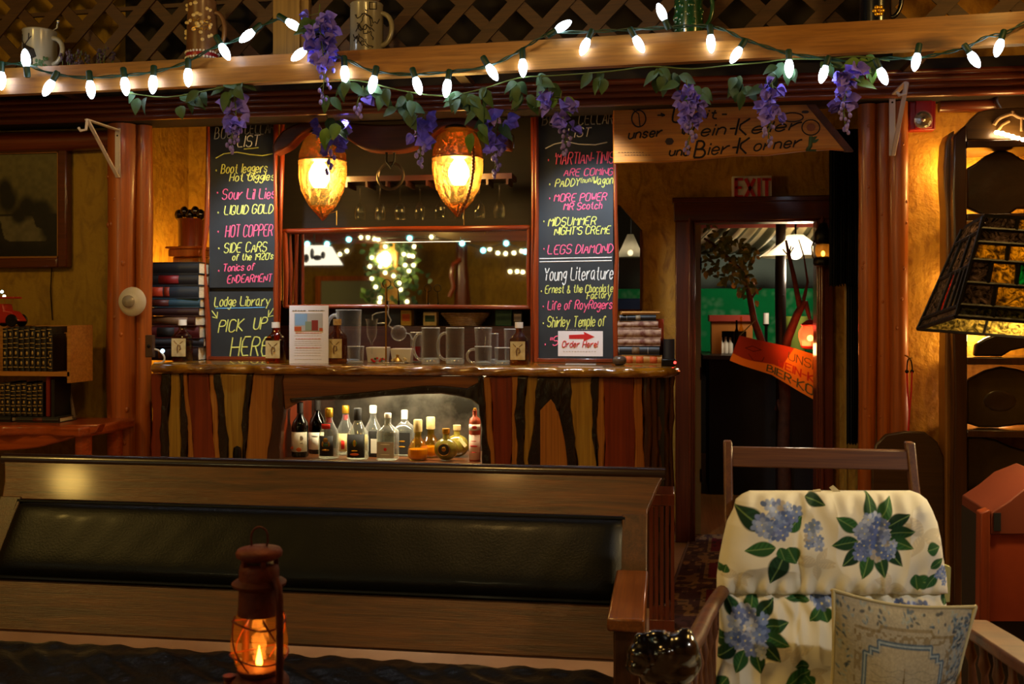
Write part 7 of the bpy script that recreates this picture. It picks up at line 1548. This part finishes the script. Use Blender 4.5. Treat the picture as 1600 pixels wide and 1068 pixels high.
# slatted stand between the settle and the doorway
st_ = thing('slatted_stand', 'dark slatted wooden stand at the east end of the bar behind the settle', 'stand', (P(1035, 850, 4.55).x, 4.55, 0)); Y = 4.5; x0, x1, zt_ = P(1014, 800, Y).x, P(1054, 800, Y).x, P(1035, 772, Y).z
b = MB(); b.bx((x0, Y, zt_-.05), (x1, Y+.22, zt_)); b.build('top', MT['doorwood'], st_, bevel=.004); b = MB(); b.bx((x0, Y, .04), (x1, Y+.22, .09)); b.build('bottom', MT['doorwood'], st_, bevel=.004)
for k in range(5): x = x0+.008+(x1-x0-.016)*k/4; b = MB(); b.bx((x-.007, Y+.004, 0), (x+.007, Y+.018, zt_-.05)); b.build('slat', MT['doorwood'], st_, smooth=0); b = MB(); b.bx((x-.007, Y+.20, 0), (x+.007, Y+.214, zt_-.05)); b.build('slat', MT['doorwood'], st_, smooth=0)
# ---------------------------------------------------------------- rug in the passage
def FP(px, py, z=0): u = (px-800)/FPX; t = (CZ-z)*FPX/(py-HY); return Vector((t*(-ST+u*CT), t*(CT+u*ST), z))
c00, c10, c01, c11 = FP(1024, 985), FP(1270, 985), FP(1078, 838), FP(1195, 838); nu, nv = 130, 220
U, V = np.meshgrid(np.linspace(0, 1, nu), np.linspace(0, 1, nv)); A0, A1, A2, A3 = [np.array(c) for c in (c00, c10, c01, c11)]
XYZ = A0*((1-U)*(1-V))[..., None]+A1*(U*(1-V))[..., None]+A2*((1-U)*V)[..., None]+A3*(U*V)[..., None]; XYZ[..., 2] = .012+.003*np.sin(V*20)
pt = Paint(U*1.0, V*2.4, C('#4a2c2c')); gold = C('#8a6a44'); 
for y in (.30, 1.05, 1.80): pt.rect(.26, y, .74, y+.52, gold); pt.rect(.30, y+.03, .70, y+.49, C('#6a1420'))
nz = vnoise(pt.X, pt.Y, 16, 2); pt.put(((nz > .56) & ((pt.X < .22) | (pt.X > .78) | ((pt.Y % .75) < .28)))*.85, C('#8c6844')); pt.put(((vnoise(pt.X, pt.Y, 24, 9) > .68))*.7, C('#2c1618')); pt.rect(0, 0, .03, 2.4, C('#7a6464')); pt.rect(.97, 0, 1, 2.4, C('#7a6464'))
ru = thing('rug', 'worn maroon rug with gold-bordered red squares running to the doorway', 'rug', XYZ.reshape(-1, 3).mean(0)*np.array([1, 1, 0])); sheet('pile', XYZ, pt.I, MT['weave'], ru, XYZ-np.array([0, 0, .010]))
# ---------------------------------------------------------------- rust-red cabinet and yellow board at the east edge
Y = 3.3; wq = lambda L, Yq: [(P(x, y, Yq).x, P(x, y, Yq).z) for x, y in L]
rc2 = thing('painted_cabinet', 'rust-red painted cabinet with a sloping gable top behind the right arm of the floral chair', 'cabinet', (P(1600, 900, Y).x, Y+.15, 0)); xe_ = P(1545, 900, Y).x
b = MB(); b.wallprism(wq([(1546, 970), (1546, 835), (1760, 832), (1760, 970)], Y)[::1], Y, Y+.03); b.build('front_panel', MT['rustpaint'], rc2, smooth=0)
b = MB(); b.wallprism(wq([(1546, 834), (1547, 800), (1575, 782), (1602, 760), (1640, 745), (1700, 770), (1760, 800), (1760, 834)], Y), Y-.008, Y+.30); b.build('gable', pbr('gable_rust', C('#6a2a12'), .6), rc2, bevel=.004)
b = MB(); b.wallprism(wq([(1529, 985), (1531, 800), (1546, 795), (1546, 985)], Y), Y-.01, Y+.04); b.build('corner_post', wood('corner_rust', C('#7a2c0c'), C('#9a4418'), 'Z', 1.5, .5, .1, .05), rc2, bevel=.004)
b = MB(); b.wallprism(wq([(1551, 828), (1551, 800), (1562, 800), (1562, 828)], Y), Y-.012, Y-.009); b.build('strap', MT['cloth_dark'], rc2, smooth=0)
q = P(1546, 970, Y); b = MB(); b.bx((q.x, Y+.03, 0), (q.x+.45, Y+.30, q.z+.30)); b.build('carcass', MT['dark'], rc2, smooth=0)
Y = 4.2; b = MB(); L = wq([(1503, 1000), (1505, 812), (1513, 803), (1530, 802), (1548, 808), (1552, 1000)], Y); L = [(x, max(z, 0) if z > .2 else 0) for x, z in L]; b.wallprism(L, Y, Y+.025)
yb_ = b.build('carved_board', pbr('yellow_board', C('#a87a1c'), .55, 0, .1, .4, C('#8a5c14'), 8), bevel=.006); tag(yb_, 'yellow carved board with dark knot eyes at the foot of the rustic shelf', 'board')
for x, y in ((1518, 808), (1519, 822)): b = MB(); b.ell(P(x, y, Y+.001), (.020, .004, .012), 10, 6); b.build('knot', MT['doorwood'], yb_, label='dark knot')
# ---------------------------------------------------------------- oil lantern on a small table, nearest to the eye
Y = 1.86; s = SZ(405, Y); lc = P(405, 490, Y); Z = lambda y: CZ+(HY-y)*s; zb = Z(1094)
ol = thing('oil_lantern', 'rusty red hurricane lantern with a burning flame in front of the settle', 'lantern', (lc.x, Y, zb)); c0 = Vector((lc.x, Y, 0))
L_ = lambda L: [(r*s, Z(y)) for r, y in L]
lath(L_([(42, 1094), (46, 1090), (46, 1062), (42, 1056), (34, 1052), (0, 1050)]), ol, MT['rust'], 'tank', 32, loc=c0)
lath(L_([(22, 1054), (31, 1050), (34, 1046), (34, 1042), (31, 1040), (12, 1038), (0, 1038)]), ol, MT['rust'], 'burner', 28, loc=c0)
b = MB(); b.lathe(L_([(32, 1041), (37, 1032), (43, 1014), (44, 1002), (42, 986), (37, 968), (33, 956)]), c0, 36); b.f = [f for f in b.f if len(f) == 4]; b.mi = [0]*len(b.f); b.build('globe', glow_glass('lantern_globe', (1, .82, .50), (1, .45, .08), .045, .02, .1), ol, smooth=60)
lath(L_([(33, 958), (32, 945), (31, 918), (41, 913), (42, 909), (38, 906), (31, 903), (31, 890), (29, 882), (27, 880), (0, 880)]), ol, MT['rust'], 'chimney', 32, loc=c0)
b = MB()
for k in range(5): a = k*2*math.pi/5+.3; b.box(c0+Vector((26*s*math.cos(a), 26*s*math.sin(a), Z(876))), (7*s, 7*s, 10*s), rot('Z', a))
b.build('vent_post', MT['rust'], ol); lath(L_([(27, 873), (35, 868), (36, 862), (33, 857), (18, 853), (8, 851), (0, 851)]), ol, MT['rust'], 'hood', 32, loc=c0)
b = MB(); b.tube([c0+Vector((x*s, 0, Z(y))) for x, y in smooth_px([(-12, 854), (-13, 836), (-6, 825), (3, 823), (12, 829), (14, 842), (12, 854)], 3)], 1.6*s, 8); b.build('bail', MT['rust'], ol)
for nm, x, yy_, ty in (('side_tube', 43, -.018, 905), ('side_tube', -38, .026, 905)):
    b = MB(); b.tube([c0+Vector((x*.75*s, yy_, Z(ty-6))), c0+Vector((x*.95*s, yy_*1.6, Z(ty+6))), c0+Vector((x*s, yy_*1.7, Z(ty+25))), c0+Vector((x*s, yy_*1.7, Z(1060))), c0+Vector((x*.9*s, yy_, Z(1080)))], 6.0*s, 10); b.build(nm, MT['rust'], ol)
b = MB()
def gl_r(y): return np.interp(y, [956, 968, 986, 1002, 1014, 1032, 1041], [34, 38, 43, 45.5, 45, 39, 34])
for y in (970, 1022): b.tube([c0+Vector(((gl_r(y)+2)*s*math.cos(a), (gl_r(y)+2)*s*math.sin(a), Z(y)+5*s*math.sin(a*2))) for a in [2*math.pi*i/40 for i in range(40)]], 1.5*s, 6, closed=True)
for k in range(4):
    a0 = k*math.pi/2+.5; b.tube([c0+Vector(((gl_r(y)+2.5)*s*math.cos(a0+(y-956)/95*1.2), (gl_r(y)+2.5)*s*math.sin(a0+(y-956)/95*1.2), Z(y))) for y in range(958, 1042, 8)], 1.4*s, 6)
b.build('wire_guard', pbr('guard_wire', C('#7a3018'), .5, .5), ol)
b = MB(); b.lathe([(4*s, Z(1040)), (5.5*s, Z(1034)), (4.2*s, Z(1026)), (2.2*s, Z(1017)), (0, Z(1007))], c0, 12, None, 1, .7); b.build('flame', MT['flame'], ol, label='burning flame')
b = MB(); b.lathe([(9*s, 0), (9*s, 5*s), (6*s, 8*s), (10*s, 10*s), (10*s, 15*s), (0, 16*s)], c0+Vector((-42*s, -.02, Z(1066))), 14); b.build('filler_cap', MT['rust'], ol)
lamp('POINT', 'lantern_flame_glow', (lc.x, Y-.002, Z(1012)), .42, (1, .36, .05), .014)
tb = thing('side_table', 'small dark round table that carries the hurricane lantern', 'table', (lc.x-.05, 1.66, 0)); lath([(0, zb-.031), (.29, zb-.031), (.30, zb-.026), (.30, zb-.006), (.29, zb-.001), (0, zb-.001)], tb, MT['oak_d'], 'tabletop', 40, loc=(lc.x-.05, 1.66, 0)); lath([(.20, 0), (.20, .02), (.05, .05), (.035, .2), (.05, .4), (.035, .55), (.08, zb-.031)], tb, MT['oak_d'], 'pedestal', 24, loc=(lc.x-.05, 1.66, 0))
# ---------------------------------------------------------------- carved armchair, its floral cushion, the tapestry pillow
ch = thing('armchair', 'dark wooden high-backed armchair with turned spindles under its arms', 'chair', (.38, 2.4, 0))
def ypl(z): return 2.42+.36*(z-.45)/.62          # plane of the chair's back
def cpt(px, py, off=0):
    Yq = 2.6
    for _ in range(5): q = P(px, py, Yq+off); Yq = ypl(q.z)
    return P(px, py, Yq+off)
def post(L, w_, name='post'):
    b = MB(); pts = [cpt(x, y) for x, y in L]; z0 = pts[-1].z
    for p, q in zip(pts[:-1], pts[1:]): pass
    N = len(pts); vs = []
    for p in pts:
        for dx, dy in ((-1, -1), (1, -1), (1, 1), (-1, 1)): vs.append(p+Vector((dx*w_/2, dy*.018, 0)))
    fs = [(3, 2, 1, 0), tuple(4*(N-1)+i for i in range(4))]
    for i in range(N-1): fs += [(4*i+j, 4*i+(j+1) % 4, 4*i+4+(j+1) % 4, 4*i+4+j) for j in range(4)]
    b._add(vs, [f[::-1] for f in fs]); return b.build(name, MT['chairwood_z'], ch, bevel=.004)
for L, w_ in (([(1137, 688), (1138, 760), (1139, 840), (1142, 930), (1146, 1130)], .022), ([(1421, 690), (1427, 750), (1433, 800), (1440, 900), (1450, 1130)], .022)): post(L, w_, 'back_post')
xA, xB = cpt(1142, 715).x, cpt(1420, 715).x; b = MB(); zA, zB = cpt(1280, 700).z, cpt(1280, 731).z
b.hexa([(xA, ypl(zB)-.012, zB), (xB, ypl(zB)-.012, zB), (xB, ypl(zB)+.012, zB), (xA, ypl(zB)+.012, zB)], [(xA, ypl(zA)-.012, zA), (xB, ypl(zA)-.012, zA), (xB, ypl(zA)+.012, zA), (xA, ypl(zA)+.012, zA)]); b.build('top_rail', MT['chairwood'], ch, bevel=.004)
b = MB(); b.bx((xA, 2.42, .43), (xB, 2.46, .50)); b.build('back_rail', MT['chairwood'], ch, bevel=.004)
b = MB(); b.bx((.06, 1.90, .36), (.72, 2.44, .42)); b.build('seat_frame', MT['chairwood'], ch, bevel=.006)
for x in (.09, .69):
    b = MB(); b.lathe([(.02, 0), (.024, .05), (.016, .10), (.026, .2), (.020, .30), (.026, .36)], (x, 1.93, 0), 14); b.build('front_leg', MT['chairwood_z'], ch)
    b = MB(); b.bx((x-.018, 2.40, 0), (x+.018, 2.44, .37)); b.build('back_leg', MT['chairwood_z'], ch, bevel=.003)
armL = [cpt(1136, 915), P(1120, 935, 2.47), P(1102, 965, 2.36), P(1086, 1000, 2.25), P(1066, 1025, 2.13), P(1050, 1034, 2.06)]
b = MB(); b.tube(smooth_px([tuple(p) for p in armL], 1) if False else armL, [.020, .021, .022, .024, .027, .030], 12, flat=.8); b.build('arm', MT['chairwood'], ch)
# carved head at the end of the left arm: muzzle, brow, ears, mane curls, in polished black
b = MB(); hc = P(1036, 1020, 2.03); k = SZ(1036, 2.03)
for (x, y, dy, rx, ry, rz) in ((0, 0, 0, 42, 40, 34), (-30, -4, -18, 26, 24, 20), (-38, 14, -22, 20, 20, 15), (28, -10, -8, 28, 28, 27), (-8, -28, -10, 20, 16, 12), (18, 24, -4, 34, 30, 24), (-14, 28, -12, 26, 22, 18), (-34, -26, -14, 12, 12, 9), (4, -12, -34, 12, 10, 9), (-22, 2, -36, 9, 9, 7), (34, -30, 0, 14, 14, 12), (40, 12, 6, 20, 24, 26)):
    b.ell(hc+Vector((x*k, dy*k, -y*k)), (rx*k, ry*k, rz*k), 18, 12)
hd = b.build('carved_head', MT['carved'], ch, label='black polished carved animal head on the arm end')
q = hd.modifiers.new('r', 'REMESH'); q.mode = 'VOXEL'; q.voxel_size = .0045; q.use_smooth_shade = True
q = hd.modifiers.new('m', 'SMOOTH'); q.factor = .6; q.iterations = 5
b = MB(); b.tube([hc+Vector((0, .02, -.02)), P(1046, 1070, 2.04), (P(1046, 1070, 2.04).x+.03, 1.96, .42)], [.028, .024, .022], 12); b.build('arm_post', MT['chairwood_z'], ch)
for i in range(6):
    q = i/5; a0 = armL[1].lerp(armL[4], .08+.84*q); x = .075-.02*q+.02; y_ = 2.40-.40*q; b = MB(); L = a0.z-.02-.42
    b.lathe([(.007, 0), (.010, L*.1), (.006, L*.2), (.011, L*.5), (.006, L*.78), (.011, L*.85), (.007, L*.92), (.008, L)], (0, 0, 0), 10, Matrix.Translation(Vector((x, y_, .42))) @ Matrix.Shear('XY', 4, ((a0.x-x)/L, (a0.y-y_)/L)) ); b.build('spindle', MT['chairwood_z'], ch)
ar = [(P(1508, 966, 2.50)), P(1548, 990, 2.36), P(1598, 1022, 2.2), P(1645, 1052, 2.08)]
b = MB(); A_, B2 = [], []
n = len(ar); vs = []
for p in ar:
    for dx, dz in ((-.030, 0), (.050, .0), (.050, -.026), (-.030, -.026)): vs.append(p+Vector((dx, 0, dz)))
fs = [(3, 2, 1, 0), tuple(4*(n-1)+i for i in range(4))]
for i in range(n-1): fs += [(4*i+j, 4*i+(j+1) % 4, 4*i+4+(j+1) % 4, 4*i+4+j) for j in range(4)]
b._add(vs, fs); b.build('arm', MT['chairwood'], ch, bevel=.006)
for i in range(6):
    q = i/5; a0 = ar[0].lerp(ar[3], .06+.88*q); x, y_ = .69, 2.42-.42*q; L = a0.z-.026-.42; b = MB()
    b.lathe([(.008, 0), (.012, L*.1), (.007, L*.2), (.013, L*.5), (.007, L*.75), (.013, L*.82), (.008, L*.9), (.010, L)], (0, 0, 0), 12, Matrix.Translation(Vector((x, y_, .42))) @ Matrix.Shear('XY', 4, ((a0.x-x)/L, (a0.y-y_)/L))); b.build('spindle', MT['chairwood_z'], ch)
# cushion
fc = thing('floral_cushion', 'cream chair cushion printed with blue hydrangeas and green leaves', 'cushion', cpt(1300, 1100)); rg = random.Random(12)
def panel(name, ys, lefts, rights, y0, y1, nu, nv, puff, paintf, edge=3.0, top_round=False, off0=-.055):
    U, V = np.meshgrid(np.linspace(0, 1, nu), np.linspace(0, 1, nv)); PY = y1+(y0-y1)*V
    Lx = np.interp(PY, ys, lefts); Rx = np.interp(PY, ys, rights); PX = Lx+(Rx-Lx)*U
    XYZ = np.zeros(U.shape+(3,)); BK = np.zeros_like(XYZ)
    uu, vv = U*2-1, V*2-1; e = np.clip((1-np.abs(uu)**6)*(1-np.abs(vv)**edge), 0, 1)**.5
    # gathers at the edges, soft dents along the tufting
    wr = .012*np.sin(PX*.21+np.sin(PY*.05)*2)*np.exp(-((1-np.abs(vv))*3.2)**2)+.034*(vnoise(PX, PY, .020, 4)-.5)+.012*(.5-np.abs(vnoise(PX, PY*.6, .035, 8)-.5)*2)+.006*np.sin((PX*.35+PY*.9)*.09)*np.exp(-((1-np.abs(uu))*3)**2)
    for tx in (1245, 1365): wr -= .012*np.exp(-((PX-tx-4*np.sin(PY*.05))/5.0)**2)*(.6+.4*vv*vv)
    for i in range(nv):
        for j in range(nu):
            q = cpt(PX[i, j], PY[i, j], off0); d = puff*e[i, j]+wr[i, j]*e[i, j]
            # keep the pattern's place while the surface swells towards the sitter
            XYZ[i, j] = (q.x, q.y-d, q.z); BK[i, j] = (q.x, q.y+.012+.02*e[i, j], q.z)
    return sheet(name, XYZ, paintf(PX, PY), MT['print'], fc, BK)
G1, G2, G3 = C('#1c4426'), C('#28562c'), C('#123420'); VN = C('#7c9c5c'); BLUES = [C('#7c90bc'), C('#5c70a4'), C('#98a6c8'), C('#6c7cb0'), C('#b0bcd4')]
def cluster(pt, x, y, rx, ry, n, r=11, seed=0):
    g = random.Random(seed+int(x))
    for k in range(n):
        a = g.uniform(0, 6.28); q = math.sqrt(g.random()); pt.floret(x+rx*q*math.cos(a), y+ry*q*math.sin(a), r*g.uniform(.75, 1.1), BLUES[g.randrange(5)] if g.random() > .05 else C('#a8a094'), C('#d0cc9c'), g.uniform(0, 6))
def radial(pt, x, y, R, angs, L, w_):
    for i, a in enumerate(angs): pt.leaf(x+R*math.cos(a), y+R*math.sin(a), x+(R+L)*math.cos(a+.1), y+(R+L)*math.sin(a+.1), w_, (G1, G2, G3)[i % 3], VN)
def ghost(pt, x, y, R, seed):
    g = random.Random(seed)
    for k in range(6): a = g.uniform(0, 6.28); pt.leaf(x, y, x+R*math.cos(a), y+R*math.sin(a), R*.5, C('#b8a67c'), C('#a8946a'))
def soft(pt, fn):
    keep = pt.I.copy(); fn(); pt.I = keep*.55+pt.I*.45
CREAM = C('#e2decd')
def base(PX, PY):
    pt = Paint(PX, PY, CREAM); soft(pt, lambda: [ghost(pt, x, y, R, int(x)) for x, y, R in ((1435, 830, 38), (1270, 870, 30), (1385, 905, 30), (1230, 1010, 40), (1330, 935, 26), (1260, 1040, 30), (1150, 890, 26))]); pt.I *= (.94+.1*vnoise(PX, PY, .05, 1))[..., None]; return pt
def head(PX, PY):
    pt = base(PX, PY)
    for (x0, y0, x1, y1, w_) in ((1192, 818, 1146, 786, 36), (1208, 846, 1160, 852, 26), (1222, 856, 1200, 904, 36), (1226, 846, 1240, 872, 32), (1226, 822, 1250, 800, 26), (1214, 846, 1222, 866, 20), (1255, 772, 1285, 783, 22)): pt.leaf(x0, y0, x1, y1, w_, (G1, G3, G2)[int(x0) % 3], VN)
    cluster(pt, 1204, 806, 26, 26, 34, 11, 3); cluster(pt, 1228, 795, 16, 12, 9, 10, 5); cluster(pt, 1266, 828, 12, 22, 12, 9, 7); pt.ell(1190, 781, 5, 4, BLUES[1])
    radial(pt, 1357, 830, 24, [-1.75, -1.2, -.65, -.2, .2, .7, 1.2, 1.75, 2.3, 2.85, -2.75], 42, 25); cluster(pt, 1357, 828, 27, 34, 46, 11, 9); cluster(pt, 1382, 850, 10, 12, 6, 9, 2); cluster(pt, 1338, 852, 10, 10, 6, 9, 4)
    for (x0, y0, x1, y1, w_) in ((1440, 852, 1462, 848, 24), (1446, 880, 1470, 868, 18), (1448, 905, 1420, 898, 26), (1440, 912, 1462, 890, 20), (1424, 890, 1428, 916, 22), (1130, 886, 1118, 878, 14), (1130, 890, 1134, 876, 16)): pt.leaf(x0, y0, x1, y1, w_, (G2, G1)[int(x1) % 2], VN)
    cluster(pt, 1468, 895, 9, 14, 9, 7, 1); return pt.I
def back(PX, PY):
    pt = base(PX, PY); radial(pt, 1166, 980, 26, [-2.2, -1.5, -1.0, -.35, .15, .6, 1.15, 1.75, 2.3, 2.8], 40, 26); cluster(pt, 1166, 974, 28, 34, 46, 12, 21); cluster(pt, 1188, 1004, 8, 10, 5, 9, 3)
    for (x0, y0, x1, y1, w_) in ((1270, 926, 1252, 882, 22), (1262, 930, 1224, 928, 14), (1310, 924, 1340, 910, 18), (1280, 938, 1288, 962, 28), (1280, 940, 1260, 960, 20), (1260, 1028, 1238, 1030, 22), (1262, 1036, 1222, 1064, 30), (1268, 1060, 1255, 1045, 20), (1130, 930, 1118, 920, 16), (1470, 940, 1480, 920, 20), (1136, 1050, 1118, 1074, 24)): pt.leaf(x0, y0, x1, y1, w_, (G1, G3, G2)[int(x0) % 3], VN)
    cluster(pt, 1283, 926, 22, 12, 12, 11, 8); cluster(pt, 1308, 922, 8, 8, 4, 9, 8); cluster(pt, 1420, 940, 30, 6, 10, 9, 8); cluster(pt, 1180, 1090, 20, 14, 14, 11, 4); return pt.I
ysH = [767, 772, 780, 795, 815, 840, 870, 900, 926]
panel('head_panel', ysH, [1172, 1160, 1150, 1146, 1136, 1130, 1124, 1120, 1120], [1424, 1438, 1448, 1456, 1464, 1469, 1473, 1479, 1481], 767, 927, 340, 170, .060, head, 4.0)
panel('back_panel', [920, 940, 980, 1068, 1170], [1122, 1124, 1124, 1118, 1116], [1474, 1478, 1480, 1478, 1478], 921, 1170, 330, 220, .050, back, 6.0, off0=-.05)
U, V = np.meshgrid(np.linspace(0, 1, 60), np.linspace(0, 1, 50)); e = np.clip((1-np.abs(U*2-1)**6)*(1-np.abs(V*2-1)**6), 0, 1)**.5
XYZ = np.stack([.10+.56*U, 1.92+.42*V, .455+.05*e], -1); BK = XYZ.copy(); BK[..., 2] = .425; sheet('seat_panel', XYZ, np.tile(np.array(CREAM), U.shape+(1,)), MT['print'], fc, BK)
for L in ([(1268, 775), (1270, 766), (1282, 764), (1284, 772)], [(1308, 774), (1296, 762), (1302, 758), (1316, 770)]):
    b = MB(); A_ = [cpt(x, y, -.06) for x, y in L]; b.hexa(A_, [p+Vector((0, .006, 0)) for p in A_]); b.build('tie', pbr('tie_cotton', C('#c8bc94'), .9), fc, smooth=0)
b = MB(); A_ = [cpt(x, y, -.02) for x, y in ((1470, 880), (1486, 886), (1484, 940), (1470, 940))]; b.hexa(A_, [p+Vector((0, .02, 0)) for p in A_]); b.build('side_tie', pbr('tie_olive', C('#a09a5c'), .9), fc, smooth=0)
# tapestry pillow
tp = thing('tapestry_pillow', 'corded tapestry pillow with a blue-grey harbour scene leaning on the floral cushion', 'pillow', P(1400, 1150, 2.27)); nu, nv = 300, 300
U, V = np.meshgrid(np.linspace(0, 1, nu), np.linspace(0, 1, nv))
def plerp(u, v):
    tl, tr, bl_, br = (1302, 922), (1524, 948), (1290, 1165), (1478, 1190); sag = .0
    x = (tl[0]*(1-u)+tr[0]*u)*v+(bl_[0]*(1-u)+br[0]*u)*(1-v); y = (tl[1]*(1-u)+tr[1]*u)*v+(bl_[1]*(1-u)+br[1]*u)*(1-v)
    y = y+14*np.sin(np.pi*u)*v*(1-.3*u)*(v > -1); x = x-8*np.sin(np.pi*v)*u+6*np.sin(np.pi*v)*(1-u); return x, y
PX, PY = plerp(U, V); e = np.clip((1-np.abs(U*2-1)**2.2)*(1-np.abs(V*2-1)**2.2), 0, 1)**.75; XYZ = np.zeros(U.shape+(3,)); BK = np.zeros_like(XYZ); wr = .010*(vnoise(U, V, 5, 3)-.5)*e-.008*np.exp(-((V-.45-.12*U)/.02)**2)*(U > .55)*e
for i in range(nv):
    for j in range(nu):
        q = P(PX[i, j], PY[i, j], 2.25+.10*V[i, j]); XYZ[i, j] = (q.x, q.y-.085*e[i, j]-wr[i, j], q.z); BK[i, j] = (q.x, q.y+.055*e[i, j]+.001, q.z)
F_, BG, TN, DK = C('#98917f'), C('#40566c'), C('#70603f'), C('#2c3844')
pt = Paint(U, V, F_); g = random.Random(6)
for k in range(420):     # leafy blue-grey border
    t = g.random(); a = g.random()*.11+.015; x, y = [(t, 1-a), (1-a, t), (a*.9, t), (t, a)][g.randrange(4)] if g.random() > .35 else (1-a*1.3, .55+.4*t)
    pt.ell(x, y, g.uniform(.012, .026), g.uniform(.007, .014), [BG, DK, C('#7c8a90'), C('#8c9490')][g.randrange(4)], g.uniform(0, 3), .5, .8)
pt.line([(.14, .84), (.30, .85), (.32, .88), (.68, .88), (.70, .85), (.84, .84)], .012, TN, .7)
for (x0, y0, x1, y1) in ((.13, .80, .87, .85), (.80, .12, .86, .85), (.13, .12, .18, .85)):
    nz = vnoise(U, V, 60, 4); pt.put(((U > x0) & (U < x1) & (V > y0) & (V < y1) & (nz > .5))*.7, TN)
fr_ = [(.20, .12), (.20, .70), (.24, .70), (.24, .74), (.30, .74), (.30, .79), (.68, .79), (.68, .74), (.74, .74), (.74, .70), (.78, .70), (.78, .12)]
pt.line(fr_, .022, BG); pt.line(fr_, .008, C('#8c989c')); msk = (U > .22) & (U < .76) & (V < .77) & (V > .1) & ~((V > .70) & ((U < .30) | (U > .68)))
pt.put(msk*.6, C('#a89c80')); 
for k in range(6): y = .64-.045*k; pt.line([(.24+.50*i/14, y+.012*math.sin(i*1.3+k*2)) for i in range(15)], .004, C('#7c7868'), .6)
pt.put((msk & (V < .36+.10*vnoise(U, V, 22, 7)*1.2))*.8, C('#4c5450')); pt.put((msk & (V < .28) & (vnoise(U, V, 40, 3) > .5))*.8, C('#7c7458')); pt.line([(.49, .30), (.49, .60)], .010, TN); pt.line([(.49, .60), (.49, .66)], .004, TN)
for k in range(12): x = g.uniform(.25, .74); pt.line([(x, .30), (x, .36+g.random()*.12)], .006, C('#3c4444'))
pt.I *= (.86+.28*vnoise(U, V, 90, 5))[..., None]; sheet('cover', XYZ, pt.I, MT['weave'], tp, BK)
b = MB(); ring = [(i/60, 1) for i in range(60)]+[(1, 1-i/60) for i in range(60)]+[(1-i/60, 0) for i in range(60)]+[(0, i/60) for i in range(60)]
pts = []
for (u, v) in ring: x, y = plerp(np.float64(u), np.float64(v)); pts.append(P(float(x), float(y), 2.25+.10*v))
n = len(pts)
for i in range(n):
    p, q = pts[i], pts[(i+1) % n]
    for k in range(2): m = p.lerp(q, k/2); d = (q-p).normalized(); b.ell(m, (.0048, .0048, .0075), 7, 5, ((d+Vector((0, -.7, .5))).to_track_quat('Z', 'Y').to_matrix().to_4x4()))
b.build('cord_trim', pbr('twisted_cord', C('#c0b488'), .8), tp, label='cream twisted cord edging')
